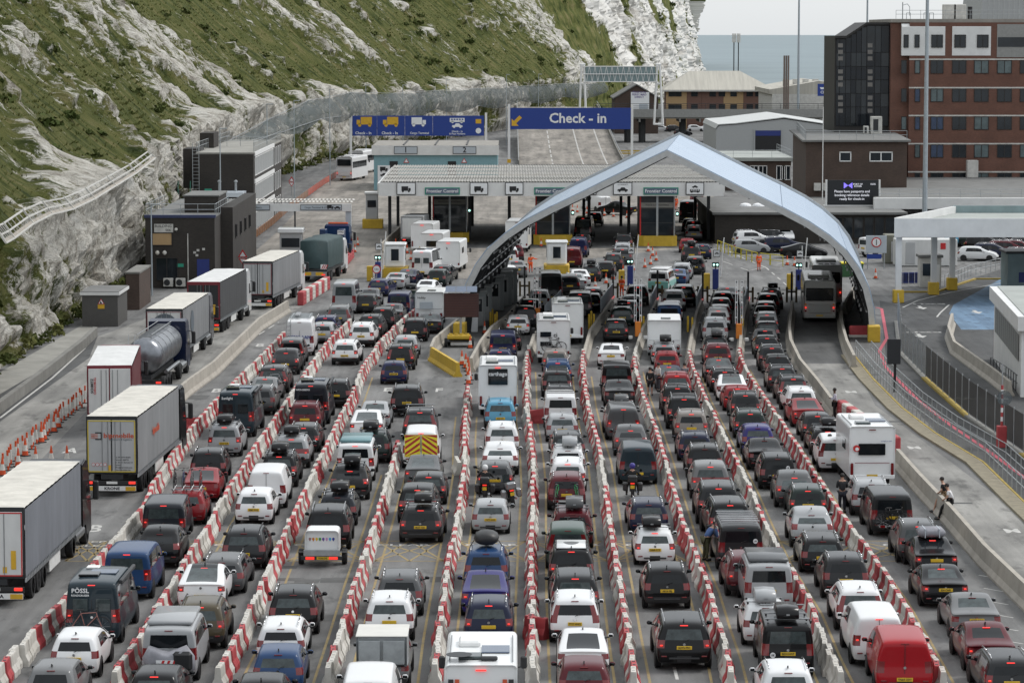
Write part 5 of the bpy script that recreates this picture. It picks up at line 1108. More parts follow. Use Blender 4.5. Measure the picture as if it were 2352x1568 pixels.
TABLE = """
1 hatchback 122 1628 mgrey
1 hatchback 177 1551 white p=BT13_OWO lit=0
1 high_roof_camper 221 1472 slate
1 window_van 299 1371 blue
1 coupe_suv 368 1301 black
1 window_van 380 1244 dgslate p=GH19_LXP
1 hatchback 430 1202 red
1 fastback_car 465 1148 red lit=0
1 suv 480 1107 black lit=0
1 people_carrier 518 1046 silver box=black p=OO10_TUB
1 high_roof_camper 546 1001 slate
1 suv 598 951 grey
1 saloon_car 607 925 mgrey
1 tall_light_suv 629 901 dkgrey
1 coupe_suv 657 859 dkgrey
1 leisure_van 671 839 grey
1 high_roof_van 690 815 white
1 hatchback 742 788 silver
1 estate_car 749 770 navy
1 tall_light_suv 779 751 mgrey
1 minibus 792 720 silver
1 hatchback 841 719 dkgrey
1 saloon_car 849 706 grey
1 estate_car 872 680 navy
1 saloon_car 908 664 silver
1 saloon_car 935 658 dkblue
1 high_roof_camper 973 636 white
1 hatchback 1004 658 dkgreen
1 estate_car 1016 646 dkgrey
2 hatchback 358 1638 black
2 window_van 395 1558 silver
2 dark_rail_suv 463 1485 bronze
2 glass_roof_car 466 1395 white
2 estate_car 514 1358 grey
2 dark_rail_suv 563 1303 dkgrey p=WX66_YMP lit=0
2 hatchback 586 1201 white p=AE67_WVJ lit=0
2 panel_van 615 1164 white
2 suv 643 1116 black box=black
2 bar_light_suv 671 1073 silver box=black
2 estate_car 699 1036 dkgrey
2 suv 702 992 dkred
2 high_roof_camper 717 972 dgslate
2 suv 772 934 black
2 dark_rail_suv 794 837 white p=RX21_KVE
2 suv 832 796 white p=GK70_VBT
2 dark_rail_suv 852 776 dkgrey
2 people_carrier 880 758 black
2 saloon_car 901 742 grey
2 window_van 917 729 navy
2 suv 944 713 dkgreen box=black
2 saloon_car 978 684 white
3 hatchback 601 1662 black lit=0
3 hatchback 641 1588 blue lit=0
3 estate_car 648 1519 white p=OE17_YAW lit=0
3 suv 676 1452 black p=LV16_XCS lit=0
3 large_suv 755 1259 black
3 estate_car 777 1204 dgslate box=black lit=0
3 coupe_suv 804 1145 black box=black
3 window_van 818 1102 white
3 suv 857 1061 dkgreen box=black lit=0
3 fastback_car 843 1009 white
3 saloon_car 861 983 silver lit=0
3 large_suv 935 955 black p=RY24_LXD lit=0
3 small_hatchback 905 881 navy p=HG67_YSM lit=0
3 tall_light_suv 921 848 black
3 hatchback 932 822 silver
3 people_carrier 954 783 black
3 saloon_car 988 765 dkgrey
4 panel_van 848 1682 white lit=0
4 suv 896 1467 white
4 suv 919 1410 grey p=VK19_PUY
4 suv 968 1243 dkgrey box=black p=ML69_ASH
4 bar_light_suv 960 1198 black
4 hatchback 985 1156 dkgrey
4 fastback_car 972 1118 grey
4 tall_light_suv 965 1008 dkgrey
5 suv 1123 1479 dkblue
5 fastback_car 1115 1410 purple
5 suv 1117 1349 blue p=WH59_PHX lit=0
5 small_hatchback 1127 1223 silver p=Y479_NWL lit=0
5 hatchback 1137 1132 grey
5 coupe_suv 1149 1088 white
5 suv 1153 1045 white
5 dark_rail_suv 1149 985 ltblue p=JD23_LKV lit=0
5 hatchback 1148 852 navy
5 window_van 1155 826 navy
5 estate_car 1167 804 black
5 hatchback 1190 769 white
5 suv 1207 752 dkgrey
5 hatchback 1218 731 dkgrey
5 suv 1239 714 white
5 high_roof_van 1264 695 dkgrey
5 suv 1307 677 dkgrey
5 saloon_car 1322 668 silver
5 saloon_car 1332 658 white
5 hatchback 1167 649 white lit=0
5 saloon_car 1187 637 mgrey
5 leisure_van 1169 611 white
5 suv 1182 600 dkred box=black
6 hatchback 1341 1616 dkred lit=0
6 fastback_car 1339 1548 white lit=0
6 tall_light_suv 1320 1471 white p=FY17_HNO lit=0
6 people_carrier 1320 1410 dkgrey
6 dark_rail_suv 1312 1349 black
6 leisure_van 1304 1303 green lit=0
6 people_carrier 1314 1256 dkred box=grey
6 suv 1301 1169 dkred lit=0
6 estate_car 1304 1126 white
6 estate_car 1304 1092 white box=silver lit=0
6 estate_car 1304 1055 dkgrey lit=0
6 hatchback 1291 1013 silver lit=0
6 window_van 1287 981 white
6 suv 1286 950 dkgrey
6 suv 1279 911 black
6 estate_car 1281 881 blue
6 hatchback 1276 852 taupe
6 window_van 1332 728 dkgrey
6 hatchback 1357 715 black
6 estate_car 1362 700 silver
6 estate_car 1358 646 dkgrey box=black
6 hatchback 1391 638 black
6 suv 1409 622 dkgrey
6 suv 1430 608 grey
6 estate_car 1430 592 silver
6 suv 1433 575 black
6 panel_van 1314 614 dkred
6 panel_van 1328 591 navy
6 saloon_car 1337 570 dkgrey
6 minibus 1340 551 black
6 suv 1366 519 dkgrey
7 large_suv 1568 1530 black p=RO73_FPO
7 suv 1530 1394 black p=AK16_FBJ lit=0
7 hatchback 1503 1294 white box=black p=DA60_GTZ
7 estate_car 1488 1220 dkblue
7 panel_van 1464 1109 slate lit=0
7 coupe_suv 1448 1045 grey p=LG70_BNU
7 panel_van 1430 1008 grey
7 estate_car 1427 986 silver box=grey
7 saloon_car 1422 932 dkgrey
7 window_van 1416 903 black
7 saloon_car 1404 840 white lit=0
7 suv 1415 784 black p=KJ18_OXH
7 estate_car 1429 748 dkgreen box=black
7 hatchback 1443 734 grey
7 hatchback 1451 720 silver
7 suv 1464 701 dkgrey
8 suv 1807 1640 white
8 window_van 1805 1545 black p=RE14_HWP box=black lit=0
8 hatchback 1757 1478 white box=silver
8 window_van 1762 1400 silver lit=0
8 suv 1719 1365 dkred
8 window_van 1697 1304 dkgrey p=KR52_BKR lit=0
8 large_suv 1673 1242 black
8 large_suv 1648 1200 dkgrey
8 bar_light_suv 1630 1143 mgrey
8 suv 1617 1095 black p=NG14_UJF
8 estate_car 1595 1056 dkblue
8 suv 1587 1013 taupe
8 large_suv 1570 983 black p=BD69_XRJ
8 suv 1555 951 black
8 dark_rail_suv 1554 917 red
8 saloon_car 1537 892 dkblue
8 small_hatchback 1532 857 red
8 estate_car 1525 836 silver box=black
8 window_van 1536 756 blue
8 hatchback 1543 736 white
8 suv 1548 714 white
8 large_suv 1570 703 black
9 panel_van 2072 1588 vred p=YN64_OXT lit=0
9 panel_van 2012 1521 white
9 tall_light_suv 1972 1443 white lit=0
9 suv 1939 1370 dkgrey
9 estate_car 1886 1311 black
9 coupe_suv 1863 1254 silver p=GJ17_WWJ
9 estate_car 1853 1188 dkgreen
9 coupe_suv 1824 1162 grey
9 people_carrier 1784 1121 black
9 saloon_car 1757 1077 black
9 hatchback 1739 1041 purple
9 estate_car 1721 1004 dkgreen
9 suv 1711 966 dkgrey
9 hatchback 1693 942 red
9 glass_roof_car 1680 919 white lit=0
9 estate_car 1663 899 black
9 saloon_car 1651 877 dkgrey
9 suv 1648 846 dkred
9 suv 1643 826 black box=grey
9 large_suv 1642 785 silver
9 suv 1649 758 white
9 estate_car 1654 743 dkred
9 hatchback 1656 727 grey
9 hatchback 1660 712 dkgrey
9 saloon_car 1671 701 mgrey
10 estate_car 2313 1603 dkgrey
10 saloon_car 2268 1536 dkred p=BF10_RXB
10 saloon_car 2235 1461 mgrey p=K777_GSU lit=0
10 saloon_car 2164 1389 black p=E24_CWK
10 saloon_car 2144 1320 black
10 suv 2106 1289 grey
10 window_van 2043 1226 dkgrey
10 suv 1999 1181 silver lit=0
10 leisure_van 1917 1082 white
10 estate_car 1898 1043 black box=black
10 hatchback 1876 1011 dkgrey
10 fastback_car 1853 979 red p=FN73_WYV
10 suv 1838 952 white
10 tall_light_suv 1820 926 dkgrey
10 suv 1795 899 dkgrey
10 hatchback 1786 866 black
10 suv 1772 851 dkgrey
10 hatchback 1761 822 black
10 saloon_car 1757 804 grey
10 hatchback 1762 784 dkgrey
10 estate_car 1761 763 silver
10 saloon_car 1757 747 black
10 estate_car 1759 735 dkgrey
10 suv 1764 721 dkgrey
10 suv 1772 710 mgrey box=black
11 high_roof_van 1579 511 black yaw=4
11 hatchback 1584 532 black yaw=4
11 suv 1592 541 dkgrey yaw=5
11 suv 1594 554 mgrey yaw=5
11 small_hatchback 1578 580 red yaw=3
11 hatchback 1613 595 dkblue yaw=0
11 suv 1588 603 dkgrey box=black yaw=2
11 people_carrier 1596 630 dkgrey yaw=4
11 estate_car 1566 641 silver yaw=6
11 saloon_car 1554 656 blue yaw=8
11 window_van 1515 671 white yaw=12
12 panel_van 1383 486 white yaw=-30 lit=0
12 pickup_truck 1440 494 black yaw=-62
12 suv 1600 471 dkred yaw=4
12 suv 1620 500 silver yaw=20
12 hatchback 1618 487 grey yaw=20
"""
VEH = []
for ln in TABLE.strip().splitlines():
    t = ln.split(); ex = dict(q.split('=', 1) for q in t[5:]); VEH.append(dict(lane=int(t[0]), kind=t[1], x=float(t[2]), y=float(t[3]), col=t[4], ex=ex))
LN = {1: 'far-left car lane', 2: 'second car lane', 3: 'third car lane', 4: 'fourth car lane', 5: 'fifth car lane', 6: 'sixth car lane', 7: 'seventh car lane', 8: 'eighth car lane', 9: 'ninth car lane', 10: 'rightmost car lane', 11: 'queue right of the frontier booths', 12: 'yard behind the frontier booths'}
def base(v): return '%s %s%s' % (CN.get(v['col'], v['col']), KN[v['kind']], ' with roof box' if 'box' in v['ex'] else '')
for v in VEH: v['base'] = base(v)
def short(v): return '%s %s' % (CN.get(v['col'], v['col']), KN[v['kind']].split(' with')[0])
cands = []
for i, v in enumerate(VEH):
    same = [u for u in VEH if u['lane'] == v['lane']]; k = same.index(v)
    ahead = short(same[k+1]) if k+1 < len(same) else None; behind = short(same[k-1]) if k else None
    L = LN[v['lane']]; c = ['%s waiting in the %s' % (v['base'], L)]
    if ahead: c.append('%s behind the %s, %s' % (v['base'], ahead, L))
    if behind: c.append('%s ahead of the %s, %s' % (v['base'], behind, L))
    if ahead and behind: c.append('%s between %s and %s, %s' % (v['base'], behind, ahead, L.replace(' car', '')))
    if ahead and behind: c.append('%s, %s behind it, %s ahead, lane %s' % (v['base'], behind, ahead, L.split()[0]))
    c.append('%s, number %d from the front of the %s' % (v['base'], len(same)-k, L)); cands.append(c)
for lvl in range(6):
    cnt = Counter(c[min(lvl, len(c)-1)] for c in cands)
    for v, c in zip(VEH, cands):
        q = c[min(lvl, len(c)-1)]
        if 'label' not in v and cnt[q] == 1 and len(q.split()) <= 16: v['label'] = q
for v, c in zip(VEH, cands): v.setdefault('label', c[-1])
NAME = dict(dark_rail_suv='suv', tall_light_suv='suv', bar_light_suv='suv')
REF = {}
for v in VEH:
    p = at(v['x'], v['y']); e = v['ex']
    yaw = R(float(e['yaw'])) if 'yaw' in e else lane_dir(v['lane'], p.y)
    if v['y'] < 690 and 'yaw' not in e: yaw = R({1: 9, 2: 8, 5: -4, 6: 4}.get(v['lane'], 2))
    yaw += rb.gauss(0, .012)
    far = v['y'] < 760
    root, pr = spawn(v['kind'], p, yaw, CO[v['col']], v['label'], CAT[v['kind']], 'vehicles queueing for check-in', far, lit=e.get('lit', '1') != '0' and rb.random() < .7, plate=e.get('p', '').replace('_', ' ') or None, name=NAME.get(v['kind'], v['kind']))
    REF[(v['lane'], int(v['y']))] = (root, pr, p, yaw)
    if 'box' in e:
        roof_box(pr, p, yaw, '%s roof box on the %s' % (CN.get(e['box'], e['box']), short(v)) + (' in the %s' % LN[v['lane']]), CO[e['box']], x=rb.choice((-.12, 0, .1)))
# ================================================================ motorhomes, caravans, coaches, bikes in the queue
rt = motorhome(1106, 1712, R(0), 'white motorhome with satellite dish and brown stripes at bottom edge', dish=True, H=2.95, stripe=[(-.95, 2.35, .16, .30, 'trim'), (-.75, 2.35, .14, .30, 'logo_orange'), (.75, 2.35, .14, .30, 'logo_orange'), (.95, 2.35, .16, .30, 'trim'), (0, 1.85, 2.1, .10, 'logo_orange')], win=None)
motorhome(1144, 952, lane_dir(5, 190), 'white motorhome with dark rear window lettered carthago', ('carthago', .32, 0, 2.62, 'sign_white'), win=(0, 2.45, 1.15, .95), H=3.15)
motorhome(1271, 832, 0, 'white motorhome with two small rear windows and bicycles on back', ('ci', .42, .12, 2.05), wins2=[(-.55, 1.45, .75, .30)], win=(-.55, 2.10, .75, .35), H=3.1, lamps='low', lit=False)
motorhome(1303, 787, 0, 'white curved motorhome ahead of the one carrying bicycles', win=None, H=3.05, lit=False)
motorhome(1993, 1112, R(-1), 'white motorhome with red swirl logo beside concrete barrier', win=(-.02, 2.0, 1.35, .58), H=3.15, lit=False, stripe=[(0, 1.32, 1.75, .03, 'dark_red_frame')])
_r = [o for o in COL.objects if o.get('label', '').startswith('white motorhome with red swirl')][0]
m = MB(); m.lathe([(.17, 0), (.17, .012)], (-.80, -1.625, 2.05), 'sign_red', 18, 'y'); _l = m.build('logo_disc', _r); m = MB(); m.lathe([(.09, 0), (.09, .012)], (-.77, -1.64, 2.02), 'gel_white', 14, 'y'); m.build('logo_swirl', _l)
text('sunlight mobile', .09, 'blue_sign', (.70, -1.64, 2.42), parent=_r)
motorhome(1034, 624, R(6), 'white motorhome with round black badge left of the arch canopy', ('b', .30, -.1, 2.35), win=None, H=3.0, far=True, lamps='low')
motorhome(996, 602, R(6), 'white motorhome with black rear window left of the arch canopy', win=(.1, 1.95, 1.25, .55), H=3.0, far=True)
motorhome(974, 580, R(6), 'white motorhome with red chevrons behind the white camper van', win=None, H=3.1, far=True)
motorhome(1189, 578, R(4), 'tall white motorhome seen through the arch canopy', win=None, H=3.3, W=2.35, far=True, lit=False, lamps='low')
_r = thing('box_lorry', 'small grey box lorry left of the frontier control booth', 'lorry', at(946, 568), -R(6)); 
m, vs, fs = rounded_box(2.4, 5.0, 3.3, .9, .04); m.add(vs, fs, 'trailer_grey'); m.build('box_body', _r); m = MB(); m.box((0, -.02, 2.1), (2.0, .05, 2.0), 'trailer_white', bev=.01); m.build('rear_door', _r); side_lights(_r, -.05, .8, 1.1); m = MB(); m.box((0, 2.5, .7), (1, 5, .25), 'dark_metal'); m.build('chassis', _r); wheels(_r, (-1, 1), (.9, 4.4)); tractor(_r, 5.1, (.6, .6, .6), 2.5)
caravan(1525, 816, lane_dir(8, 222), 'large white touring caravan in the eighth lane', win=None, L=6.0, W=2.35, H=2.7)
caravan(991, 741, lane_dir(2, 246), 'white caravan with small grey rear window behind red display board', win=(-.25, 1.55, 1.0, .55), wm='sign_grey', text_=('Hobby', .24, -.6, 2.15))
_r = caravan(1101, 1603, 0, 'white box trailer behind the dish-roofed motorhome', W=2.0, L=3.2, H=2.15, win=None, group=None, low=.6)
for s in (-1, 1): m = MB(); m.tube((s*.08, -2.25, .8), (s*.08, -2.25, 2.0), .025, 'grey_metal'); m.build('lock_rod', _r); m = MB(); m.box((s*.75, -2.2, .95), (.35, .04, .08), 'grey_metal'); m.build('hinge', _r)
coach(1880, 734, R(4), 'grey coach seen from behind under the right side of the arch', (.52, .52, .50), H=3.35)
coach(1897, 698, R(4), 'white and grey coach ahead of the grey coach at the arch', (.58, .58, .57), H=3.5, winz=(2.0, 2.9))
coach(800, 414, R(10), 'white coach climbing the road under the cliff', (.72, .72, .72), H=3.7, winz=(2.35, 3.35))
coach(826, 398, R(10), 'second white coach just ahead of the first on the cliff road', (.72, .72, .72), H=3.7, winz=(2.4, 3.3))
# balloon trailer
_r = thing('luggage_trailer', 'small white trailer printed with a row of coloured balloons', 'trailer', at(742, 1294), -lane_dir(3, 134))
m, vs, fs = rounded_box(1.45, 1.9, 1.55, .55, .16, .22, .15); m.add([(a, b-.9, c) for a, b, c in vs], fs, 'gel_white'); m.build('body', _r)
m = MB(); m.box((0, -.86, .62), (1.55, .10, .26), 'galv', bev=.01); m.build('tailboard', _r)
for s in (-1, 1): m = MB(); m.box((s*.50, -.94, .40), (.38, .05, .12), 'lamp_lit', bev=.01); m.build('tail_light', _r); m = MB(); m.box((s*.93, 0, .55), (.22, .85, .06), 'black_plastic', bev=.02); m.build('mudguard', _r)
m = MB(); m.box((0, -.92, .40), (1.75, .05, .16), 'dark_metal'); m.build('light_board', _r); m = MB(); m.box((.05, -.96, .40), (.52, .02, .12), 'plate_yellow'); _p = m.build('number_plate', _r); text('VO66 JVE', .105, 'ink', (.05, -.975, .40), parent=_p, bold=.012, wide=.9)
for k, c in enumerate(((.25,.12,.12),(.5,.16,.02),(.6,.4,.02),(.03,.25,.05),(.12,.06,.3),(.5,.25,.45),(.05,.3,.55),(.02,.03,.25))):
    mat('balloon_%d' % k, c, .5); x = -.50+k*.143; m = MB(); n = 10; y_ = -.835; zc = 1.22
    pts = [(x+.058*math.cos(2*math.pi*q/n), y_, zc+.058*math.sin(2*math.pi*q/n)-(.03 if q in (7, 8) else 0)) for q in range(n)]; m.face(pts, 'balloon_%d' % k); m.face([(x-.018, y_, zc-.055), (x+.018, y_, zc-.055), (x, y_, zc-.13)], 'balloon_%d' % k); m.build('balloon_print', _r)
wheels(_r, (-.93, .93), (0,), .33, False); m = MB(); m.tube((0, .9, .45), (0, 2.2, .45), .04, 'galv'); m.build('drawbar', _r)
# chevron van (extra panels on a white panel van), pickup with canopy box, covered bikes, roof loads
_r, _pr = spawn('panel_van', at(968, 1073), lane_dir(4, 164), CO['white'], 'white van with red and yellow chevrons across its rear doors', 'van', 'vehicles queueing for check-in', plate='AO67 XEG')
for s in (-1, 1):
    m = MB(); m.box((s*.44, -.93, 1.22), (.80, .02, 1.12), 'chevron_yellow'); b_ = m.build('rear_panel', _r)
    for k in range(5):
        z0 = .55+k*.30; m = MB(); P_ = [(s*.06, z0+.42), (s*.06, z0+.56), (s*.82, z0+.02), (s*.82, z0-.12)]
        P_ = [(a, min(1.78, max(.66, z))) for a, z in P_]; m.face([(a, -.945, z) for a, z in P_], 'chevron_red'); m.build('chevron_stripe', b_)
_r, _pr = spawn('pickup_truck', at(880, 1578), lane_dir(4, 109), CO['mgrey'], 'grey pickup truck with a cream box canopy on its bed', 'pickup', None, lit=False)
m, vs, fs = rounded_box(1.75, 2.2, 2.05, 1.0, .05); m.add([(a, b-1.15, c) for a, b, c in vs], fs, 'galv'); m.build('canopy', _r); m = MB(); m.box((0, -.05, 2.07), (1.8, 2.2, .05), 'offwhite', bev=.02); m.build('canopy_roof', _r)
for s in (-1, 1): m = MB(); m.box((s*.42, -1.18, 1.5), (.74, .03, .85), 'galv', bev=.01); m.build('canopy_door', _r)
_r, _pr, p_, y_ = REF[(2, 1558)]
root = thing('covered_bicycles', 'bicycles under a grey and black cover on back of silver van', 'cover', p_, -y_); vs = []; n = 12; m = MB()
sec = [(-.78, .55, .10), (-.95, 1.0, .12), (-.72, 1.42, .10), (-.25, 1.26, .14), (.0, 1.22, .16), (.3, 1.32, .14), (.62, 1.45, .10), (.9, 1.05, .12), (.92, .55, .1), (.4, .34, .1), (-.3, .34, .1)]
for yy, k in ((-1.02, .96), (-1.25, 1), (-1.52, .94), (-1.66, .7)): vs += [(a*k+.05, yy+.05*noise.noise((a*3, b_*3, yy)), .85+(z-.85)*k) for a, z, b_ in sec]
n = len(sec); m.add(vs, [(r*n+k, r*n+(k+1) % n, (r+1)*n+(k+1) % n, (r+1)*n+k) for r in range(3) for k in range(n)]+[tuple(range(3*n, 4*n))], 'cover_grey' if 'cover_grey' in MATS else (mat('cover_grey', (.22, .22, .245), .7, var=.3, scale=2, bump=.4, bscale=4).name)); m.build('cover', root, True)
m = MB(); m.box((-.05, -1.69, .78), (.62, .02, .45), 'sign_white'); b_ = m.build('warning_board', root)
for k in range(3): m = MB(); x0 = -.30+k*.2; m.face([(x0, -1.705, .56), (x0+.09, -1.705, .56), (x0+.25, -1.705, 1.0), (x0+.16, -1.705, 1.0)], 'sign_red'); m.build('stripe', b_)
m = MB(); m.box((.55, -1.6, .95), (.7, .25, .7), 'ink', bev=.12); m.build('black_bag', root)
_r, _pr, p_, y_ = REF[(10, 1320)]
o = thing('roof_bundle', 'grey tarpaulin bundle strapped on black saloon roof', 'bundle', p_, -y_); m = MB(); m.box((0, .95, 1.70), (1.15, 1.0, .36), 'cover_grey', bev=.12); m.build('bundle', o, True)
for dx in (-.3, .3): m = MB(); m.box((dx, .95, 1.70), (.04, 1.02, .38), 'sign_grey'); m.build('strap', o)
_r, _pr, p_, y_ = REF[(5, 1349)]
o = thing('roof_bag', 'large black bag tied on the blue SUV roof', 'bag', p_, -y_); m = MB(); vs = []; n = 12
for yy, k in ((-.1, .5), (.0, .8), (.3, 1), (.9, 1), (1.2, .8), (1.3, .4)): vs += [(.52*k*math.cos(a)*(1+.06*noise.noise((a, yy, 2))), yy+.15, 1.98+(.30*k*math.sin(a))*(1+.1*noise.noise((a*2, yy*3, 5)))) for a in [2*math.pi*q/n for q in range(n)]]
m.add(vs, [(r*n+k, r*n+(k+1) % n, (r+1)*n+(k+1) % n, (r+1)*n+k) for r in range(5) for k in range(n)]+[tuple(range(n)), tuple(range(5*n, 6*n))], 'black_plastic'); m.build('bag', o, True)
for s in (-1, 1): m = MB(); m.path([(s*.5, .2, 1.95), (s*.66, .1, 1.72)], .02, 'black_plastic'); m.build('strap', o)
motorcycle(1114, 1152, R(2), 'black motorcycle with white-helmeted rider behind grey hatchback', (.02, .02, .022))
motorcycle(1179, 1164, R(-8), 'motorcycle with silver panniers leaning at the lane edge', (.03, .03, .032), 'alloy', lean=R(-9))
motorcycle(1453, 1148, R(3), 'motorcycle with black top box behind slate blue van', (.015, .015, .018))
# bicycles carried at the rear or on roofs
def rear_bikes(key, specs, rack=True):
    root, pr, p, yaw = REF[key]; T = Matrix.Translation(p) @ Matrix.Rotation(-yaw, 4, 'Z')
    for (dx, dy, z, rz, s, col, lab) in specs: bicycle(T @ Vector((dx, pr['rear']-.18+dy, z)), (0, 0, -yaw+rz), col, lab, s=s)
    if rack:
        o = thing('bicycle_rack', 'rear bicycle rack on the %s' % root['label'].split(' behind')[0].split(' ahead')[0].split(' between')[0].split(' waiting')[0], 'rack', p, -yaw, 'bicycle racks'); m = MB()
        m.box((0, pr['rear']-.25, .55), (1.3, .5, .06), 'grey_metal', bev=.02); m.tube((0, pr['rear'], .55), (0, pr['rear']-.3, .55), .03, 'dark_metal'); m.build('tray', o)
        for s in (-1, 1): m = MB(); m.box((s*.5, pr['rear']-.5, .58), (.22, .04, .10), 'lamp_red'); m.build('rack_light', o)
rear_bikes((1, 1472), [(-.15, 0, .45, 0, 1.05, (.30, .14, .12), 'pink-framed bicycle hung on the back of a camper van')])
rear_bikes((10, 1226), [(.05, 0, .45, 0, 1.0, (.01, .01, .01), 'black bicycle on rear rack of dark grey van'), (-.02, -.22, .45, math.pi, .95, (.02, .02, .02), 'second black bicycle on rear rack of dark grey van')])
rear_bikes((1, 901), [(.1, 0, .5, 0, .95, (.35, .35, .36), 'pale-framed bicycle on the back of dark grey SUV')])
rear_bikes((2, 729), [(-.1, 0, .6, 0, .9, (.02, .02, .02), 'dark bicycle on the back of navy van'), (0, -.2, .6, math.pi, .9, (.1, .02, .02), 'second dark bicycle on the back of navy van')], False)
rear_bikes((11, 630), [(0, 0, .5, 0, .9, (.02, .02, .02), 'dark bicycle on the people carrier right of frontier booths')], False)
rear_bikes((6, 1256), [(0, 0, .6, 0, .95, (.25, .27, .30), 'silver bicycle on the back of dark red people carrier'), (.15, -.2, .6, math.pi, .9, (.03, .03, .05), 'dark bicycle on the back of dark red people carrier')])
rear_bikes((6, 1169), [(-.45, -.1, .55, R(78), .9, (.03, .22, .08), 'left green bicycle standing on rack behind dark red SUV'), (.45, -.1, .55, R(102), .9, (.03, .22, .08), 'right green bicycle standing on rack behind dark red SUV')])
p_ = at(1271, 832); 
for k, q in ((0, 'front'), (1, 'outer')): bicycle((p_.x+.05*k, p_.y-1.85-.22*k, .95), (0, 0, math.pi*k), (.10, .10, .105), '%s grey bicycle hung on rear of white motorhome' % q, s=.98)
root, pr, p_, y_ = REF[(1, 1202)]; T = Matrix.Translation(p_) @ Matrix.Rotation(-y_, 4, 'Z')
o = thing('roof_rack', 'white roof rack carrying bikes on the red hatchback', 'rack', p_, -y_); m = MB()
for dy in (.1, 1.0): m.tube((-.75, dy, 1.60), (.75, dy, 1.60), .03, 'grey_metal'); m.tube((-.7, dy, 1.60), (-.62, dy, 1.44), .025, 'grey_metal'); m.tube((.7, dy, 1.60), (.62, dy, 1.44), .025, 'grey_metal')
for k in range(4): m.tube((-.6+k*.4, -.25, 1.63), (-.6+k*.4, 1.3, 1.63), .025, 'white_paint')
m.build('bars', o)
for k in range(4): bicycle(T @ Vector((-.6+k*.4, .5, 1.62)), (0, 0, -y_+math.pi/2*(1 if k % 2 else -1)), ((.02, .02, .02), (.03, .05, .12), (.2, .2, .2), (.25, .02, .02))[k], ('leftmost', 'second', 'third', 'rightmost')[k]+' upright bicycle on the red hatchback roof', s=.92)
# lettering on vans
for key, s_, sz, x, z, c in (((1, 1472), 'PÖSSL', .24, -.42, 2.18, 'sign_white'), ((1, 1472), 'ROADCRUISER', .10, -.42, 2.0, 'sign_white'), ((1, 1001), 'Sunlight', .20, -.45, 2.18, 'sign_white'), ((2, 972), 'WEINSBERG', .15, -.45, 2.18, 'sign_white'), ((1, 815), 'KERKLAAN', .32, .0, 1.35, 'blue_sign')):
    root, pr, p_, y_ = REF[key]; text(s_, sz, c, (x, pr['rear']+.0 if z < 2 and key[1] != 815 else pr['rear']-.012+(.03 if z > 1.9 else 0), z), parent=root, bold=.02)
for key, x, z in (((5, 1410), .15, .70), ((8, 1545), -.55, .85), ((8, 1304), .6, 1.30), ((3, 1519), -.35, .72), ((9, 1254), -.36, .72), ((9, 1121), .5, 1.15)):
    root, pr, p_, y_ = REF[key]; m = MB(); m.lathe([(.10, 0), (.10, .014)], (x, pr['rear']-.01, z), 'sign_white', 14, 'y'); b_ = m.build('country_sticker', root); text('UK', .10, 'ink', (x, pr['rear']-.016, z), parent=b_, bold=.02)
root, pr, p_, y_ = REF[(1, 815)]
m = MB()
for s in (-.62, .62): m.tube((s, -.3, 2.68), (s, 3.2, 2.68), .03, 'galv')
for k in range(8): m.tube((-.75, -.3+k*.5, 2.66), (.75, -.3+k*.5, 2.66), .025, 'galv')
m.build('roof_rack', root); m = MB()
for s in (-.92, -.62): m.tube((s, -1.08, .6), (s, -1.06, 2.6), .02, 'galv')
for k in range(7): m.tube((-.92, -1.08, .75+k*.28), (-.62, -1.08, .75+k*.28), .015, 'galv')
m.build('rear_ladder', root); m = MB(); m.box((-.2, 1.0, 2.80), (.35, 2.2, .12), 'grey_metal', bev=.02); m.build('roof_ladder', root)
# lower half of the mint van, teal pop-top, white roof cars
def pop_roof(key, col, m_='paint'):
    root, pr, p_, y_ = REF[key]; m = MB(); a, b = pr['roof']; m.box((0, (a+b)/2+.1, pr['H']+.07), (pr['W']*.82, (b-a)*.86, .16), m_, bev=.06); m.build('pop_top_roof', root, True, col)
pop_roof((3, 1102), (.16, .28, .30)); pop_roof((2, 1558), CO['silver']); pop_roof((8, 1400), (.10, .105, .11)); pop_roof((11, 671), CO['white'])
root, pr, p_, y_ = REF[(11, 671)]; m = MB(); m.box((0, pr['rear']+.06, .72), (1.86, .12, .62), 'paint', bev=.05); m.build('lower_tailgate', root, False, CO['mint'])
for s in (-1, 1): m = MB(); m.box((s*.955, 1.5, .75), (.03, 4.2, .5), 'paint'); m.build('lower_side', root, False, CO['mint'])
def roof_skin(key, col):
    root, pr, p_, y_ = REF[key]; a, b = pr['roof']; m = MB(); m.box((0, (a+b)/2+.1, pr['H']+.0), (pr['W']*.66, (b-a)*.92, .05), 'paint', bev=.02); m.build('roof_skin', root, True, col)
roof_skin((6, 1349), CO['white']); roof_skin((9, 758), CO['white'])
def roof_bars(key, n, m_='grey_metal'):
    root, pr, p_, y_ = REF[key]; a, b = pr['roof']
    for k in range(n): m = MB(); q = a+.35+(b-a-.7)*k/max(1, n-1); m.tube((-pr['W']*.42, q, pr['H']+.11), (pr['W']*.42, q, pr['H']+.11), .028, m_); m.build('roof_bar', root)
roof_bars((8, 1304), 6, 'chrome'); roof_bars((4, 1008), 2); roof_bars((8, 1545), 2); roof_bars((6, 981), 4, 'trim')
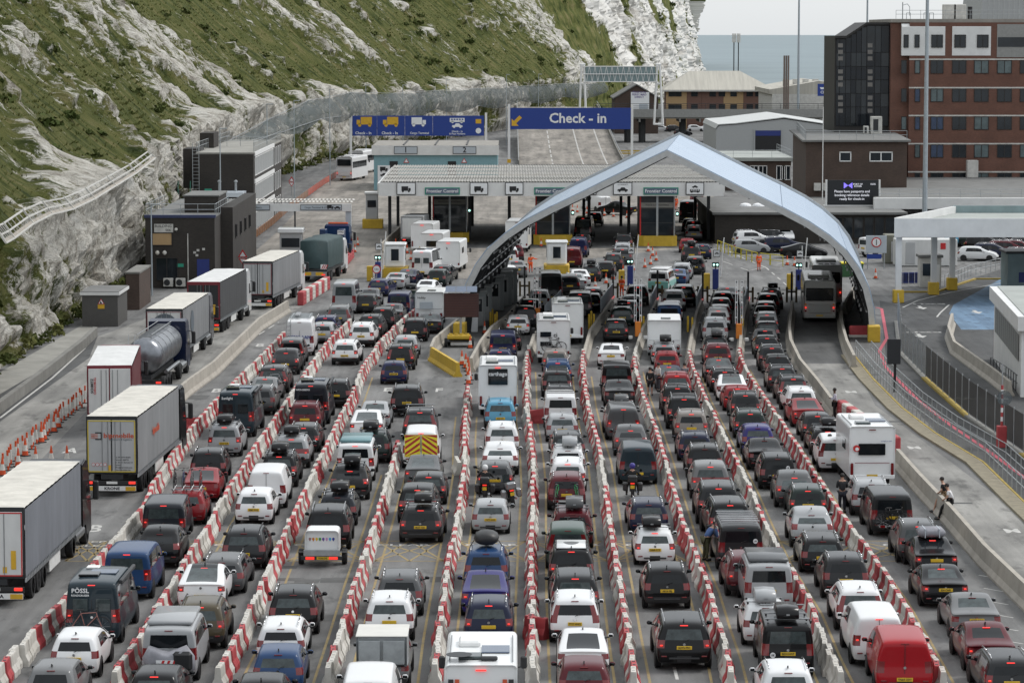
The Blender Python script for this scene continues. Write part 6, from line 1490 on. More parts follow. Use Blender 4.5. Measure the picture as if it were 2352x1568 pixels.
# open doors
for key, s, lab in (((10, 1181), 1, 0), ((8, 917), -1, 0), ((8, 917), 1, 0)):
    root, pr, p_, y_ = REF[key]; m = MB(); y0 = 2.05; c = CO['silver'] if key[0] == 10 else CO['red']
    T = Matrix.Translation((s*pr['W']/2, y0, 0)) @ Matrix.Rotation(s*R(-58), 4, 'Z')
    m.prism([(-.95, .45), (-.95, 1.05), (0, 1.08), (0, .45)], 'x', -.03, .03, 'paint', T); m.prism([(-.93, 1.05), (-.70, 1.50), (-.25, 1.52), (0, 1.08)], 'x', -.012, .012, 'glass_pale', T); m.build('open_door', root, False, c)
# ================================================================ BUILDINGS AND LARGE STRUCTURES
def bx(name, x0, x1, y0, y1, z0, z1, m_, parent=None, bev=0):
    m = MB(); m.box(((x0+x1)/2, (y0+y1)/2, (z0+z1)/2), (abs(x1-x0), abs(y1-y0), abs(z1-z0)), m_, bev=bev); return m.build(name, parent)
def window(parent, x, z, w_, h, y, glass='dark_window', frame='dark_frame', mull=1, side=0, t=.06, proud=.05):
    """side 0: in a wall facing the camera at y; side 1: in a wall facing +X at x=y (x is then the Y position)"""
    def q(dx, dz, ww, hh, d): 
        m = MB(); c, s = ((x+dx, y-d, z+dz), (ww, .06, hh)) if side == 0 else ((y+d, x+dx, z+dz), (.06, ww, hh)); return m, c, s
    m, c, s = q(0, 0, w_, h, .0); m.box(c, s, glass); o = m.build('window', parent)
    m = MB()
    for dx, dz, ww, hh in ((0, h/2, w_+t, t), (0, -h/2, w_+t, t), (-w_/2, 0, t, h), (w_/2, 0, t, h)):
        _, c, s = q(dx, dz, ww, hh, proud); m.box(c, s, frame)
    for k in range(mull): _, c, s = q(-w_/2+w_*(k+1)/(mull+1), 0, t, h, proud-.005); m.box(c, s, frame)
    m.build('frame', o); return o
def railing(name, P, label, h=1.1, post=1.6, m_='galv', rails=(1.0, .55), r=.028, group=None, parent=None):
    o = thing(name, label, 'railing', (0, 0, 0), 0, group) if parent is None else parent
    P = [Vector(p) for p in P]
    for f in rails: m = MB(); m.path([p+Vector((0, 0, h*f)) for p in P], r, m_, 5); m.build('rail', o)
    for a, b in zip(P, P[1:]):
        n = max(1, round((b-a).length/post))
        for k in range(n+(b is P[-1])): p = a+(b-a)*(k/n); m = MB(); m.tube(p, p+Vector((0, 0, h)), r, m_, 5); m.build('post', o)
    return o
def icon_lorry(parent, x, z, y, s, m_):
    m = MB(); m.box((x-.12*s, y, z+.10*s), (.62*s, .012, .42*s), m_); m.box((x+.32*s, y, z+.02*s), (.20*s, .012, .26*s), m_)
    for d in (-.3, .25): m.lathe([(.09*s, -.006), (.09*s, .006)], (x+d*s, y, z-.15*s), m_, 12, 'y')
    return m.build('pictogram', parent)
def icon_car(parent, x, z, y, s, m_):
    m = MB(); P = [(-.45, -.08), (-.42, .06), (-.22, .08), (-.12, .22), (.16, .22), (.28, .08), (.44, .04), (.46, -.08)]; m.face([(x+a*s, y, z+b*s) for a, b in P], m_)
    for d in (-.26, .27): m.lathe([(.09*s, -.006), (.09*s, .006)], (x+d*s, y, z-.09*s), m_, 12, 'y')
    return m.build('pictogram', parent)
def icon_bus(parent, x, z, y, s, m_):
    m = MB(); m.box((x, y, z), (.95*s, .012, .26*s), m_)
    for d in (-.3, .28): m.lathe([(.08*s, -.006), (.08*s, .006)], (x+d*s, y, z-.13*s), m_, 12, 'y')
    for k in range(5): m.box((x-.34*s+k*.17*s, y-.01, z+.04*s), (.11*s, .006, .09*s), 'sign_white' if m_ != 'sign_white' else 'blue_sign')
    return m.build('pictogram', parent)
# ---- arch canopy over the check-in lanes
def arch():
    root = thing('arch_canopy', 'large pointed arch canopy with pale blue roof over check-in lanes', 'canopy', (11.5, 233, 0), -R(4.6)); LEN = 34
    half = [(0, 13.75), (2.0, 12.75), (4.0, 11.75), (6.2, 10.65), (8.4, 9.6), (10.4, 8.55), (11.9, 7.55), (13.1, 6.5), (14.0, 5.3), (14.7, 3.9), (15.1, 2.3), (15.3, 0)]
    prof = [(-a, b) for a, b in half[::-1]]+half[1:]; NS = 11; n = len(prof)
    def nrm(i):
        a = prof[max(0, i-1)]; b = prof[min(n-1, i+1)]; L = math.hypot(b[0]-a[0], b[1]-a[1]); return -(b[1]-a[1])/L, (b[0]-a[0])/L
    cuts = [0, 4, 7, 11, 15, 18, n-1]
    for i0, i1 in zip(cuts, cuts[1:]):
        for k in range(NS):
            y0, y1 = LEN*k/NS+.05, LEN*(k+1)/NS-.05; m = MB(); q = []; c = i1-i0+1
            for i in range(i0, i1+1):
                x, z = prof[i]; nx, nz = nrm(i); e = .02 if i == i0 else -.02 if i == i1 else 0
                for yy, h0 in ((y0, .30), (y0, .38), (y1, .38), (y1, .30)): q.append((x+nx*h0+e, yy, z+nz*h0))
            m.add(q, [(j*4+w_, j*4+(w_+1) % 4, (j+1)*4+(w_+1) % 4, (j+1)*4+w_) for j in range(c-1) for w_ in range(4)]+[(0, 1, 2, 3), (c*4-4, c*4-3, c*4-2, c*4-1)], 'poly_roof'); m.build('roof_panel', root)
            m = MB(); q = []
            for i in range(i0, i1+1): x, z = prof[i]; nx, nz = nrm(i); q += [(x+nx*.08, y0, z+nz*.08), (x+nx*.08, y1, z+nz*.08)]
            m.add(q, [(2*j, 2*j+2, 2*j+3, 2*j+1) for j in range(c-1)], 'rib_dark'); m.build('lining_panel', root)
    def ribbon(y0, y1, d0, d1, m_, nm):
        m = MB(); vs = []
        for i, (x, z) in enumerate(prof):
            a = prof[max(0, i-1)]; b = prof[min(n-1, i+1)]; L = math.hypot(b[0]-a[0], b[1]-a[1]); nx, nz = -(b[1]-a[1])/L, (b[0]-a[0])/L
            for yy, d in ((y0, d0), (y0, d1), (y1, d1), (y1, d0)): vs.append((x+nx*d, yy, z+nz*d))
        m.add(vs, [(i*4+k, i*4+(k+1) % 4, (i+1)*4+(k+1) % 4, (i+1)*4+k) for i in range(n-1) for k in range(4)]+[(0, 1, 2, 3), (n*4-4, n*4-3, n*4-2, n*4-1)], m_); return m.build(nm, root)
    ribbon(-.2, .0, -.14, .30, 'rim_alu', 'front_rim'); ribbon(LEN, LEN+.2, -.3, .6, 'rim_alu', 'back_rim')
    for k in range(1, 9): ribbon(LEN*k/9, LEN*k/9+.25, -.30, .09, 'dark_metal', 'rib')
    for i in range(1, n-1): m = MB(); x, z = prof[i]; m.tube((x*.985, .1, z-.15), (x*.985, LEN, z-.15), .07, 'grey_metal', 5); m.build('purlin', root)
    for i in list(range(1, 6))+list(range(n-6, n-1)):
        for k in range(9): m = MB(); x, z = prof[i]; m.box((x*.96, .9+LEN*k/9+.8, z-.12), (.10, .7, .22), 'grey_metal'); m.build('bracket', root)
    for s in (-1, 1): m = MB(); m.box((s*15.4, -.6, .6), (.9, 1.6, 1.2), 'yellow', bev=.05); m.build('foot_guard', root)
    m = MB(); m.prism([(-2.6, 12.2), (2.6, 12.2), (0, 13.4)], 'y', LEN-.3, LEN-.1, 'grey_clad'); m.build('gable', root)
arch()
# ---- frontier control canopy and booths
def frontier():
    root = thing('frontier_canopy', 'long white-fronted flat canopy lettered Frontier Control', 'canopy', (0, 0, 0)); Y0, Y1, X0, X1 = 336, 377, -14.3, 22.7
    bx('fascia', X0, X1, Y0, Y0+.5, 5.35, 6.75, 'fascia', root)
    for s, x in ((-1, X0), (1, X1)): bx('side_fascia', x-.15, x+.15, Y0+.5, Y1, 5.7, 6.7, 'fascia', root)
    for r in range(5):
        ya, yb = Y0+.45+r*(Y1-Y0-.45)/5+.06, Y0+.45+(r+1)*(Y1-Y0-.45)/5-.06; m = MB(); nx = 240; vs = []
        for k in range(nx+1):
            x = X0+.1+(X1-X0-.2)*k/nx; dz = .05 if k % 2 else -.05
            vs += [(x, ya, 6.84+.03*r+dz+.03), (x, yb, 6.84+.03*r+dz)]
        m.add(vs, [(2*k, 2*k+2, 2*k+3, 2*k+1) for k in range(nx)], 'corrugated'); m.build('roof_sheet', root)
    bx('soffit', X0+.2, X1-.2, Y0+.5, Y1, 5.6, 5.75, 'dark_metal', root)
    for x in range(9): xx = X0+.8+x*4.4; m = MB(); m.box((xx, Y0+10, 2.8), (.35, .35, 5.6), 'dark_metal'); m.build('column', root); m = MB(); m.box((xx, Y1-6, 2.8), (.35, .35, 5.6), 'dark_metal'); m.build('column', root)
    for xp, w_, q in ((933, 44, 'l'), (1100, 42, 'l'), (1181, 42, 'l'), (1349, 42, 'c'), (1430, 44, 'c'), (1596, 42, 'b')):
        c = hz(xp, 433, Y0); ww = w_/F*Y0; m = MB(); m.box((c.x, Y0-.10, c.z), (ww, .12, 1.35), 'ink'); o = m.build('lane_sign', root); m = MB(); m.box((c.x, Y0-.17, c.z), (ww-.16, .04, 1.19), 'sign_white'); m.build('face', o)
        if q == 'l': icon_lorry(o, c.x, c.z-.12, Y0-.21, 1.15, 'ink')
        elif q == 'c': icon_car(o, c.x, c.z-.15, Y0-.21, 1.25, 'ink'); text('ALL PASSPORTS', .16, 'ink', (c.x, Y0-.20, c.z+.42), parent=o)
        else: icon_car(o, c.x, c.z+.18, Y0-.21, .7, 'ink'); icon_bus(o, c.x, c.z-.22, Y0-.21, 1.1, 'ink')
    for xp in (1016, 1267, 1518):
        c = hz(xp, 439, Y0); m = MB(); m.box((c.x, Y0-.06, c.z), (3.75, .08, .78), 'green_sign'); o = m.build('name_sign', root); m = MB(); m.box((c.x, Y0-.11, c.z), (3.55, .04, .60), 'frontier_face'); m.build('face', o); text('Frontier Control', .50, 'sign_white', (c.x, Y0-.14, c.z), parent=o, bold=.015)
    for xp in (891, 995, 1138): c = hz(xp, 455, Y0+1); bx('yellow_panel', c.x-.75, c.x+.75, Y0+30, Y0+30.3, 4.2, 5.4, 'yellow', root)
mat('frontier_face', (.10, .13, .19), .5); frontier()
def frontier_booth(xp, yp, lab):
    p = at(xp, yp); root = thing('frontier_booth', lab, 'booth', p, 0, 'frontier control booths')
    m = MB(); m.prism([(-2.1, 0), (-2.1, 2.0), (-1.6, 9.6), (1.6, 9.6), (2.1, 2.0), (2.1, 0), (1.5, -.5), (-1.5, -.5)], 'z', 0, 1.05, 'yellow'); m.build('base', root)
    m = MB(); m.box((0, 4.6, 3.2), (3.7, 7.6, 4.3), 'dark_metal', bev=.05); m.build('body', root)
    for s in (-1, 1):
        for z0, z1 in ((1.15, 2.4), (2.5, 3.9)): m = MB(); m.box((s*.88, .79, (z0+z1)/2), (1.62, .06, z1-z0), 'dark_window'); m.build('pane', root)
        m = MB(); m.tube((s*1.82, .7, 1.0), (s*1.82, .7, 5.4), .08, 'sign_red' if s < 0 else 'grey_metal', 8); m.build('conduit', root)
    m = MB(); m.box((0, .72, 3.2), (.22, .14, 4.4), 'galv'); m.build('mullion', root)
    m = MB(); m.box((0, .74, 4.35), (3.5, .10, .55), 'conc_dark'); o = m.build('header', root); text('POLICE AUX FRONTIERES', .22, 'ink', (0, .67, 4.35), parent=o)
    m = MB(); m.box((2.15, .8, 3.4), (.32, .32, .5), 'ink'); o = m.build('signal', root); m = MB(); m.lathe([(.11, 0), (.1, .04)], (2.15, .60, 3.42), 'lamp_green', 10, 'y'); m.build('lens', o)
for xp, yp, lab in ((1033, 556, 'dark glass frontier booth on yellow base nearest the motorhomes'), (1270, 562, 'dark glass frontier booth in the middle of the canopy'), (1510, 565, 'dark glass frontier booth seen under the arch apex')): frontier_booth(xp, yp, lab)
# ---- pass holders canopy
def passholders():
    root = thing('pass_holders_canopy', 'low white canopy lettered Pass holders beside the brick building', 'canopy', (0, 0, 0)); Y = 316; X0, X1 = -29.6, -16.2
    bx('fascia', X0, X1, Y, Y+.3, 4.85, 5.6, 'fascia', root)
    for r in range(2):
        m = MB(); nx = 70; vs = []
        for k in range(nx+1): x = X0+(X1-X0)*k/nx; dz = .05 if k % 2 else -.05; vs += [(x, Y+.3+r*4, 5.7+dz+.1), (x, Y+4.2+r*4, 5.65+dz)]
        m.add(vs, [(2*k, 2*k+2, 2*k+3, 2*k+1) for k in range(nx)], 'dirty_white'); m.build('roof_sheet', root)
    for xp in (806,): c = hz(xp, 500, Y); bx('column', c.x-.55, c.x, Y+.2, Y+.9, 0, 4.85, 'sign_grey', root)
    bx('column', X0+7.6, X0+7.75, Y+.3, Y+.45, 0, 4.9, 'dark_metal', root)
    for x0, x1, s_, q in ((523, 620, 'Pass holders', 'c'), (690, 785, 'Cargo Terminal & UTP', 'l')):
        a, b = hz(x0, 473, Y).x, hz(x1, 473, Y).x; m = MB(); m.box(((a+b)/2, Y-.05, 5.24), (b-a, .08, .56), 'ink'); o = m.build('sign', root); m = MB(); m.box(((a+b)/2, Y-.1, 5.24), (b-a-.1, .04, .46), 'sign_grey'); m.build('face', o)
        text(s_, .34 if q == 'c' else .26, 'ink', ((a+b)/2+(.45 if q == 'c' else -.45), Y-.13, 5.24), parent=o)
        if q == 'c': icon_car(o, a+.9, 5.24, Y-.13, .55*1.6, 'ink')
        else: icon_lorry(o, b-1.15, 5.24, Y-.13, .75, 'ink'); icon_car(o, b-.45, 5.2, Y-.13, .75, 'ink')
passholders()
# ---- building 006, three-storey block, substation kiosk
def brick_left():
    r = thing('brick_building', 'two-storey dark brick building lettered BUILDING 006 below the cliff', 'building', (0, 0, 0)); Y = 280; X0, X1 = -32.8, -26.6
    bx('wall', X0, X1, Y, Y+30, 0, 6.3, 'brick_dark', r); bx('wall_annex', X1, X1+1.1, Y+6, Y+32, 0, 6.9, 'brick_dark', r)
    bx('parapet', X0-.1, X1+.1, Y-.08, Y+.4, 6.3, 6.55, 'blue_trim', r); bx('roof', X0, X1, Y+.4, Y+30, 6.3, 6.42, 'flat_roof', r)
    bx('plant_room', X0+2.9, X0+6.0, Y+6, Y+14, 6.43, 7.9, 'brick_dark', r); bx('plant_roof', X0+2.8, X0+6.1, Y+5.9, Y+14.1, 7.9, 8.02, 'flat_roof', r)
    window(r, -31.3, 4.4, 1.75, 1.1, Y, 'tan_wall', 'dark_frame', 0); window(r, -30.9, 1.7, 1.9, 2.0, Y, 'dark_window', 'dark_frame', 1)
    o = bx('name_board', -32.0, -30.3, Y-.06, Y, 5.0, 5.75, 'dirty_white', r); text('BUILDING', .34, 'ink', (-31.2, Y-.07, 5.55), parent=o); text('006', .32, 'ink', (-30.75, Y-.07, 5.2), parent=o)
    bx('door', -28.2, -27.1, Y-.05, Y, 0, 2.6, 'blue_booth', r)
    for k, (x, z) in enumerate(((-28.1, 3.4), (-28.4, 3.2), (-27.6, 3.5), (-28.2, 2.95))): bx('vent', x-.12, x+.12, Y-.06, Y, z-.1, z+.1, 'dirty_white', r)
    bx('small_sign', -30.0, -29.4, Y-.05, Y, 1.9, 2.2, 'green_sign', r)
    for x in (-30.75, -29.65): m = MB(); m.box((x, Y-.35, .55), (.85, .5, .75), 'dirty_white', bev=.03); o = m.build('air_unit', r); m = MB(); m.lathe([(.28, 0), (.28, .03)], (x-.1, Y-.62, .55), 'dark_metal', 14, 'y'); m.build('fan', o)
    m = MB(); m.tube((-29.0, Y-.06, 0), (-29.0, Y-.06, 4.9), .05, 'dirty_white'); m.build('drainpipe', r)
    for k in range(4): window(r, Y+9+k*5, 4.6, 1.5, 1.2, X1+1.1, 'dark_window', 'dark_frame', 1, side=1)
    railing('roof_railing', [(X0, Y+.6, 6.4), (X1, Y+.6, 6.4), (X1, Y+14, 6.4)], '', parent=r); railing('roof_railing', [(X0, Y+.6, 6.4), (X0, Y+16, 6.4)], '', parent=r)
    m = MB(); m.box((-30.0, Y-.4, 5.3), (.22, .55, .22), 'dirty_white', bev=.04); m.tube((-30, Y, 5.1), (-30, Y-.3, 5.2), .05, 'grey_metal'); m.build('camera', r)
    # three-storey block
    r = thing('office_block', 'three-storey dark brick block with white windows under the cliff', 'building', (0, 0, 0)); Y = 347; X0, X1 = -34.9, -28.6; H = 9.4
    bx('wall', X0, X1, Y, Y+42, 0, H, 'brick_dark', r); bx('roof', X0-.1, X1+.1, Y+.2, Y+42, H, H+.18, 'verge', r)
    bx('tank_room', X0-1.8, X0, Y+3, Y+9, 5.5, 9.9, 'brick_dark', r); bx('stair_head', X0-1.0, X0+.6, Y+14, Y+20, H+.2, H+1.9, 'brick_dark', r)
    for f in range(3):
        z = 1.9+f*3.05
        for k in range(8): window(r, Y+3+k*3.4, z, 2.9, 2.0, X1, 'window_pale', 'white_paint', 3, side=1, t=.12)
        for k in range(4): window(r, Y+31+k*2.7, z, 1.0, 2.0, X1, 'dark_window', 'white_paint', 0, side=1, t=.14)
        bx('white_band', X1, X1+.12, Y+1, Y+29.5, z+1.15, z+1.6, 'white_paint', r)
    railing('roof_railing', [(X1, Y+.4, H+.2), (X1, Y+41, H+.2)], '', parent=r); railing('roof_railing', [(X0, Y+.4, H+.2), (X0, Y+41, H+.2)], '', parent=r); railing('roof_railing', [(X0, Y+20, H+.2), (X1, Y+20, H+.2)], '', parent=r)
    bx('porch_wall', -33.0, -29.8, Y-4, Y-.1, 0, 4.9, 'brick_dark', r); bx('porch_roof', -33.3, -29.4, Y-4.4, Y-.1, 4.9, 5.4, 'sign_grey', r); bx('porch_door', -32.0, -31.0, Y-4.08, Y-4, 2.2, 4.8, 'teal_wall', r)
    for x in (-32.2, -30.4): m = MB(); m.tube((x, Y-2, 5.4), (x, Y-2, 6.4), .14, 'galv', 8); m.lathe([(.0, 0), (.22, .03), (.2, .18), (.05, .26)], (x, Y-2, 6.4), 'galv', 10); m.build('flue', r)
    m = MB()
    for s in (0, .7): m.tube((X0-.4+s, Y-.3, 2), (X0-.4+s, Y-.3, H+1.2), .04, 'galv')
    for k in range(22): m.tube((X0-.4, Y-.3, 2.2+k*.38), (X0+.3, Y-.3, 2.2+k*.38), .03, 'galv', 4)
    m.build('ladder', r); m = MB()
    for k in range(10): m.box((X0-1.2+.02*k, Y-2.6+.1*k, .5+k*.45), (1.2, .35, .06), 'green_paint')
    for s in (-1.9, -.55): m.tube((X0+s, Y-2.6, .3), (X0+s, Y-1.4, 6.5), .06, 'green_paint'); m.tube((X0+s, Y-2.6, .0), (X0+s, Y-2.6, 5.0), .06, 'green_paint')
    m.build('green_stair', r)
    # low white-windowed wing and garage
    r = thing('low_wing', 'low dark wing with white glazed side along the cliff road', 'building', (0, 0, 0)); bx('wall', -32.5, -28.3, 322, 345.5, 0, 3.9, 'brick_dark', r); bx('roof', -32.6, -28.0, 321.8, 345.6, 3.9, 4.2, 'dirty_white', r)
    for k in range(7): window(r, 325+k*2.9, 2.3, 2.5, 2.2, -28.3, 'window_pale', 'white_paint', 2, side=1, t=.12)
    bx('shutter', -31.7, -29.3, 321.9, 322, 0, 3.6, 'blue_booth', r)
    # kiosk
    p = at(187, 751); r = thing('substation_kiosk', 'small grey kiosk with rockfall warning sign below the cliff', 'kiosk', (0, 0, 0)); a, b = at(189, 750), at(271, 750)
    bx('wall', a.x, b.x, a.y, a.y+6, 0, 2.45, 'kiosk_grey', r); bx('fascia', a.x-.15, b.x+.15, a.y-.12, a.y+6.2, 2.45, 2.68, 'fascia', r); bx('roof', a.x-.1, b.x+.1, a.y-.05, a.y+6.1, 2.68, 2.74, 'flat_roof', r)
    c = (a.x+b.x)/2+.1; m = MB(); m.face([(c-.26, a.y-.03, 1.75), (c+.26, a.y-.03, 1.75), (c, a.y-.03, 2.2)], 'sign_red'); o = m.build('warning_triangle', r); m = MB(); m.face([(c-.19, a.y-.04, 1.79), (c+.19, a.y-.04, 1.79), (c, a.y-.04, 2.12)], 'sign_white'); m.face([(c-.12, a.y-.045, 1.81), (c+.1, a.y-.045, 1.81), (c-.04, a.y-.045, 2.0)], 'ink'); m.build('rockfall_symbol', o)
    bx('notice', c-.26, c+.26, a.y-.03, a.y, 1.4, 1.72, 'sign_yellow', r)
    # brick stub and wing walls beside
    r = thing('brick_pier', 'short brown brick pier between kiosk and dark brick building', 'wall', (0, 0, 0)); a = at(290, 712); bx('pier', a.x, a.x+1.1, a.y, a.y+8, 0, 3.0, 'brick_brown', r); bx('coping', a.x-.06, a.x+1.16, a.y-.06, a.y+8, 3.0, 3.15, 'conc_dark', r)
    r = thing('retaining_wall', 'weathered concrete retaining wall along the lorry road edge', 'wall', (0, 0, 0)); P = [at(x, y) for x, y in ((-90, 1016), (0, 955), (110, 872), (200, 800), (228, 772))]
    for q, s_ in zip(P, P[1:]): d = (s_-q); m = MB(); m.box(((q+s_)/2+Vector((-.3, 0, .35))), (.35, d.length-.02, .7), 'conc_dark', rz=-math.atan2(d.x, d.y)); m.build('wall_segment', r)
mat('blue_trim', (.03, .04, .10), .6); mat('kiosk_grey', (.085, .082, .078), .9, var=.1); brick_left()
# ---- white rockfall fence above the chalk wall
def catch_fence():
    r = thing('rockfall_fence', 'white timber rockfall catch fence climbing the cliff at left', 'fence', (0, 0, 0)); P = [(-20, 556), (0, 545), (45, 512), (90, 490), (140, 478), (190, 455), (240, 425), (290, 395), (334, 361)]
    D = [203, 206, 216, 226, 238, 252, 268, 284, 300]; top = [hz(x, y-34*(1-.08*i), d)+Vector((.2, 0, 0)) for i, ((x, y), d) in enumerate(zip(P, D))]; bot = [hz(x+2, y+2, d)+Vector((.9, 0, -.0)) for (x, y), d in zip(P, D)]
    for L in (top, bot, [(a+b)/2 for a, b in zip(top, bot)]): m = MB(); m.path(L, .07, 'dirty_white', 4); m.build('rail', r)
    for a, b in zip(top, bot): m = MB(); m.tube(a+Vector((0, 0, .1)), b, .09, 'dirty_white', 4); m.build('post', r)
    for i in range(len(P)-1):
        for k in range(1, 5): t = k/5; m = MB(); m.tube(top[i]*(1-t)+top[i+1]*t, bot[i]*(1-t)+bot[i+1]*t, .035, 'dirty_white', 4); m.build('slat', r)
        m = MB(); m.face([top[i]*.25+bot[i]*.75, top[i+1]*.25+bot[i+1]*.75, bot[i+1], bot[i]], 'net_brown'); m.build('board', r)
mat('net_brown', (.30, .27, .23), .9, var=.3); catch_fence()
# ---- rockfall net along the wall head
def rock_net():
    m_ = bpy.data.materials.new('net_mesh'); m_.use_nodes = True; MATS['net_mesh'] = m_; t = m_.node_tree; b = t.nodes['Principled BSDF']; b.inputs['Base Color'].default_value = (.055, .068, .068, 1); b.inputs['Roughness'].default_value = .9
    tc = nn(t, 'ShaderNodeTexCoord'); mp = nn(t, 'ShaderNodeMapping'); mp.inputs['Scale'].default_value = (1, 1, .5); t.links.new(tc.outputs['Object'], mp.inputs[0]); nz = nn(t, 'ShaderNodeTexNoise'); nz.inputs['Scale'].default_value = .35; nz.inputs['Detail'].default_value = 4; t.links.new(mp.outputs[0], nz.inputs[0])
    mr = nn(t, 'ShaderNodeMapRange'); mr.inputs['From Min'].default_value = .3; mr.inputs['From Max'].default_value = .7; mr.inputs['To Min'].default_value = .5; mr.inputs['To Max'].default_value = .95; t.links.new(nz.outputs[0], mr.inputs[0]); t.links.new(mr.outputs[0], b.inputs['Alpha'])
    r = thing('rockfall_net', 'dark mesh rockfall net slung along the chalk wall', 'net', (0, 0, 0))
    T = [(470, 322, 415), (560, 275, 440), (660, 230, 480), (760, 212, 515), (860, 214, 560), (960, 208, 610), (1060, 203, 670), (1160, 198, 730), (1260, 192, 790), (1360, 190, 850)]
    B = [(500, 330), (600, 305), (700, 272), (780, 262), (880, 262), (970, 250), (1070, 243), (1170, 232), (1270, 222), (1370, 212)]
    top = [hz(x, y, d)+Vector((3.4, -2, 0)) for x, y, d in T]; bot = [hz(x, y, d-4)+Vector((2.6, -2, 0)) for (x, y), (_, _, d) in zip(B, T)]
    for i in range(len(T)-1):
        m = MB(); n = 8; vs = []
        for k in range(n+1):
            u = k/n; a, b_ = top[i]*(1-u)+top[i+1]*u, bot[i]*(1-u)+bot[i+1]*u
            for j in range(6): v = j/5; q = a*(1-v)+b_*v; q = q+Vector((1.3*math.sin(math.pi*v)*(.6+.5*noise.noise((i*3+u*4, v*3, 1))), 0, -1.0*math.sin(math.pi*u)*(.3+v)*.8)); vs.append(q)
        m.add(vs, [(k*6+j, k*6+j+1, (k+1)*6+j+1, (k+1)*6+j) for k in range(n) for j in range(5)], 'net_mesh'); m.build('net_panel', r, True)
    for a, b_ in zip(top, bot): m = MB(); m.tube(a+Vector((-1.5, 0, -2)), a, .09, 'galv', 5); m.build('post', r)
    m = MB(); m.path(top, .05, 'galv', 4); m.build('head_cable', r); m = MB(); m.path(bot, .05, 'galv', 4); m.build('foot_cable', r)
rock_net()
# ---- building 1 / 2, sign gantries, ramp, viaduct
def building12():
    r = thing('inspection_shed', 'turquoise shed with white fascia numbered 1 and 2', 'building', (0, 0, 0)); Y = 456; X0, X1 = -20.4, -1.9
    bx('wall', X0+.3, X1-.2, Y+.4, Y+22, 0, 5.1, 'teal_wall', r); bx('fascia', X0, X1, Y, Y+.4, 5.1, 6.45, 'fascia', r); bx('roof', X0+.1, X1-.1, Y+.4, Y+22, 6.2, 6.5, 'roof_felt', r)
    for k in range(1, 4): bx('roof_joint', X0+k*4.6-.1, X0+k*4.6+.1, Y+.5, Y+21.8, 6.5, 6.6, 'dark_metal', r)
    for xp, q in ((932, '1'), (1067, '2')): c = hz(xp, 345, Y); m = MB(); m.box((c.x, Y-.05, c.z), (3.4, .08, 1.1), 'ink'); o = m.build('number_board', r); m = MB(); m.box((c.x, Y-.1, c.z), (3.25, .04, .95), 'sign_grey'); m.build('face', o); text(q, 1.1, 'ink', (c.x, Y-.13, c.z), parent=o, bold=.02)
    for xp in (933, 1066): c = hz(xp, 369, Y); m = MB(); m.face([(c.x-.42, Y+.3, c.z-.35), (c.x+.42, Y+.3, c.z-.35), (c.x, Y+.3, c.z+.38)], 'sign_red'); o = m.build('warning_triangle', r); m = MB(); m.face([(c.x-.28, Y+.29, c.z-.27), (c.x+.28, Y+.29, c.z-.27), (c.x, Y+.29, c.z+.22)], 'sign_white'); m.build('face', o)
    for xp in (904, 1038): c = hz(xp, 385, Y); bx('doorway', c.x-.6, c.x+.6, Y+.33, Y+.4, 0, 4.2, 'ink', r)
    a = hz(866, 410, Y-2); o = bx('lane_board', a.x, a.x+1.8, Y+.3, Y+.38, .8, 3.6, 'sign_white', r); icon_lorry(o, a.x+.9, 3.0, Y+.26, 1.3, 'ink'); icon_car(o, a.x+.9, 2.2, Y+.26, 1.2, 'ink'); icon_bus(o, a.x+.9, 1.4, Y+.26, 1.2, 'ink')
mat('roof_felt', (.27, .255, .23), .9, var=.25, scale=.8); building12()
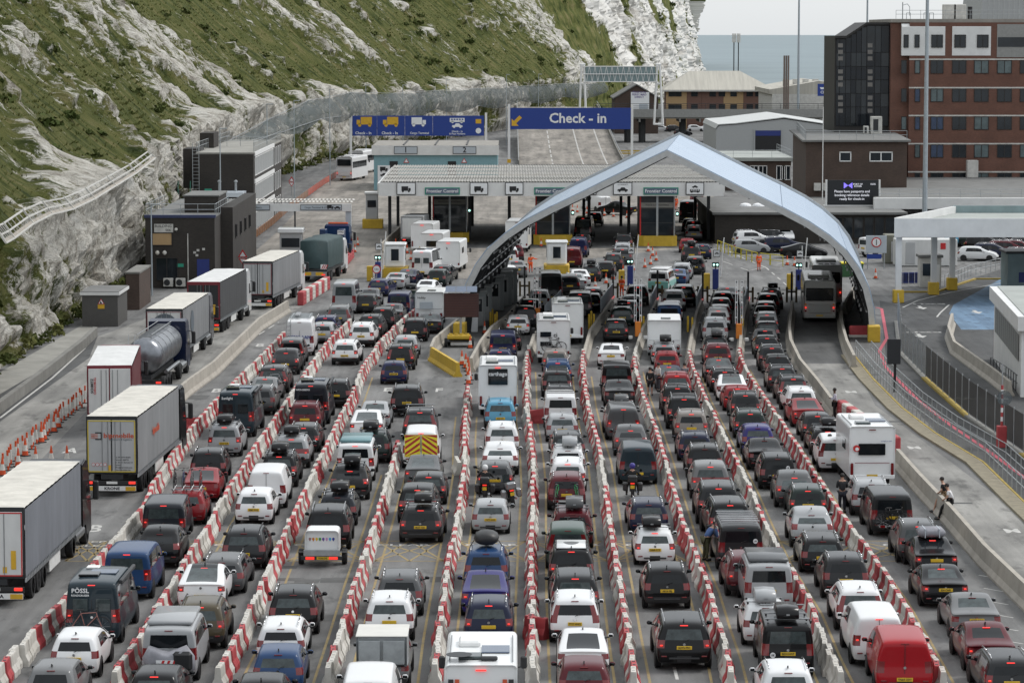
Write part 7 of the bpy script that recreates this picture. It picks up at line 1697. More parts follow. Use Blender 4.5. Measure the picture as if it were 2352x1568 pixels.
def gantry_signs():
    Y = 505; r = thing('lane_gantry', 'blue overhead gantry with lorry, trailer, coach and car symbols', 'sign', (0, 0, 0)); a, b = hz(809, 290, Y), hz(1112, 290, Y)
    for c in (a.x-.25, b.x+.3): m = MB(); m.box((c, Y+.2, 5.0), (.36, .36, 10.0), 'white_paint'); m.build('post', r)
    zt, zb = hz(900, 266, Y).z, hz(900, 312, Y).z
    xs = [hz(q, 290, Y).x for q in (809, 866, 930, 994, 1112)]
    for k in range(4): 
        x0, x1 = xs[k]+.02, xs[k+1]-.02; m = MB(); m.box(((x0+x1)/2, Y, (zt+zb)/2), (x1-x0, .12, zt-zb), 'blue_sign'); o = m.build('sign_panel', r); c = (x0+x1)/2
        if k < 2: icon_lorry(o, c-.1, zt-1.1, Y-.08, 2.9, 'sign_yellow').scale = (-1, 1, 1); text('Check - In', .62, 'sign_white', (c-.2, Y-.09, zb+.42), parent=o, bold=.015)
        elif k == 2: icon_lorry(o, c, zt-1.1, Y-.08, 2.7, 'sign_white'); text('Cargo Terminal', .48, 'sign_white', (c+.1, Y-.09, zb+.42), parent=o, bold=.015)
        else: icon_bus(o, c-.2, zt-.7, Y-.08, 2.5, 'sign_white'); icon_car(o, c-.2, zt-1.65, Y-.08, 1.9, 'sign_white'); text('Check - In\n& Pass Holders', .42, 'sign_white', (c-.2, Y-.09, zb+.5), parent=o, bold=.01); m = MB(); m.box((x1-.9, Y-.08, zt-.9), (.9, .02, .7), 'sign_yellow'); m.build('pictogram', o); m = MB(); m.lathe([(.45, 0), (.45, .02)], (x1-.9, Y-.09, zb+.8), 'sign_white', 16, 'y'); m.build('pictogram', o); 
    for o in [q for q in r.children_recursive if q.name.startswith('pictogram') and q.scale.x < 0]:
        c = sum(v.co.x for v in o.data.vertices)/len(o.data.vertices); o.location.x = 2*c
    Y = 514; r = thing('check_in_gantry', 'wide blue overhead sign reading Check - in with yellow arrow', 'sign', (0, 0, 0)); a, b = hz(1172, 270, Y), hz(1449, 270, Y); zt, zb = hz(1300, 248, Y).z, hz(1300, 297, Y).z
    for c in (a.x-.2, b.x+.2): m = MB(); m.box((c, Y+.2, (zt+.6)/2), (.4, .4, zt+.6), 'white_paint'); m.build('post', r)
    o = bx('sign_panel', a.x, b.x, Y-.08, Y+.08, zb, zt, 'blue_sign', r); text('Check - in', 2.25, 'sign_white', ((a.x+b.x)/2+1.2, Y-.1, (zt+zb)/2), parent=o, bold=.022)
    cx, cz = hz(1187, 279, Y).x, (zt+zb)/2-.35; m = MB(); s = .85; m.face([(cx-s, Y-.1, cz-s), (cx+.35*s, Y-.1, cz-s), (cx-.1*s, Y-.1, cz-.5*s), (cx+s, Y-.1, cz+.55*s), (cx+.5*s, Y-.1, cz+s), (cx-.55*s, Y-.1, cz-.05*s), (cx-s, Y-.1, cz+.4*s)], 'sign_yellow'); m.build('arrow', o)
    for c in (a.x-.2, b.x+.2): o = bx('round_sign', c-.3, c+.3, Y-.05, Y, 1.6, 2.2, 'sign_yellow', r)
gantry_signs()
def ramp():
    P0, P1 = at(1190, 378, .05), at(1432, 378, .05); P2, P3 = Vector((18.5, 690, 6.6)), Vector((1.0, 690, 6.6)); n = 14; m = MB(); L = []
    for k in range(n+1):
        u = k/n; e = u*u*(3-2*u)*.5+u*.5; a = P0.lerp(P3, u)+Vector((0, 0, 0)); b = P1.lerp(P2, u); a.z = b.z = .05+6.6*e; L.append((a, b))
    for (a, b), (c, d) in zip(L, L[1:]): m.face([a, b, d, c], 'concrete_yard')
    struct(m.build('ramp_road'))
    for f, dash in ((.33, 1), (.62, 0), (.85, 0)):
        m = MB()
        for k, ((a, b), (c, d)) in enumerate(zip(L, L[1:])):
            for j in range(3):
                if dash and j % 2: continue
                p, q = a.lerp(b, f).lerp(c.lerp(d, f), j/3), a.lerp(b, f).lerp(c.lerp(d, f), (j+.9)/3); w_ = Vector((.12, 0, 0)); h = Vector((0, 0, .03)); m.face([p-w_+h, p+w_+h, q+w_+h, q-w_+h], 'white_line')
        struct(m.build('ramp_line'))
    r = thing('ramp_parapet', 'grey steel railing walls beside the concrete ramp', 'railing', (0, 0, 0))
    for side in (0, 1):
        pts = [q[side] for q in L]
        for a, b in zip(pts, pts[1:]): m = MB(); m.add([a, b, b+Vector((0, 0, .7)), a+Vector((0, 0, .7)), a+Vector((.2, 0, 0)), b+Vector((.2, 0, 0)), b+Vector((.2, 0, .7)), a+Vector((.2, 0, .7))], [(0, 1, 2, 3), (4, 7, 6, 5), (3, 2, 6, 7), (0, 3, 7, 4), (1, 5, 6, 2)], 'conc_dark'); m.build('parapet', r)
        m = MB(); m.path([p+Vector((.1, 0, 1.25)) for p in pts], .05, 'galv', 4); m.build('rail', r)
    # viaduct
    r = thing('viaduct', 'grey elevated viaduct deck on round columns behind the arch', 'bridge', (0, 0, 0)); Y = 655
    bx('deck', 17, 95, Y, Y+12, 5.0, 6.2, 'conc_dark', r); bx('parapet', 17, 95, Y-.2, Y, 5.3, 7.0, 'conc_edge', r)
    for k in range(18): bx('deck_rib', 18+k*4.2, 18.4+k*4.2, Y-.1, Y+11, 4.3, 5.0, 'conc_dark', r)
    for xp in (1392, 1442, 1475, 1568, 1640): c = hz(xp, 320, Y+3); m = MB(); m.tube((c.x, Y+4, 0), (c.x, Y+4, 5), .75, 'dark_conc', 12); m.build('column', r)
    railing('viaduct_railing', [(17, Y+.1, 6.9), (95, Y+.1, 6.9)], '', h=1.2, post=4, rails=(1, .6, .25), r=.05, m_='dark_metal', parent=r)
    # rear of a motorway sign gantry
    r = thing('sign_gantry', 'white steel gantry with lattice-backed sign on the viaduct', 'sign', (0, 0, 0)); Y = 640; x0, x1 = hz(1338, 200, Y).x, hz(1512, 200, Y).x; zt, zb = hz(1400, 153, Y).z, hz(1400, 188, Y).z
    o = bx('sign_panel', x0+.6, x1-.6, Y, Y+.1, zb, zt, 'sign_back', r)
    for z in (zt, zb, (zt+zb)/2): m = MB(); m.tube((x0, Y-.3, z), (x1, Y-.3, z), .09, 'white_paint', 5); m.build('chord', r)
    n = 12
    for k in range(n): a = x0+.8+(x1-x0-1.6)*k/n; d = (x1-x0-1.6)/n; m = MB(); m.path([(a, Y-.3, zb), (a+d/2, Y-.3, zt), (a+d, Y-.3, zb)], .06, 'white_paint', 4); m.build('lattice', r)
    for x, fl in ((x0, -1), (x1, 1)):
        for dx in (-.7, .8): m = MB(); m.tube((x+dx*1.2, Y, 0 if fl < 0 else 4.2), (x+dx*.35, Y, zt+.4), .22, 'white_paint', 6); m.build('leg', r)
        for z in (zt+.4, zb-.4): m = MB(); m.tube((x-.6, Y, z), (x+.6, Y, z), .18, 'white_paint', 6); m.build('cross_bar', r)
    m = MB(); m.tube((x1-.9, Y, 4.3), (x1+1.1, Y, 4.3), .2, 'white_paint', 6); m.build('cross_bar', r)
mat('conc_edge', (.26, .26, .25), .85, var=.15); mat('dark_conc', (.05, .052, .052), .9); mat('sign_back', (.21, .28, .29), .6, var=.2, scale=.6); ramp()
# ---- buildings beyond the viaduct
def beyond():
    Y = 745; r = thing('harbour_office', 'brown and tan two-storey office with pale hipped roof by the sea', 'building', (0, 0, 0)); X0, X1 = hz(1530, 220, Y).x, hz(1772, 220, Y).x; ze, zr = hz(1600, 207, Y).z, hz(1600, 163, Y+9).z
    cs = [(1530, 1578, 'tan_wall'), (1578, 1612, 'brown_wall'), (1612, 1662, 'brown_wall'), (1662, 1708, 'tan_wall'), (1708, 1765, 'brown_wall')]
    bx('core', X0+.3, X1-.3, Y+.3, Y+16, 0, ze, 'brown_wall', r)
    for a, b, c in cs: bx('wall_panel', hz(a, 200, Y).x, hz(b, 200, Y).x-.05, Y, Y+.29, 0, ze-.1, c, r)
    for f, yp in enumerate((214, 246)):
        for xp in (1543, 1558, 1595, 1637, 1658, 1685, 1722, 1742): c = hz(xp, yp, Y); window(r, c.x, c.z, 1.5, 1.6 if not f else 1.2, Y, 'dark_window', 'dark_frame', 0)
    a, b, c, d = (X0-1, Y-1, ze), (X1+1, Y-1, ze), (X1+1, Y+17, ze), (X0-1, Y+17, ze); e, f = (X0+6, Y+8, zr), (X1-7, Y+8, zr); m = MB()
    for q, nm in (((a, b, f, e), 0), ((b, c, f), 1), ((c, d, e, f), 2), ((d, a, e), 3)): m = MB(); m.face(q, 'sheet_roof'); m.build('roof_slope', r)
    bx('eaves', X0-1, X1+1, Y-1.05, Y-.95, ze-.35, ze+.05, 'dirty_white', r)
    r = thing('gabled_hall', 'brown gabled hall with a white advertising board', 'building', (0, 0, 0)); Y = 715; X0, X1 = hz(1412, 240, Y).x, hz(1512, 240, Y).x; ze, zr = hz(1450, 226, Y).z, hz(1450, 197, Y).z; c = (X0+X1)/2
    m = MB(); m.prism([(X0, 0), (X1, 0), (X1, ze), (c, zr), (X0, ze)], 'y', Y, Y+22, 'brick_brown'); m.build('wall', r)
    for s, x in ((-1, X0-.4), (1, X1+.4)): m = MB(); m.add([(x, Y-.4, ze-.15), (c, Y-.4, zr+.12), (c, Y+22, zr+.12), (x, Y+22, ze-.15), (x, Y-.4, ze+.1), (c, Y-.4, zr+.4), (c, Y+22, zr+.4), (x, Y+22, ze+.1)], [(0, 1, 2, 3), (4, 7, 6, 5), (0, 4, 5, 1), (0, 3, 7, 4)], 'flat_roof'); m.build('roof_slope', r)
    p0, p1 = hz(1449, 238, Y-2), hz(1491, 238, Y-2); o = bx('advert_board', p0.x, p1.x, Y-2.1, Y-2, hz(1450, 264, Y-2).z, hz(1450, 212, Y-2).z, 'sign_white', r); text('Proud to be\nFERRY MAD\nDIRECT', .62, 'sign_purple', (p0.x+1.9, Y-2.12, p0.z+2.0), parent=o, bold=.02)
    bx('advert_picture', p1.x-2.3, p1.x-.3, Y-2.13, Y-2.1, p0.z-2.4, p0.z-.1, 'sign_grey', o)
    # sheds, warehouse
    r = thing('sea_shed', 'long pale shed with shallow roof at the sea front', 'building', (0, 0, 0)); Y = 690; X0, X1 = hz(1775, 230, Y).x, hz(1990, 230, Y).x; bx('wall', X0, X1, Y+2, Y+40, 0, 9.4, 'dirty_white', r); m = MB(); m.prism([(X0-.5, 9.4), (X1, 9.4), (X1, 11.0), ((X0+X1)/2, 12.3), (X0-.5, 10.4)], 'y', Y+2, Y+45, 'sheet_roof'); m.build('roof', r)
    for k in range(4): bx('roof_vent', X0+3+k*2.2, X0+4.2+k*2.2, Y+8, Y+10, 10.8, 12.6, 'dirty_white', r)
    r = thing('grey_warehouse', 'grey metal-clad warehouse with blue roller door', 'building', (0, 0, 0)); Y = 560; X0, X1, X2 = hz(1645, 300, Y).x, hz(1690, 300, Y).x, hz(1930, 300, Y).x; zs_, zr = hz(1700, 293, Y).z, hz(1800, 262, Y+20).z
    m = MB(); m.prism([(X0, 0), (X2, 0), (X2, zs_), ((X0+X2)/2+1, zs_+1.5), (X1, zs_+.5), (X0+.5, zs_+.3), (X0, zs_-.3)], 'y', Y, Y+38, 'grey_clad'); m.build('wall', r)
    m = MB(); m.prism([(X0-.1, zs_-.2), (X0+.4, zs_+.45), (X1, zs_+.65), ((X0+X2)/2+1, zs_+1.7), (X2, zs_+.2), (X2, zs_+.3), ((X0+X2)/2+1, zs_+1.85), (X1, zs_+.8), (X0+.3, zs_+.6)], 'y', Y-.2, Y+38.2, 'roof_pale'); m.build('roof', r)
    a, b = hz(1735, 320, Y).x, hz(1793, 320, Y).x; bx('door_opening', a, b, Y-.08, Y, 0, hz(1750, 300, Y).z, 'ink', r); bx('roller_door', a, b, Y-.12, Y-.08, hz(1750, 312, Y).z, hz(1750, 300, Y).z, 'blue_booth', r)
    for s in (a-.3, b+.1): bx('door_frame', s, s+.2, Y-.2, Y, 0, hz(1750, 297, Y).z, 'grey_clad', r)
    # flat-roofed block with ladder, dark brown block, lower hall
    r = thing('flat_roof_block', 'low dark block with pale grey flat roof and white windows', 'building', (0, 0, 0)); Y = 455; X0, X1 = hz(1640, 380, Y).x, hz(1817, 380, Y).x; zt = hz(1700, 362, Y).z
    bx('wall', X0, X1, Y, Y+26, 0, zt-.5, 'brick_brown', r); bx('roof', X0-.3, X1+.3, Y-.4, Y+26, zt-.5, zt, 'flat_roof_light', r)
    for xp in (1732, 1752, 1793, 1806): c = hz(xp, 397, Y); window(r, c.x, c.z, 1.15, 2.0, Y, 'dark_window', 'white_paint', 1, t=.1)
    railing('roof_railing', [(X0, Y+.2, zt), (X1, Y+.2, zt), (X1, Y+25, zt)], '', parent=r, post=2.5)
    r = thing('brown_block', 'dark brown brick block with white-framed windows behind the display screen', 'building', (0, 0, 0)); Y = 372; X0, X1 = hz(1851, 380, Y).x, hz(2083, 380, Y).x; H = hz(1900, 326, Y).z; BX0 = hz(1820, 300, 415).x
    m = MB(); m.prism([(X0, Y), (X1, Y), (X1+2.4, 414), (BX0, 414)], 'z', 0, H, 'brick_brown'); m.build('wall', r); m = MB(); m.prism([(X0-.5, Y-.5), (X1+.4, Y-.5), (X1+2.8, 414), (BX0-.5, 414)], 'z', H, H+.22, 'flat_roof'); m.build('roof', r)
    for x0, x1, mu in ((1929, 1954, 0), (1998, 2049, 1)): a, b = hz(x0, 360, Y), hz(x1, 360, Y); window(r, (a.x+b.x)/2, a.z, b.x-a.x, 1.05, Y, 'dark_window', 'white_paint', mu, t=.12)
    railing('roof_railing', [(X0, Y+.3, H+.2), (X1, Y+.3, H+.2)], '', parent=r, post=2.0); railing('roof_railing', [(BX0+.3, 412, H+.2), (X0, Y+.3, H+.2)], '', parent=r, post=2.5)
    for xp, h, w_ in ((2012, 2.2, 1.4), (1989, 1.0, .6)): c = hz(xp, 300, 395); m = MB(); m.box((c.x, 395, H+.2+h/2), (w_, 1.2, h), 'dirty_white', bev=.05); o = m.build('air_unit', r); m = MB(); m.box((c.x-.1, 394.38, H+.2+h/2), (w_*.45, .03, h*.7), 'dark_metal'); m.build('grille', o)
    for x in (36.2, 37.3): m = MB(); m.box((x, Y-.3, 4.6), (.8, .5, .9), 'dirty_white', bev=.03); m.build('wall_unit', r)
    r = thing('lower_hall', 'low dark hall with flat roof beneath the display screen', 'building', (0, 0, 0)); a, b = hz(1642, 520, 340).x, hz(2075, 520, 340).x; bx('wall', a, b, 340, 371.9, 0, 3.15, 'brick_dark', r); bx('roof', a-.3, b+.4, 339.5, 371.95, 3.15, 3.4, 'flat_roof', r)
    for k in range(7): x = hz(1900+k*24, 520, 340).x; window(r, x, 1.7, .95, 2.2, 340, 'dark_window', 'dark_frame', 0)
    for xp in (1712, 1742): c = hz(xp, 475, 352); m = MB(); m.lathe([(.7, 0), (.6, .2), (.3, .32), (.05, .36)], (c.x, 352, 3.4), 'sign_white', 14); m.build('roof_dome', r)
    bx('pale_plinth', hz(2010, 480, 345).x, 70, 346, 347, 3.4, 4.6, 'fascia', r); railing('roof_railing', [(hz(2020, 450, 347).x, 347.5, 4.4), (70, 347.5, 4.4)], '', parent=r, post=2.2)
    bx('upper_roof', hz(2010, 460, 350).x, 70, 347, 399, 4.2, 4.5, 'flat_roof', r)
    # LED screen
    r = thing('message_screen', 'dark electronic screen asking drivers to have passports ready', 'screen', (0, 0, 0)); Y = 352; a, b = hz(1898, 445, Y), hz(2020, 445, Y); zb, zt = hz(1950, 473, Y).z, hz(1950, 414, Y).z; c = (a.x+b.x)/2
    o = bx('screen', a.x+.1, b.x-.1, Y, Y+.25, zb+.1, zt, 'led_dark', r)
    for x in (a.x, b.x): bx('post', x-.1, x+.1, Y-.05, Y+.3, 3.3, zt+.05, 'white_paint', r)
    for k, s_ in enumerate(('Please have passports and', 'booking reference details', 'ready for check-in')): text(s_, .38, 'led_text', (c-.1, Y-.02, zb+1.62-k*.42), parent=o)
    text('PORT OF\nDOVER', .26, 'led_text', (c+.55, Y-.02, zt-.58), parent=o); text('10:35', .28, 'led_text', (b.x-.75, Y-.02, zt-.45), parent=o)
    m = MB(); cx, cz = c-.55, zt-.6
    for s in (-1, 1): m.face([(cx, Y-.02, cz), (cx+s*.48, Y-.02, cz+.34), (cx+s*.48, Y-.02, cz-.34)], 'led_purple')
    m.build('logo', o); m = MB(); m.box((c+.3, Y+.3, 3.45), (b.x-a.x+1.2, .8, .15), 'white_paint'); m.build('base', r)
mat('sign_purple', (.12, .07, .25), .6); mat('roof_pale', (.50, .51, .50), .6, var=.06); beyond()
# ---- red brick office tower
def office():
    r = thing('brick_office', 'tall red brick office with rows of windows and white top storey', 'building', (0, 0, 0)); Y = 400; X0, X1 = hz(2088, 200, Y).x, 74.0; Z = lambda yp: hz(2200, yp, Y).z
    bx('wall', X0, X1, Y, Y+26, 3.5, Z(137), 'brick_red', r); bx('top_storey', X0, X1, Y, Y+26, Z(136.7), Z(52), 'brick_red', r); bx('return_wall', hz(2047, 200, Y).x, X0, Y+.8, Y+2.6, 3.5, Z(45), 'brick_red', r)
    bx('parapet', hz(2045, 200, Y).x, X1, Y+.4, Y+25, Z(52), Z(44), 'roof_felt', r)
    for yp in (136.7, 201.8, 265.8, 330.4, 395): bx('string_course', X0-.02, X1, Y-.06, Y, Z(yp)-.09, Z(yp)+.09, 'dirty_white', r)
    rnd = random.Random(11)
    for f, yp in enumerate((154, 219, 283, 347, 412)):
        for xp, w_ in ((2076, 11), (2107, 11), (2152, 28), (2203, 31), (2254, 32), (2307, 32), (2358, 30), (2410, 30), (2460, 30)):
            if f >= 3 and xp == 2076: continue
            c = hz(xp, yp, Y); window(r, c.x, c.z, w_/F*Y, 29/F*Y, Y if xp > 2090 else Y, rnd.choice(('dark_window', 'dark_window', 'dark_window', 'dark_window', 'window_pale', 'window_blue')), 'dark_frame', 0 if w_ < 20 else 1, t=.09)
    for x0, x1 in ((2071, 2171), (2187, 2276)):
        a, b = hz(x0, 90, Y), hz(x1, 90, Y); m = MB(); m.prism([(Y-.05, Z(128)), (Y-.05, Z(62)), (Y+.35, Z(55)), (Y+.6, Z(55)), (Y+.6, Z(128))], 'x', a.x, b.x, 'fascia'); o = m.build('white_bay', r)
        for xp, w_ in (((2081, 10), (2106, 10), (2152, 25)) if x0 == 2071 else ((2205, 25), (2257, 25))): c = hz(xp, 95, Y); window(r, c.x, c.z, w_/F*Y, 28/F*Y, Y-.1, 'dark_window', 'dark_frame', 0 if w_ < 20 else 1, t=.08)
    bx('concrete_band', hz(2290, 90, Y).x, X1, Y-.06, Y, Z(132), Z(56), 'conc_edge', r); bx('window_band', hz(2292, 90, Y).x, X1, Y-.12, Y-.06, Z(108), Z(86), 'dark_window', r)
    railing('roof_railing', [(hz(2060, 50, Y).x, Y+1, Z(44)), (X1, Y+1, Z(44))], '', parent=r, post=3)
    for xp in (2180, 2203): c = hz(xp, 30, Y+6); m = MB(); m.box((c.x, Y+6, Z(44)+.9), (1.6, 1.6, 2.0), 'dirty_white', bev=.06); m.build('roof_tank', r)
    m = MB(); c = hz(2228, 30, Y+6); m.tube((c.x, Y+6, Z(44)), (c.x, Y+6, Z(44)+1.6), .3, 'ink', 10); m.build('flue', r)
    for xp in (2122, 2135, 2082): c = hz(xp, 40, Y+3); m = MB(); m.tube((c.x, Y+3, Z(44)), (c.x, Y+3, Z(30)), .05, 'galv', 4); m.tube((c.x+.5, Y+3, Z(44)), (c.x+.5, Y+3, Z(30)), .05, 'galv', 4); m.tube((c.x, Y+3, Z(30)), (c.x+.5, Y+3, Z(30)), .05, 'galv', 4); m.build('roof_ladder', r)
    m = MB(); c = hz(2073, 40, Y+3); m.path([(c.x, Y+3, Z(48)), (c.x, Y+3, Z(5))], .07, 'galv', 5); m.path([(c.x, Y+3, Z(12)), (c.x+.6, Y+3, Z(9)), (c.x+.9, Y+3, Z(16)), (c.x+.9, Y+3, Z(36))], .05, 'galv', 4); m.build('camera_mast', r)
    c = hz(2235, 425, Y-3); m = MB(); m.box((c.x, Y-2, 5.6), (1.4, 1.2, 2.2), 'dirty_white', bev=.05); m.build('air_unit', r)
    # glazed stair tower
    r = thing('glass_stair_tower', 'black glazed stair tower with sloping top beside the brick office', 'building', (0, 0, 0)); Y = 402; Zt = lambda yp: hz(2000, yp, Y).z; xs = [hz(q, 100, Y).x for q in (1918, 1943, 1990, 2048)]; zt = [Zt(88), Zt(88), Zt(57), Zt(57)]
    m = MB(); m.prism([(xs[0], 3), (xs[3], 3), (xs[3], zt[3]), (xs[2], zt[2]), (xs[1], zt[1]), (xs[0], zt[0])], 'y', Y+.15, Y+14, 'dark_frame'); m.build('core', r)
    cols = [1921, 1929, 1943, 1955, 1967, 1979, 1991, 2010, 2024, 2046]; rows = [88, 121, 153, 184, 215, 246, 290]
    for i in range(len(cols)-1):
        for k in range(len(rows)-1):
            a, b = hz(cols[i]+.6, 100, Y).x, hz(cols[i+1]-.6, 100, Y).x; top_ = Zt(rows[k]+.6); 
            if k == 0: xm = (cols[i]+cols[i+1])/2; top_ = Zt(91 if xm < 1943 else 91-(xm-1943)/47*31 if xm < 1990 else 60)
            bx('pane', a, b, Y+.02, Y+.1, Zt(rows[k+1]-.6), top_, rnd.choice(('dark_window', 'tower_glass', 'tower_glass')), r)
    for a_, b_ in ((1922, 1937), (1990, 2005)):
        for k in range(12): yq = 104+k*15; c, d = hz(a_+3, yq, Y), hz(b_-1, yq, Y); bx('pale_louvre', c.x, d.x, Y-.02, Y+.02, c.z-.30, c.z+.22, 'stair_pale', r) if k % 4 != 3 else None  # rows of pale slats set in front of the panes
    for xa, xb, ya, yb in ((xs[0], xs[1], zt[0], zt[1]), (xs[1], xs[2], zt[1], zt[2]), (xs[2], xs[3], zt[2], zt[3])): m = MB(); m.add([(xa, Y-.2, ya), (xb, Y-.2, yb), (xb, Y+14, yb), (xa, Y+14, ya), (xa, Y-.2, ya+.3), (xb, Y-.2, yb+.3), (xb, Y+14, yb+.3), (xa, Y+14, ya+.3)], [(0, 1, 2, 3), (4, 7, 6, 5), (0, 4, 5, 1), (0, 3, 7, 4), (1, 5, 6, 2)], 'dark_frame'); m.build('roof_edge', r)
    # pale metal ship-side / shed at top right
    r = thing('pale_shed', 'pale grey ribbed shed rising behind the brick office roof', 'building', (0, 0, 0)); Y = 470; a = hz(2252, 20, Y).x
    m = MB(); m.prism([(a-.6, 20), (a+.9, 33), (a+30, 33), (a+30, 20)], 'y', Y, Y+20, 'grey_clad'); m.build('wall', r)
    for k in range(14): bx('rib', a+1.2+k*.75, a+1.28+k*.75, Y-.08, Y, 21, 32.8, 'roof_pale', r)
mat('tower_glass', (.008, .011, .016), .08, var=.5, scale=.5, spec=.35); mat('stair_pale', (.16, .15, .14), .5); office()
# ================================================================ STREET FURNITURE
mat('orange_net', (.50, .09, .05), .8, alpha=.75); mat('brown_net', (.30, .13, .05), .8, alpha=.6); mat('yellow_bright', (.50, .42, .02), .5); mat('green_skip', (.03, .10, .035), .6); mat('louvre', (.20, .205, .20), .6, var=.15); mat('flue_brown', (.16, .12, .10), .7)
def conc_barrier(name, px, label, m_='conc', h=.95, cat='barrier', seg=3.0, z=.0, ref=None):
    """jersey barrier along picture points of its top edge, in separate lengths"""
    r = thing(name, label, cat, (0, 0, 0)); P = [at(x, y, h) for x, y in px]; P = [Vector((p.x, p.y, 0)) for p in P]
    prof = [(-.30, 0), (-.30, .10), (-.16, .32), (-.10, h), (.10, h), (.16, .32), (.30, .10), (.30, 0)]
    for a, b in zip(P, P[1:]):
        d = b-a; n = max(1, round(d.length/seg)); yaw = -math.atan2(d.x, d.y)
        for k in range(n):
            c = a+d*((k+.5)/n); L = d.length/n/2-.006; m = MB(); m.prism(prof, 'y', -L, L, m_, Matrix.Translation(c) @ Matrix.Rotation(yaw, 4, 'Z')); m.build('barrier_length', r)
    return r
conc_barrier('concrete_barrier', [(369, 925), (430, 872), (491, 829), (595, 730), (660, 690)], 'curving concrete barrier between lorries and the far-left car lane')
conc_barrier('concrete_barrier', [(2400, 1378), (2351, 1333), (2263, 1250), (2187, 1164), (2111, 1085), (2062, 1030)], 'long concrete barrier at right where two people sit')
conc_barrier('concrete_barrier', [(1920, 925), (1908, 910), (1878, 870), (1838, 823), (1816, 778), (1813, 747), (1820, 690)], 'concrete barrier between rightmost car lane and the coaches')
conc_barrier('concrete_barrier', [(1962, 815), (1945, 780), (1935, 745), (1930, 700)], 'concrete barrier right of the coaches under the arch')
conc_barrier('concrete_barrier', [(1940, 695), (1960, 660), (1975, 650)], 'short concrete barrier beside the arch foot')
conc_barrier('concrete_barrier', [(1050, 732), (998, 776), (990, 795)], 'curved grey concrete barrier beside the red display board')
conc_barrier('concrete_barrier', [(992, 797), (1052, 833)], 'yellow painted concrete barrier by the traffic cones', 'yellow')
conc_barrier('concrete_barrier', [(1082, 822), (1105, 780), (1130, 748), (1165, 722), (1205, 680)], 'concrete barrier left of the fifth lane under the arch')
conc_barrier('concrete_barrier', [(875, 560), (890, 545), (925, 515), (950, 500)], 'curved concrete barrier left of the small box lorry')
conc_barrier('concrete_barrier', [(2187, 719), (2179, 748), (2192, 783), (2225, 806), (2281, 845), (2320, 875)], 'pale concrete barrier round the blue road surface')
for i, (P, w_) in enumerate((([(1216, 800), (1226, 768), (1252, 738), (1288, 702)], 'fifth and sixth'), ([(1342, 808), (1355, 757), (1380, 722), (1406, 686)], 'sixth and seventh'), ([(1461, 800), (1475, 755), (1495, 715), (1508, 688)], 'seventh and eighth'), ([(1582, 808), (1590, 760), (1600, 715), (1611, 688)], 'eighth and ninth'), ([(1699, 805), (1703, 755), (1710, 715), (1717, 688)], 'ninth and tenth'))):
    conc_barrier('lane_divider', P, 'low concrete divider between the %s lanes under the arch' % w_, h=.7)
    a, b = at(*P[-2]), at(*P[-1]); 
    r = thing('baffle_fence', 'row of grey slats on the divider between %s lanes' % w_, 'fence', (0, 0, 0))
    for k in range(14): p = a.lerp(b, k/13); m = MB(); m.box((p.x, p.y, .75), (.10, .55, 1.1), 'sign_grey'); m.build('slat', r)
    m = MB(); m.tube((a.x+.15, a.y, .18), (b.x+.15, b.y, .18), .09, 'sign_red'); m.build('kerb_rail', r)
# tall red and white blocks
def tall_blocks(P, n, lab, cols=('bar_red', 'bar_white'), h=1.15, L=1.1):
    a, b = at(*P[0]), at(*P[1]); d = b-a; yaw = -math.atan2(d.x, d.y)
    for k in range(n):
        c = a.lerp(b, (k+.5)/n); m_ = cols[k % 2]; m = MB(); m.box((0, 0, h/2), (.52, d.length/n-.03, h), m_, bev=.06)
        for q in range(3): m.box((0, 0, .25+q*.32), (.56, d.length/n*.6, .14), m_, bev=.03)
        o = m.build('tall_barrier_block'); o.location = c; o.rotation_euler = (0, 0, yaw); tag(o, '%s block, %s from near end, %s' % ('red' if m_ == 'bar_red' else 'white', ordn(k+1), lab), 'barrier', 'tall blocks '+lab)
tall_blocks(((2058, 1052), (1932, 962)), 11, 'tall barrier beside the white motorhome'); tall_blocks(((690, 702), (752, 664)), 9, 'tall barrier at the end of lorry lane')
tall_blocks(((776, 628), (808, 592)), 7, 'red water barrier by the pass holders canopy', ('bar_red', 'bar_red'), .8)
for x, y, w_, h, lab in ((1975, 775, 1.6, .9, 'red barrier block beside the right foot of the arch'), (1990, 712, .9, .8, 'small red barrier block behind the coaches')): p = at(x, y); m = MB(); m.box((0, 0, h/2), (w_, .5, h), 'bar_red', bev=.08); m.box((0, 0, .12), (w_+.1, .56, .22), 'bar_white', bev=.04); o = m.build('barrier_block'); o.location = p; tag(o, lab, 'barrier')
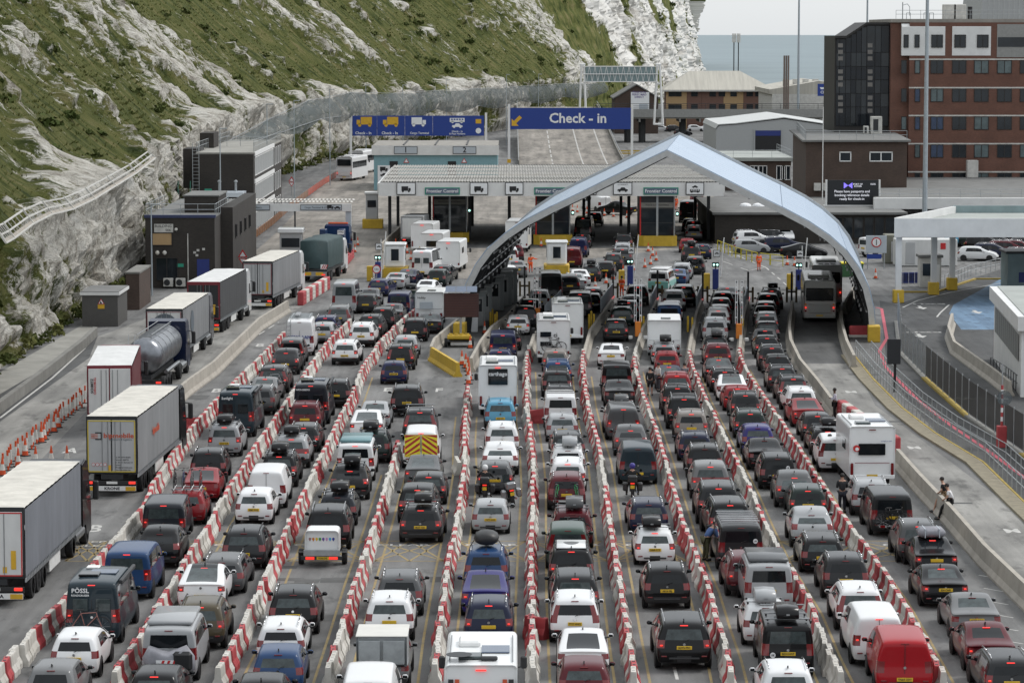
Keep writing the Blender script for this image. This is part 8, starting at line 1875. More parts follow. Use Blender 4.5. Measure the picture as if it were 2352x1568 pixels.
# cones
def cone_mesh():
    m = MB(); m.box((0, 0, .03), (.42, .42, .06), 'rubber', bev=.015); m.lathe([(.17, .06), (.135, .28)], (0, 0, 0), 'orange_plastic', 12); m.lathe([(.135, .28), (.085, .58)], (0, 0, 0), 'cone_white', 12); m.lathe([(.085, .58), (.03, .95), (.01, .97)], (0, 0, 0), 'orange_plastic', 12); return m.mesh('traffic_cone')
CM_ = cone_mesh()
cg = [('by the pass holders canopy', [(822,564),(885,564),(909,568),(935,582),(944,597),(815,580),(783,570),(790,568)]), ('behind the middle frontier booth', [(1315,486),(1326,488),(1348,491),(1388,496),(1409,498),(1440,501)]), ('in front of the arch-apex booth', [(1489,578),(1499,588),(1507,599),(1494,608),(1481,615),(1455,622),(1431,631),(1408,642),(1392,651),(1367,661)]), ('by the parked cars', [(1808,609),(1825,611)]), ('between the display board and the carthago motorhome', [(1078,873),(1077,862),(1075,853),(1070,845),(1061,838),(1076,882)]), ('near the yellow trailer', [(1080,800),(1113,766)]), ('across the lorry road', [(6,1092),(42,1072),(58,1047),(95,1016),(101,1010),(124,992),(134,982),(82,1068),(118,1066),(154,1066)]), ('at the frontier booth base', [(1243, 566)]), ('by the arch right foot', [(2011, 640)])]
SIDE = ['leftmost', 'second', 'third', 'fourth', 'fifth', 'sixth', 'seventh', 'eighth', 'ninth', 'rightmost']
for where, L in cg:
    L = sorted(L)
    for k, (x, y) in enumerate(L):
        o = link('traffic_cone', CM_, None, None, at(x, y), (0, 0, rb.uniform(0, 6))); big = where.startswith(('across', 'between'))
        o.scale = (1.05,)*3 if big else (1, 1, 1)
        q = '%s orange and white cone %s' % (SIDE[k] if k < len(L)-1 else 'rightmost', where) if len(L) > 1 else 'single orange and white cone '+where; tag(o, q, 'cone', 'cones '+where)
m = MB(); m.box((0, 0, .02), (.32, .32, .04), 'rubber'); m.tube((0, 0, .04), (0, 0, .26), .055, 'orange_plastic', 8); m.tube((0, 0, .26), (0, 0, .80), .05, 'cone_white', 8); m.tube((0, 0, .80), (0, 0, 1.10), .055, 'orange_plastic', 8); DP = m.mesh('delineator_post'); a, b = at(4, 1088), at(196, 926)
for k in range(27): o = link('delineator_post', DP, None, None, a.lerp(b, k/26)+Vector((rb.gauss(0, .06), 0, 0)), (rb.gauss(0, .03), rb.gauss(0, .03), 0)); tag(o, 'slim red and white post, %s from near end, left of the lorries' % ordn(k+1), 'post', 'row of slim posts')
# small booths, signals, raised barriers, bollards
def lane_booth(x, y, lab):
    r = thing('toll_booth', lab, 'booth', at(x, y), 0, 'small white check-in booths')
    m = MB(); m.prism([(-1.05, -.2), (1.05, -.2), (1.2, .5), (1.2, 3.2), (-1.2, 3.2), (-1.2, .5)], 'z', 0, 1.0, 'yellow'); m.build('base', r)
    m = MB(); m.box((0, 1.4, 2.05), (1.9, 2.2, 2.1), 'gel_white', bev=.15); m.build('cabin', r); m = MB(); m.box((0, 1.4, 3.16), (2.1, 2.4, .22), 'gel_white', bev=.08); m.build('roof', r)
    m = MB(); m.box((0, .29, 2.2), (.75, .06, 1.1), 'dark_window', bev=.02); o = m.build('window', r); m = MB()
    for dx, dz, w_, h in ((0, .58, .85, .08), (0, -.58, .85, .08), (-.4, 0, .08, 1.1), (.4, 0, .08, 1.1)): m.box((dx, .25, 2.2+dz), (w_, .06, h), 'white_paint')
    m.build('frame', o)
    for s in (-1, 1): m = MB(); m.box((s*.96, 1.4, 2.2), (.05, 1.3, 1.0), 'dark_window', bev=.015); m.build('side_window', r)
lane_booth(907, 640, 'white booth on yellow base beside the white camper van'); lane_booth(1279, 634, 'white booth on yellow base beside the red van')
def blue_post(x, y, lab, sym='car'):
    r = thing('signal_post', lab, 'traffic signal', at(x, y), 0, 'blue signal posts'); m = MB(); m.box((0, 0, .9), (.5, .55, 1.8), 'blue_booth', bev=.03); m.build('cabinet', r); m = MB(); m.tube((.0, -.1, 1.8), (0, -.1, 2.3), .06, 'ink'); m.box((0, -.1, 2.2), (.62, .2, .42), 'ink', bev=.03); m.build('signal_head', r)
    for s in (-1, 1): m = MB(); m.lathe([(.09, 0), (.085, .04)], (s*.15, -.23, 2.2), 'lamp_green', 10, 'y'); m.build('lens', r)
    m = MB(); m.tube((.3, 0, 0), (.3, 0, 3.9), .05, 'white_paint'); m.build('pole', r); m = MB(); m.box((.1, -.06, 3.2), (.62, .05, .62), 'ink', bev=.02); o = m.build('symbol_plate', r); m = MB(); m.box((.1, -.1, 3.2), (.52, .03, .52), 'sign_white'); m.build('face', o); icon_car(o, .1, 3.2, -.13, .42, 'ink')
    m = MB(); m.box((-.75, .2, .7), (.55, .55, 1.4), 'yellow', bev=.05); m.build('ticket_machine', r)
    m = MB(); m.tube((.45, .1, 1.1), (.75, .1, 4.6), .05, 'white_paint'); 
    m.build('raised_arm', r)
for x, y, lab in ((868, 646, 'blue signal post beside the white camper van booth'), (1447, 656, 'blue signal post by the orange-clad worker'), (1643, 664, 'blue signal post ahead of the ninth lane'), (1834, 665, 'blue signal post left of the coaches')): blue_post(x, y, lab)
mat("guard_brown", (.10, .075, .035), .8)
def raised_barrier(x, y, lab):
    r = thing('lane_barrier', lab, 'barrier arm', at(x, y), 0, 'raised lane barriers'); m = MB(); m.box((0, 0, .95), (.42, .5, 1.1), 'orange_mark2', bev=.03); m.build('pedestal', r)
    for s in (-1, 1):
        for dx in (-.07, .07): m = MB(); m.box((s*.20+dx, 0, 3.1), (.035, .05, 3.2), 'sign_white'); m.build('arm_rail', r)
        for k in range(9): m = MB(); m.box((s*.20, 0, 1.6+k*.37), (.12, .04, .08), ('bar_red', 'sign_white', 'trim')[k % 3]); m.build('arm_rung', r)
        m = MB(); m.box((s*.55, -.1, .35), (.32, .3, .25), 'fascia', bev=.04); m.build('counterweight', r)
mat('orange_mark2', (.62, .19, .02), .6); 
for x, y, lab in ((1234, 752, 'raised white barrier arms left of the bike-carrying motorhome'), (1465, 785, 'raised barrier arms on orange post left of the caravan'), (1697, 790, 'raised barrier arms on orange post left of the rightmost lane')): raised_barrier(x, y, lab)
m = MB(); m.tube((0, 0, 0), (0, 0, 1.15), .085, 'yellow', 10); m.lathe([(.085, 1.15), (.06, 1.21), (.01, 1.23)], (0, 0, 0), 'yellow', 10); BO = m.mesh('bollard')
for i, (x, y) in enumerate(((1126, 752), (1131, 745), (1137, 757), (1141, 752), (1353, 757), (1358, 750), (1364, 757), (1472, 760), (1478, 762), (1580, 762), (1590, 765), (1706, 768), (1703, 760))): o = link('bollard', BO, None, None, at(x, y)); tag(o, '%s yellow steel bollard %s' % (('first', 'second', 'third', 'fourth')[i if i < 4 else i-4 if i < 7 else (i-7) % 2], 'at the grey kiosks under the arch' if i < 4 else 'between sixth and seventh lanes' if i < 7 else 'between seventh and eighth lanes' if i < 9 else 'between eighth and ninth lanes' if i < 11 else 'between ninth and tenth lanes'), 'bollard', 'yellow bollards %d' % (0 if i < 4 else 1 if i < 7 else 2 if i < 9 else 3 if i < 11 else 4))
for i, (x, y, w_) in enumerate(((1205, 680, 'fifth'), (1408, 684, 'sixth'), (1510, 690, 'seventh'), (1614, 692, 'eighth'), (1718, 694, 'ninth'), (1818, 694, 'tenth'))):
    r = thing('height_post', 'dark post with brown guard boards at head of the %s lane' % w_, 'post', at(x, y), 0, 'dark lane-head posts'); m = MB(); m.tube((0, 0, 0), (0, 0, 2.6), .09, 'dark_metal', 8); m.build('post', r)
    for s in (-1, 1): m = MB(); m.box((s*.4, 0, .65), (.18, .2, 1.3), 'guard_brown', bev=.03); m.build('guard_post', r)
    m = MB(); m.box((0, 0, .9), (.7, .1, .16), 'guard_brown'); m.build('guard_board', r)
mat('guard_brown', (.10, .075, .035), .8)
mat('kiosk_pale', (.26, .28, .28), .6, var=.08); mat('board_dots', (.065, .022, .018), .6)
# grey kiosks under the arch, portable message sign, yellow trailer
for i, (x, y, w_, h, lab) in enumerate(((1079, 763, 1.2, 1.5, 'small white cabinet nearest the red display board'), (1103, 750, .9, 2.7, 'narrow pale kiosk behind the display board'), (1117, 738, .9, 2.7, 'second narrow pale kiosk behind the display board'), (1137, 714, 1.5, 2.75, 'grey kiosk with glazed door under the arch'), (1157, 704, 1.4, 2.8, 'grey kiosk behind the glazed-door kiosk'), (1171, 698, 1.3, 2.85, 'farthest grey kiosk along the arch wall'))):
    r = thing('kiosk', lab, 'kiosk', at(x, y), 0, 'grey kiosks under the arch'); m = MB(); m.box((0, .9, h/2), (w_, 1.8, h), 'sign_white' if i == 0 else 'kiosk_pale', bev=.04); m.build('cabin', r); m = MB(); m.box((0, .9, h+.06), (w_+.15, 2.0, .12), 'grey_clad', bev=.03); m.build('roof', r)
    if i: m = MB(); m.box((-.05, -.02, h*.45), (w_*.62, .05, h*.82), 'grey_clad', bev=.01); o = m.build('door', r); m = MB(); m.box((-.05, -.06, h*.62), (w_*.42, .04, h*.36), 'dark_window'); m.build('pane', o)
p = at(1055, 795); r = thing('message_trailer', 'portable dark red message board with solar panels on top', 'display board', p); m = MB(); m.box((.15, 0, 3.0), (2.55, .18, 1.75), 'sign_maroon', bev=.03); o = m.build('board', r)
m = MB()
for k in range(9): m.box((.15, -.10, 2.25+k*.19), (2.3, .02, .10), 'board_dots')
m.build('display_rows', o)
for k in range(3): m = MB(); m.add([(-1.0+k*.78, -.35, 4.0), (-1.0+k*.78+.74, -.35, 4.0), (-1.0+k*.78+.74, .55, 4.35), (-1.0+k*.78, .55, 4.35)], [(0, 1, 2, 3)], 'solar'); m.build('solar_panel', r)
m = MB(); m.tube((.1, .1, .5), (.1, .1, 3.9), .09, 'grey_metal', 8); m.build('mast', r); m = MB(); m.box((.1, .2, .5), (1.6, 1.2, .35), 'yellow', bev=.04); m.build('chassis', r); wheels(r, (-.75, .95), (.3,), .33, False)
p = at(1056, 786); r = thing('battery_trailer', 'small yellow battery trailer below the display board', 'trailer', p+Vector((0, -3.5, 0))); m = MB(); m.box((0, 0, .75), (1.7, .9, .28), 'yellow', bev=.05); m.build('deck', r)
for k in range(4): m = MB(); m.lathe([(.16, 0), (.14, .10)], (-.6+k*.4, 0, .9), 'yellow', 10); m.build('cap', r)
wheels(r, (-.95, .95), (0,), .33, False); m = MB(); m.box((0, 0, .45), (1.8, .8, .08), 'dark_metal'); m.build('frame', r)
# ---- right side: kerbs, railings, fences, canopy, near building, lot
mat('slab', (.24, .21, .15), .9, var=.25); mat('kerb_yellow', (.34, .245, .05), .8, var=.3, scale=1.2); K1 = [(1961, 818), (2005, 873), (2073, 941), (2149, 999), (2258, 1065), (2351, 1156), (2430, 1230)]
r = thing('kerb', 'yellow-edged kerb with slabs along the coach lane', 'kerb', (0, 0, 0)); P = [at(x, y) for x, y in K1]
for a, b in zip(P, P[1:]):
    d = b-a; n = max(1, round(d.length/1.5)); yaw = -math.atan2(d.x, d.y)
    for k in range(n):
        c = a+d*((k+.5)/n); T = Matrix.Translation(c) @ Matrix.Rotation(yaw, 4, 'Z'); m = MB(); m.box((0, 0, .07), (.12, d.length/n-.02, .14), 'kerb_yellow', T=T); m.build('kerb_stone', r); m = MB(); m.box((.50, 0, .065), (.84, d.length/n-.02, .13), 'slab', T=T); m.build('slab', r)
railing('kerb_railing', [p+Vector((.12, 0, .1)) for p in P], 'galvanised handrail along the yellow kerb of the coach lane', h=1.05, post=1.6)
railing('kerb_railing', [p+Vector((1.25, .3, .0)) for p in P], 'second galvanised handrail beside the pink walking line', h=1.05, post=1.8)
strip('pink_walk_line', [at(x, y).xy for x, y in ((2012, 706), (2025, 709), (2037, 777), (2020, 805), (2035, 843), (2055, 865), (2111, 921), (2187, 979), (2263, 1030), (2351, 1095), (2400, 1135))], .24, .012, 'pink_line')
r = thing('mesh_fence', 'dark screened mesh fence between walkway and exit road', 'fence', (0, 0, 0)); FP = [at(x, y) for x, y in ((2062, 740), (2070, 812), (2126, 870), (2225, 958), (2351, 1045), (2440, 1110))]
mat('screen_mesh', (.035, .034, .032), .9, var=.2, alpha=.9); mat('fence_mesh', (.10, .12, .13), .7, var=.2, alpha=.5)
for i, (a, b) in enumerate(zip(FP, FP[1:])):
    d = b-a; n = max(1, round(d.length/2.8))
    for k in range(n):
        p, q = a+d*(k/n), a+d*((k+1)/n); m = MB(); m.face([p+Vector((0, 0, .25)), q+Vector((0, 0, .25)), q+Vector((0, 0, 2.2)), p+Vector((0, 0, 2.2))], 'screen_mesh' if i >= 2 else 'fence_mesh'); m.build('mesh_panel', r); m = MB(); m.tube(p, p+Vector((0, 0, 2.3)), .04, 'galv', 5); m.build('post', r)
    m = MB(); yaw = -math.atan2(d.x, d.y); m.box((a+b)/2+Vector((-.1, 0, .07)), (.35, d.length, .14), 'kerb_yellow' if i in (2, 4) else 'conc_dark', rz=yaw); m.build('kerb_foot', r)
def mark180(s, x, y, size, **k): return mark(s, x, y, size, rz=math.pi, **k)
mark180('EXIT', 2130, 698, 1.0, stretch=1.0, wide=1.5, z=.012); mark180('EXIT', 2118, 763, 1.0, stretch=1.0, wide=1.5, z=.012); mark180('SLOW', 2252, 915, .9, stretch=1.6, wide=1.4, z=.012)
for x, y in ((2118, 708), (2116, 773), (2245, 718)):
    p = at(x, y); m = MB(); m.face([(p.x-.15, p.y+2.2, .012), (p.x+.15, p.y+2.2, .012), (p.x+.15, p.y+.6, .012), (p.x-.15, p.y+.6, .012)], 'white_line'); m.face([(p.x-.5, p.y+.6, .012), (p.x+.5, p.y+.6, .012), (p.x, p.y-1.0, .012)], 'white_line'); struct(m.build('road_arrow'))
strip('exit_edge_line', [at(x, y).xy for x, y in ((2074, 706), (2108, 690), (2180, 672), (2300, 650))], .15, .012, 'white_line'); strip('exit_lane_line', [at(x, y).xy for x, y in ((2180, 700), (2160, 718), (2152, 728))], .15, .012, 'white_line')
strip('yard_dash', [at(x, y).xy for x, y in ((1640, 560), (1700, 590), (1760, 615), (1815, 662))], .14, .010, 'white_line', (3, 3)); strip('yard_edge', [at(x, y).xy for x, y in ((1660, 600), (1720, 622), (1815, 600))], .12, .010, 'white_line', (5, 4))
# right canopy
r = thing('exit_canopy', 'flat white-edged canopy on tall columns at right', 'canopy', (0, 0, 0)); Y = 264; X0 = hz(2055, 520, Y).x
bx('fascia', X0, 62, Y, Y+.3, hz(2100, 545, Y).z, hz(2100, 502, Y).z, 'fascia', r); zt = hz(2100, 502, Y).z; XB = X0+7.4; m = MB(); m.prism([(X0, Y+.3), (X0+.3, Y+.3), (XB+.3, Y+18), (XB, Y+18)], 'z', zt-1.5, zt+.05, 'fascia'); m.build('side_fascia', r); m = MB(); m.prism([(X0+.3, Y+.3), (62, Y+.3), (62, Y+18), (XB+.3, Y+18)], 'z', zt-.9, zt-.55, 'flat_roof_light'); m.build('roof', r); bx('back_upstand', XB, 62, Y+18, Y+18.3, zt-1.5, zt+.1, 'sign_back', r)
for xp, dy in ((2064, .8), (2145, 9), (2187, 14)): c = hz(xp, 600, Y+dy); m = MB(); m.box((c.x, Y+dy, (zt-1)/2), (.5, .5, zt-1), 'fascia', bev=.03); m.build('column', r); m = MB(); m.box((c.x, Y+dy, .55), (.9, .9, 1.1), 'yellow', bev=.05); m.build('column_guard', r)
mat('olive_clad', (.17, .17, .135), .7)
r = thing('exit_kiosk', 'small pale kiosk with dark roof under the right canopy', 'kiosk', at(2137, 660)); m = MB(); m.box((0, .8, 1.35), (1.9, 1.8, 2.7), 'dirty_white', bev=.03); m.build('cabin', r); m = MB(); m.box((0, .8, 2.8), (2.2, 2.1, .25), 'flat_roof', bev=.03); m.build('roof', r); m = MB(); m.box((-.35, -.12, 1.6), (.75, .05, 1.1), 'dark_window'); m.build('window', r); m = MB(); m.box((.5, -.12, 1.05), (.6, .05, 2.0), 'white_paint'); m.build('door', r)
r = thing('site_cabin', 'white portable cabin with open side behind the kiosk', 'cabin', at(2128, 612)); m = MB(); m.box((0, 1.3, 1.35), (6.0, 2.6, 2.6), 'trailer_white', bev=.05); m.build('body', r); m = MB(); m.box((-1.6, -.03, 1.3), (.9, .06, 2.1), 'trailer_grey', bev=.01); m.build('door', r); m = MB(); m.box((1.6, -.03, 2.0), (.5, .06, .6), 'sign_red'); m.build('warning_label', r)
r = thing('site_cabin', 'olive grey portable cabin left of the white cabin', 'cabin', at(2080, 606)); m = MB(); m.box((0, 1.3, 1.45), (4.0, 2.6, 2.8), 'olive_clad', bev=.05); m.build('body', r); m = MB(); m.box((-1.0, -.03, 1.2), (.9, .06, 2.0), 'trailer_grey', bev=.01); m.build('door', r)
r = thing('gatehouse', 'white corner building with long louvred window at right edge', 'building', (0, 0, 0)); a, b = at(2282, 825), at(2344, 912)
m = MB(); m.prism([(a.x, a.y), (b.x, b.y), (b.x+16, b.y), (a.x+16, a.y)], 'z', 0, 4.2, 'fascia'); m.build('wall', r); m = MB(); m.prism([(a.x-.3, a.y+.4), (b.x-.3, b.y-.4), (b.x+16, b.y-.4), (a.x+16, a.y+.4)], 'z', 4.2, 5.1, 'fascia'); m.build('parapet', r); m = MB(); m.prism([(a.x+.2, a.y), (b.x+.2, b.y+.2), (b.x+15, b.y+.2), (a.x+15, a.y)], 'z', 5.1, 5.16, 'flat_roof_light'); m.build('roof', r)
d = b-a
for k in range(12):
    p, q = a+d*(.06+.88*k/12), a+d*(.06+.88*(k+.92)/12); m = MB(); off = Vector((-.05, 0, 0)); m.face([p+off+Vector((0, 0, 2.1)), q+off+Vector((0, 0, 2.1)), q+off+Vector((0, 0, 3.8)), p+off+Vector((0, 0, 3.8))], 'louvre'); m.build('louvre_pane', r)
railing('steps_railing', [at(2275, 858), at(2310, 880), at(2345, 908)], 'dark handrail beside the white corner building', h=1.1, m_='dark_metal', post=1.2)
r = thing('black_sign', 'plain black sign board on a post beside the walkway', 'sign', at(2055, 900)); m = MB(); m.tube((0, 0, 0), (0, 0, 3.4), .09, 'ink', 8); m.build('post', r); m = MB(); m.box((-.1, -.15, 2.6), (.85, .12, 1.6), 'led_dark', bev=.02); m.build('board', r)
r = thing('candy_post', 'red and white striped post on red base by the exit road', 'post', at(2300, 1027)); m = MB(); m.box((0, 0, .6), (.52, .5, 1.2), 'bar_red', bev=.03); m.build('base', r)
for k in range(9): m = MB(); m.tube((0, 0, 1.2+k*.25), (0, 0, 1.45+k*.25), .07, 'bar_red' if k % 2 == 0 else 'sign_white', 8); m.build('stripe', r)
m = MB(); m.tube((0, 0, 3.45), (0, 0, 4.6), .04, 'galv'); m.build('mast', r); m = MB(); m.lathe([(.42, 0), (.40, .03), (.05, .06)], (.12, -.1, 2.75), 'fence_mesh', 18, 'y'); m.build('round_guard', r)
r = thing('no_entry_sign', 'grey board with red no pedestrians symbol behind the arch foot', 'sign', at(2012, 618)); m = MB(); m.box((0, 0, 2.4), (2.0, .1, 1.7), 'sign_grey', bev=.02); o = m.build('board', r); m = MB(); m.lathe([(.48, 0), (.48, .03)], (0, -.09, 2.6), 'sign_red', 20, 'y'); m.lathe([(.38, 0), (.38, .03)], (0, -.11, 2.6), 'sign_white', 20, 'y'); m.box((0, -.15, 2.6), (.07, .02, .55), 'ink'); m.build('symbol', o)
for s in (-1, 1): m = MB(); m.tube((s*.8, .1, 0), (s*.8, .1, 1.6), .06, 'galv'); m.build('leg', r)
bx('blue_plate', -.9, .5, -.1, 0, 1.0, 1.45, 'blue_sign', r)
r = thing('waste_skip', 'green waste container with yellow lid behind the coaches', 'bin', at(1955, 636)); m = MB(); m.prism([(-1.0, 0), (1.0, 0), (1.15, 1.2), (-1.15, 1.2)], 'y', 0, 1.4, 'green_skip'); m.build('body', r); m = MB(); m.box((0, .7, 1.28), (2.4, 1.5, .16), 'chevron_yellow', bev=.05); m.build('lid', r)
for k in range(6):
    p = at(2092+k*0, 652); m = MB(); m.box((k*.55-1.0, k*.1, .55), (.5, .1, 1.0), 'blue_booth', bev=.03)
    for q in range(3): m.box((k*.55-1.15+q*.15, k*.1-.06, .6), (.06, .03, .7), 'led_dark')
    o = m.build('crowd_barrier'); o.location = p; tag(o, '%s blue plastic crowd barrier beside the kiosk' % ('leftmost', 'second', 'third', 'fourth', 'fifth', 'rightmost')[k], 'barrier', 'blue crowd barriers')
railing('yard_railing', [at(2170, 660), at(2230, 635), at(2330, 612)], 'grey handrail on the yellow kerb by the parked cars', h=1.1)
r = thing('kerb_island', 'yellow-edged traffic island under the right canopy', 'kerb', (0, 0, 0)); P2 = [at(x, y) for x, y in ((2060, 672), (2150, 672), (2240, 642), (2330, 642))]
for a, b in zip(P2, P2[1:]): d = b-a; m = MB(); m.box((a+b)/2+Vector((0, 0, .07)), (.25, d.length, .14), 'kerb_yellow', rz=-math.atan2(d.x, d.y)); m.build('kerb_stone', r)
r = thing('green_cabin', 'dark green-grey cabin with blue board at the right edge', 'kiosk', at(2345, 665)); m = MB(); m.box((.3, 2, 1.6), (3.0, 4, 3.2), 'sign_back', bev=.03); m.build('body', r); m = MB(); m.box((.3, 2, 3.3), (3.4, 4.4, .2), 'dark_metal', bev=.03); m.build('roof', r); m = MB(); m.box((.6, -.03, 1.1), (1.6, .05, .9), 'blue_booth'); m.build('board', r)
# yellow hoop barriers and parked cars
r = thing('hoop_railing', 'yellow tubular railing in front of the parked cars', 'railing', (0, 0, 0)); P3 = [at(x, y) for x, y in ((1648, 575), (1690, 592), (1740, 605), (1800, 612))]
for a, b in zip(P3, P3[1:]):
    n = max(1, round((b-a).length/2))
    for k in range(n): p, q = a.lerp(b, k/n), a.lerp(b, (k+.94)/n); m = MB(); m.path([p, p+Vector((0, 0, 1.05)), q+Vector((0, 0, 1.05)), q], .045, 'yellow_bright', 6); m.tube(p+Vector((0, 0, .5)), q+Vector((0, 0, .5)), .035, 'yellow_bright', 5); m.build('hoop', r)
PK = """suv 1700 566 white 78 lane
suv 1672 556 dkgrey 80 lane
hatchback 1735 578 mgrey 82 lane
fastback_car 1812 592 black 95 lane
pickup_truck 1797 556 white 178 lane
estate_car 1752 560 dkgrey 84 lane
hatchback 2215 598 white 105 lot
suv 2250 596 dkblue 105 lot
suv 2284 590 dkred 105 lot
suv 2312 590 dkred 105 lot
estate_car 2335 578 dkgrey 105 lot
hatchback 2365 580 black 105 lot
leisure_van 2178 568 ltblue 20 lot
estate_car 2090 566 dkgrey 95 lot
suv 2215 566 dkgreen 100 lot
panel_van 2255 562 black 100 lot
people_carrier 2300 560 mgrey 105 lot
saloon_car 2340 558 white 100 lot
window_van 1998 590 white 60 lot
estate_car 1662 546 black 80 lane
hatchback 1722 548 mgrey 70 lane
suv 1768 580 dkblue 88 lane
hatchback 1695 582 silver 85 lane
suv 1760 549 silver 75 lane
suv 2233 577 black 105 lot
hatchback 2268 574 dkgrey 105 lot
estate_car 2325 604 mgrey 105 lot
saloon_car 2150 562 black 95 lot
suv 2195 554 silver 100 lot
hatchback 2285 556 white 100 lot
suv 2120 574 mgrey 100 lot
hatchback 1585 302 white 95 far
hatchback 1505 302 white 80 far
estate_car 1538 303 dkgrey 85 far
saloon_car 1612 302 white 90 far
suv 1640 304 dkgrey 88 far
saloon_car 1392 302 mgrey 75 far
hatchback 1555 312 black 88 far
suv 1625 315 black 90 far"""
used = Counter()
for ln in PK.splitlines():
    k, x, y, c, yaw, w_ = ln.split(); where = {'lane': 'parked behind the yellow railing', 'lot': 'parked in the lot under the right canopy', 'far': 'parked beneath the viaduct'}[w_]; q = '%s %s %s' % (CN.get(c, c), KN[k], where); used[q] += 1
    if used[q] > 1: q = q.replace('parked', 'parked further right')
    spawn(k, at(float(x), float(y)), R(float(yaw)), CO[c], q, CAT[k], 'parked cars', True, lit=False, name=NAME.get(k, k))
# yellow crash rails under the viaduct
r = thing('crash_rail', 'yellow steel crash rail beneath the viaduct', 'railing', (0, 0, 0)); Y = 585
for z in (.9, .45): bx('rail', hz(1385, 320, Y).x, hz(1650, 320, Y).x, Y, Y+.1, z-.12, z+.12, 'yellow', r)
for k in range(10): x = hz(1385+k*29, 320, Y).x; bx('post', x, x+.15, Y+.1, Y+.25, 0, 1.0, 'galv', r)
# orange mesh fence along the cliff road
r = thing('orange_fence', 'orange plastic safety fence along the cliff road', 'fence', (0, 0, 0)); P4 = [at(x, y) for x, y in ((577, 556), (625, 520), (668, 482), (708, 452), (745, 425), (780, 405))]
for i, (a, b) in enumerate(zip(P4, P4[1:])):
    n = max(1, round((b-a).length/3))
    for k in range(n): p, q = a.lerp(b, k/n), a.lerp(b, (k+1)/n); m = MB(); m.face([p+Vector((0, 0, .1)), q+Vector((0, 0, .1)), q+Vector((0, 0, 1.05)), p+Vector((0, 0, 1.05))], 'orange_net' if i > 2 else 'brown_net'); m.build('net_panel', r); m = MB(); m.tube(p, p+Vector((0, 0, 1.15)), .03, 'galv', 4); m.build('post', r)
# ---- poles and masts
def lamp(x, y0, ytop, Y, lab, r_=.09, m_='steel_pole', head=True, cat='lamp post'):
    c = hz(x, ytop, Y); o = thing('lamp_post', lab, cat, (c.x, Y, 0), 0, 'tall poles'); m = MB(); m.tube((0, 0, 0), (0, 0, c.z), r_, m_, 8, r2=r_*.55); m.build('pole', o)
    if head: m = MB(); m.box((.35, 0, c.z+.02), (.8, .25, .12), 'galv', bev=.03); m.build('lamp_head', o)
for x, yt, Y, lab in ((505, 296, 335, 'slim lamp post in front of the three-storey block'), (675, 232, 400, 'slim lamp post beside the cliff wall, left of the coach'), (757, 206, 470, 'slim lamp post at the cliff wall above the coach'), (613, 240, 372, 'lamp post behind the three-storey block roof'), (840, 196, 560, 'lamp post behind the left end of the blue gantry'), (925, 196, 590, 'lamp post behind the middle of the blue gantry'), (1025, 184, 620, 'lamp post behind the right end of the blue gantry'), (1163, 172, 640, 'lamp post left of the Check - in sign'), (1237, 171, 700, 'lamp post behind the Check - in sign')): lamp(x, 0, yt, Y, lab)
lamp(1836, 0, -60, 690, 'tall grey mast rising in front of the sea', .33, head=False, cat='mast'); lamp(2131, 0, -60, 330, 'very tall grey mast in front of the brick office', .30, head=False, cat='mast'); lamp(1993, 0, -40, 520, 'tall mast behind the glass stair tower', .25, head=False, cat='mast'); lamp(1891, 0, 246, 365, 'slim white flagpole before the brown block', .07, 'white_paint', False, 'pole')
lamp(347, 0, 470, 272, 'grey lamp post with round lamps beside the dark brick building', .08)
c = hz(347, 582, 272)
for s, q in ((-1, 'warm'), (1, 'white')): o = thing('globe_lamp', '%s round globe lamp on the dark brick building' % q, 'lamp', (c.x+s*.32, 279.7, 3.2), 0, 'globe lamps'); m = MB(); m.lathe([(.02, -.2), (.14, -.14), (.2, 0), (.14, .14), (.02, .2)], (0, 0, 0), 'offwhite' if s > 0 else 'roof_cream', 12); m.build('globe', o); m = MB(); m.tube((0, 0, 0), (0, .3, 0), .03, 'dark_metal'); m.build('arm', o)
r = thing('chimney_stack', 'cluster of three rusty flue pipes before the sea', 'chimney', (hz(1806, 180, 680).x, 680, 0))
for k in range(3): m = MB(); m.tube((-.45+k*.45, 0, 0), (-.45+k*.45, 0, hz(1806, 128, 680).z), .2, 'flue_brown', 8); m.build('flue', r)
r = thing('phone_mast', 'twin-legged mobile phone mast above the harbour office roof', 'mast', (hz(1691, 100, 770).x, 770, 0)); zt = hz(1691, 82, 770).z
for s in (-.55, .55):
    m = MB(); m.tube((s, 0, 8), (s, 0, zt-1), .14, 'dark_metal', 6); m.build('leg', r)
    for k in range(3): m = MB(); m.box((s+(k-1)*.32, -.2, zt-.6), (.24, .2, 2.2), 'dirty_white', bev=.03); m.build('antenna', r)
for k in range(12): m = MB(); m.path([(-.55, 0, 8+k*.55), (.55, 0, 8.4+k*.55)], .04, 'galv', 4); m.build('brace', r)
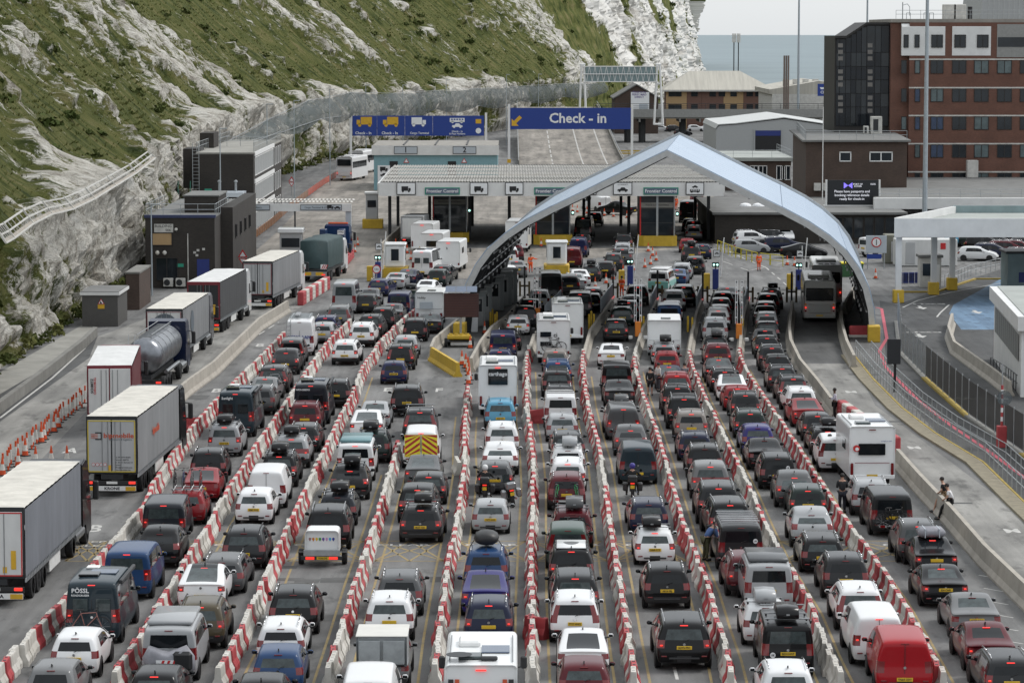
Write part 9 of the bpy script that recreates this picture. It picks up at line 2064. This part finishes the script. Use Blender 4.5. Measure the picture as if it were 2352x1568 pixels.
r = thing('ferry_sign', 'small blue Check-in sign with ship symbol before the sea', 'sign', (0, 0, 0)); Y = 640; a, b = hz(1878, 205, Y), hz(1922, 205, Y); zt, zb = hz(1900, 193, Y).z, hz(1900, 221, Y).z; o = bx('panel', a.x, b.x, Y, Y+.1, zb, zt, 'blue_sign', r); text('Check-in', .75, 'sign_white', ((a.x+b.x)/2, Y-.03, zb+.75), parent=o, bold=.02); m = MB(); c = (a.x+b.x)/2; m.face([(c-1.3, Y-.02, zt-1.1), (c+1.2, Y-.02, zt-1.1), (c+1.5, Y-.02, zt-.7), (c+.6, Y-.02, zt-.7), (c+.5, Y-.02, zt-.4), (c-.6, Y-.02, zt-.4), (c-.7, Y-.02, zt-.7), (c-1.5, Y-.02, zt-.7)], 'sign_white'); m.build('ship_symbol', o); m = MB(); m.tube((c, Y+.1, 0), (c, Y+.1, zb), .12, 'white_paint'); m.build('post', r)
for x, y, s_, lab in ((670, 450, 'sign_red', 'red-edged warning triangle on the cliff road verge'), (558, 640, 'sign_red', 'red-edged warning triangle beside the brick building')):
    r = thing('warning_sign', lab, 'sign', at(x, y)); m = MB(); m.tube((0, 0, 0), (0, 0, 2.6), .04, 'galv'); m.build('post', r); m = MB(); m.face([(-.45, -.06, 2.0), (.45, -.06, 2.0), (0, -.06, 2.75)], s_); o = m.build('triangle', r); m = MB(); m.face([(-.28, -.07, 2.08), (.28, -.07, 2.08), (0, -.07, 2.52)], 'sign_white'); m.build('face', o); m = MB(); m.face([(-.4, -.06, 1.9), (.4, -.06, 1.9), (0, -.06, 1.3)], s_); o = m.build('lower_triangle', r); m = MB(); m.face([(-.25, -.07, 1.83), (.25, -.07, 1.83), (0, -.07, 1.45)], 'sign_white'); m.build('face', o)
r = thing('assembly_sign', 'green square assembly point sign on a post', 'sign', at(480, 620)); m = MB(); m.tube((0, 0, 0), (0, 0, 7.8), .05, 'galv'); m.build('post', r); m = MB(); m.box((0, -.06, 7.4), (.7, .04, .85), 'green_sign'); o = m.build('panel', r); text('5A', .24, 'sign_white', (0, -.09, 7.15), parent=o)
r = thing('height_sign', 'round red-edged height limit sign by the white booth', 'sign', at(865, 652)); m = MB(); m.tube((0, 0, 0), (0, 0, 1.3), .05, 'galv'); m.build('post', r); m = MB(); m.lathe([(.40, 0), (.40, .03)], (0, -.06, 1.35), 'sign_red', 20, 'y'); o = m.build('disc', r); m = MB(); m.lathe([(.31, 0), (.31, .03)], (0, -.08, 1.35), 'sign_white', 20, 'y'); m.build('face', o); text('3.0m', .2, 'ink', (0, -.11, 1.35), parent=o)
# small white-and-grey booth on yellow base left of frontier canopy, small booth under pass canopy
r = thing('lorry_booth', 'tall pale booth on a yellow plinth left of frontier canopy', 'booth', at(856, 525)); m = MB(); m.box((0, .6, .55), (2.4, 1.8, 1.1), 'yellow', bev=.05); m.build('plinth', r); m = MB(); m.box((-.1, .7, 2.6), (1.4, 1.5, 3.0), 'trailer_grey', bev=.04); m.build('cabin', r); m = MB(); m.box((-.1, .7, 4.15), (1.7, 1.8, .25), 'fascia', bev=.03); m.build('roof', r); m = MB(); m.box((-.1, -.08, 2.9), (1.0, .05, .8), 'dark_window'); m.build('window', r)
r = thing('pass_booth', 'white-topped booth under the pass holders canopy', 'booth', at(668, 598)); m = MB(); m.box((0, .8, 1.4), (2.2, 2.0, 2.8), 'trailer_grey', bev=.04); m.build('cabin', r); m = MB(); m.box((0, .8, 3.0), (2.6, 2.4, .5), 'gel_white', bev=.08); m.build('roof', r); m = MB(); m.box((0, -.23, 1.8), (1.8, .05, .9), 'dark_window'); m.build('window', r)
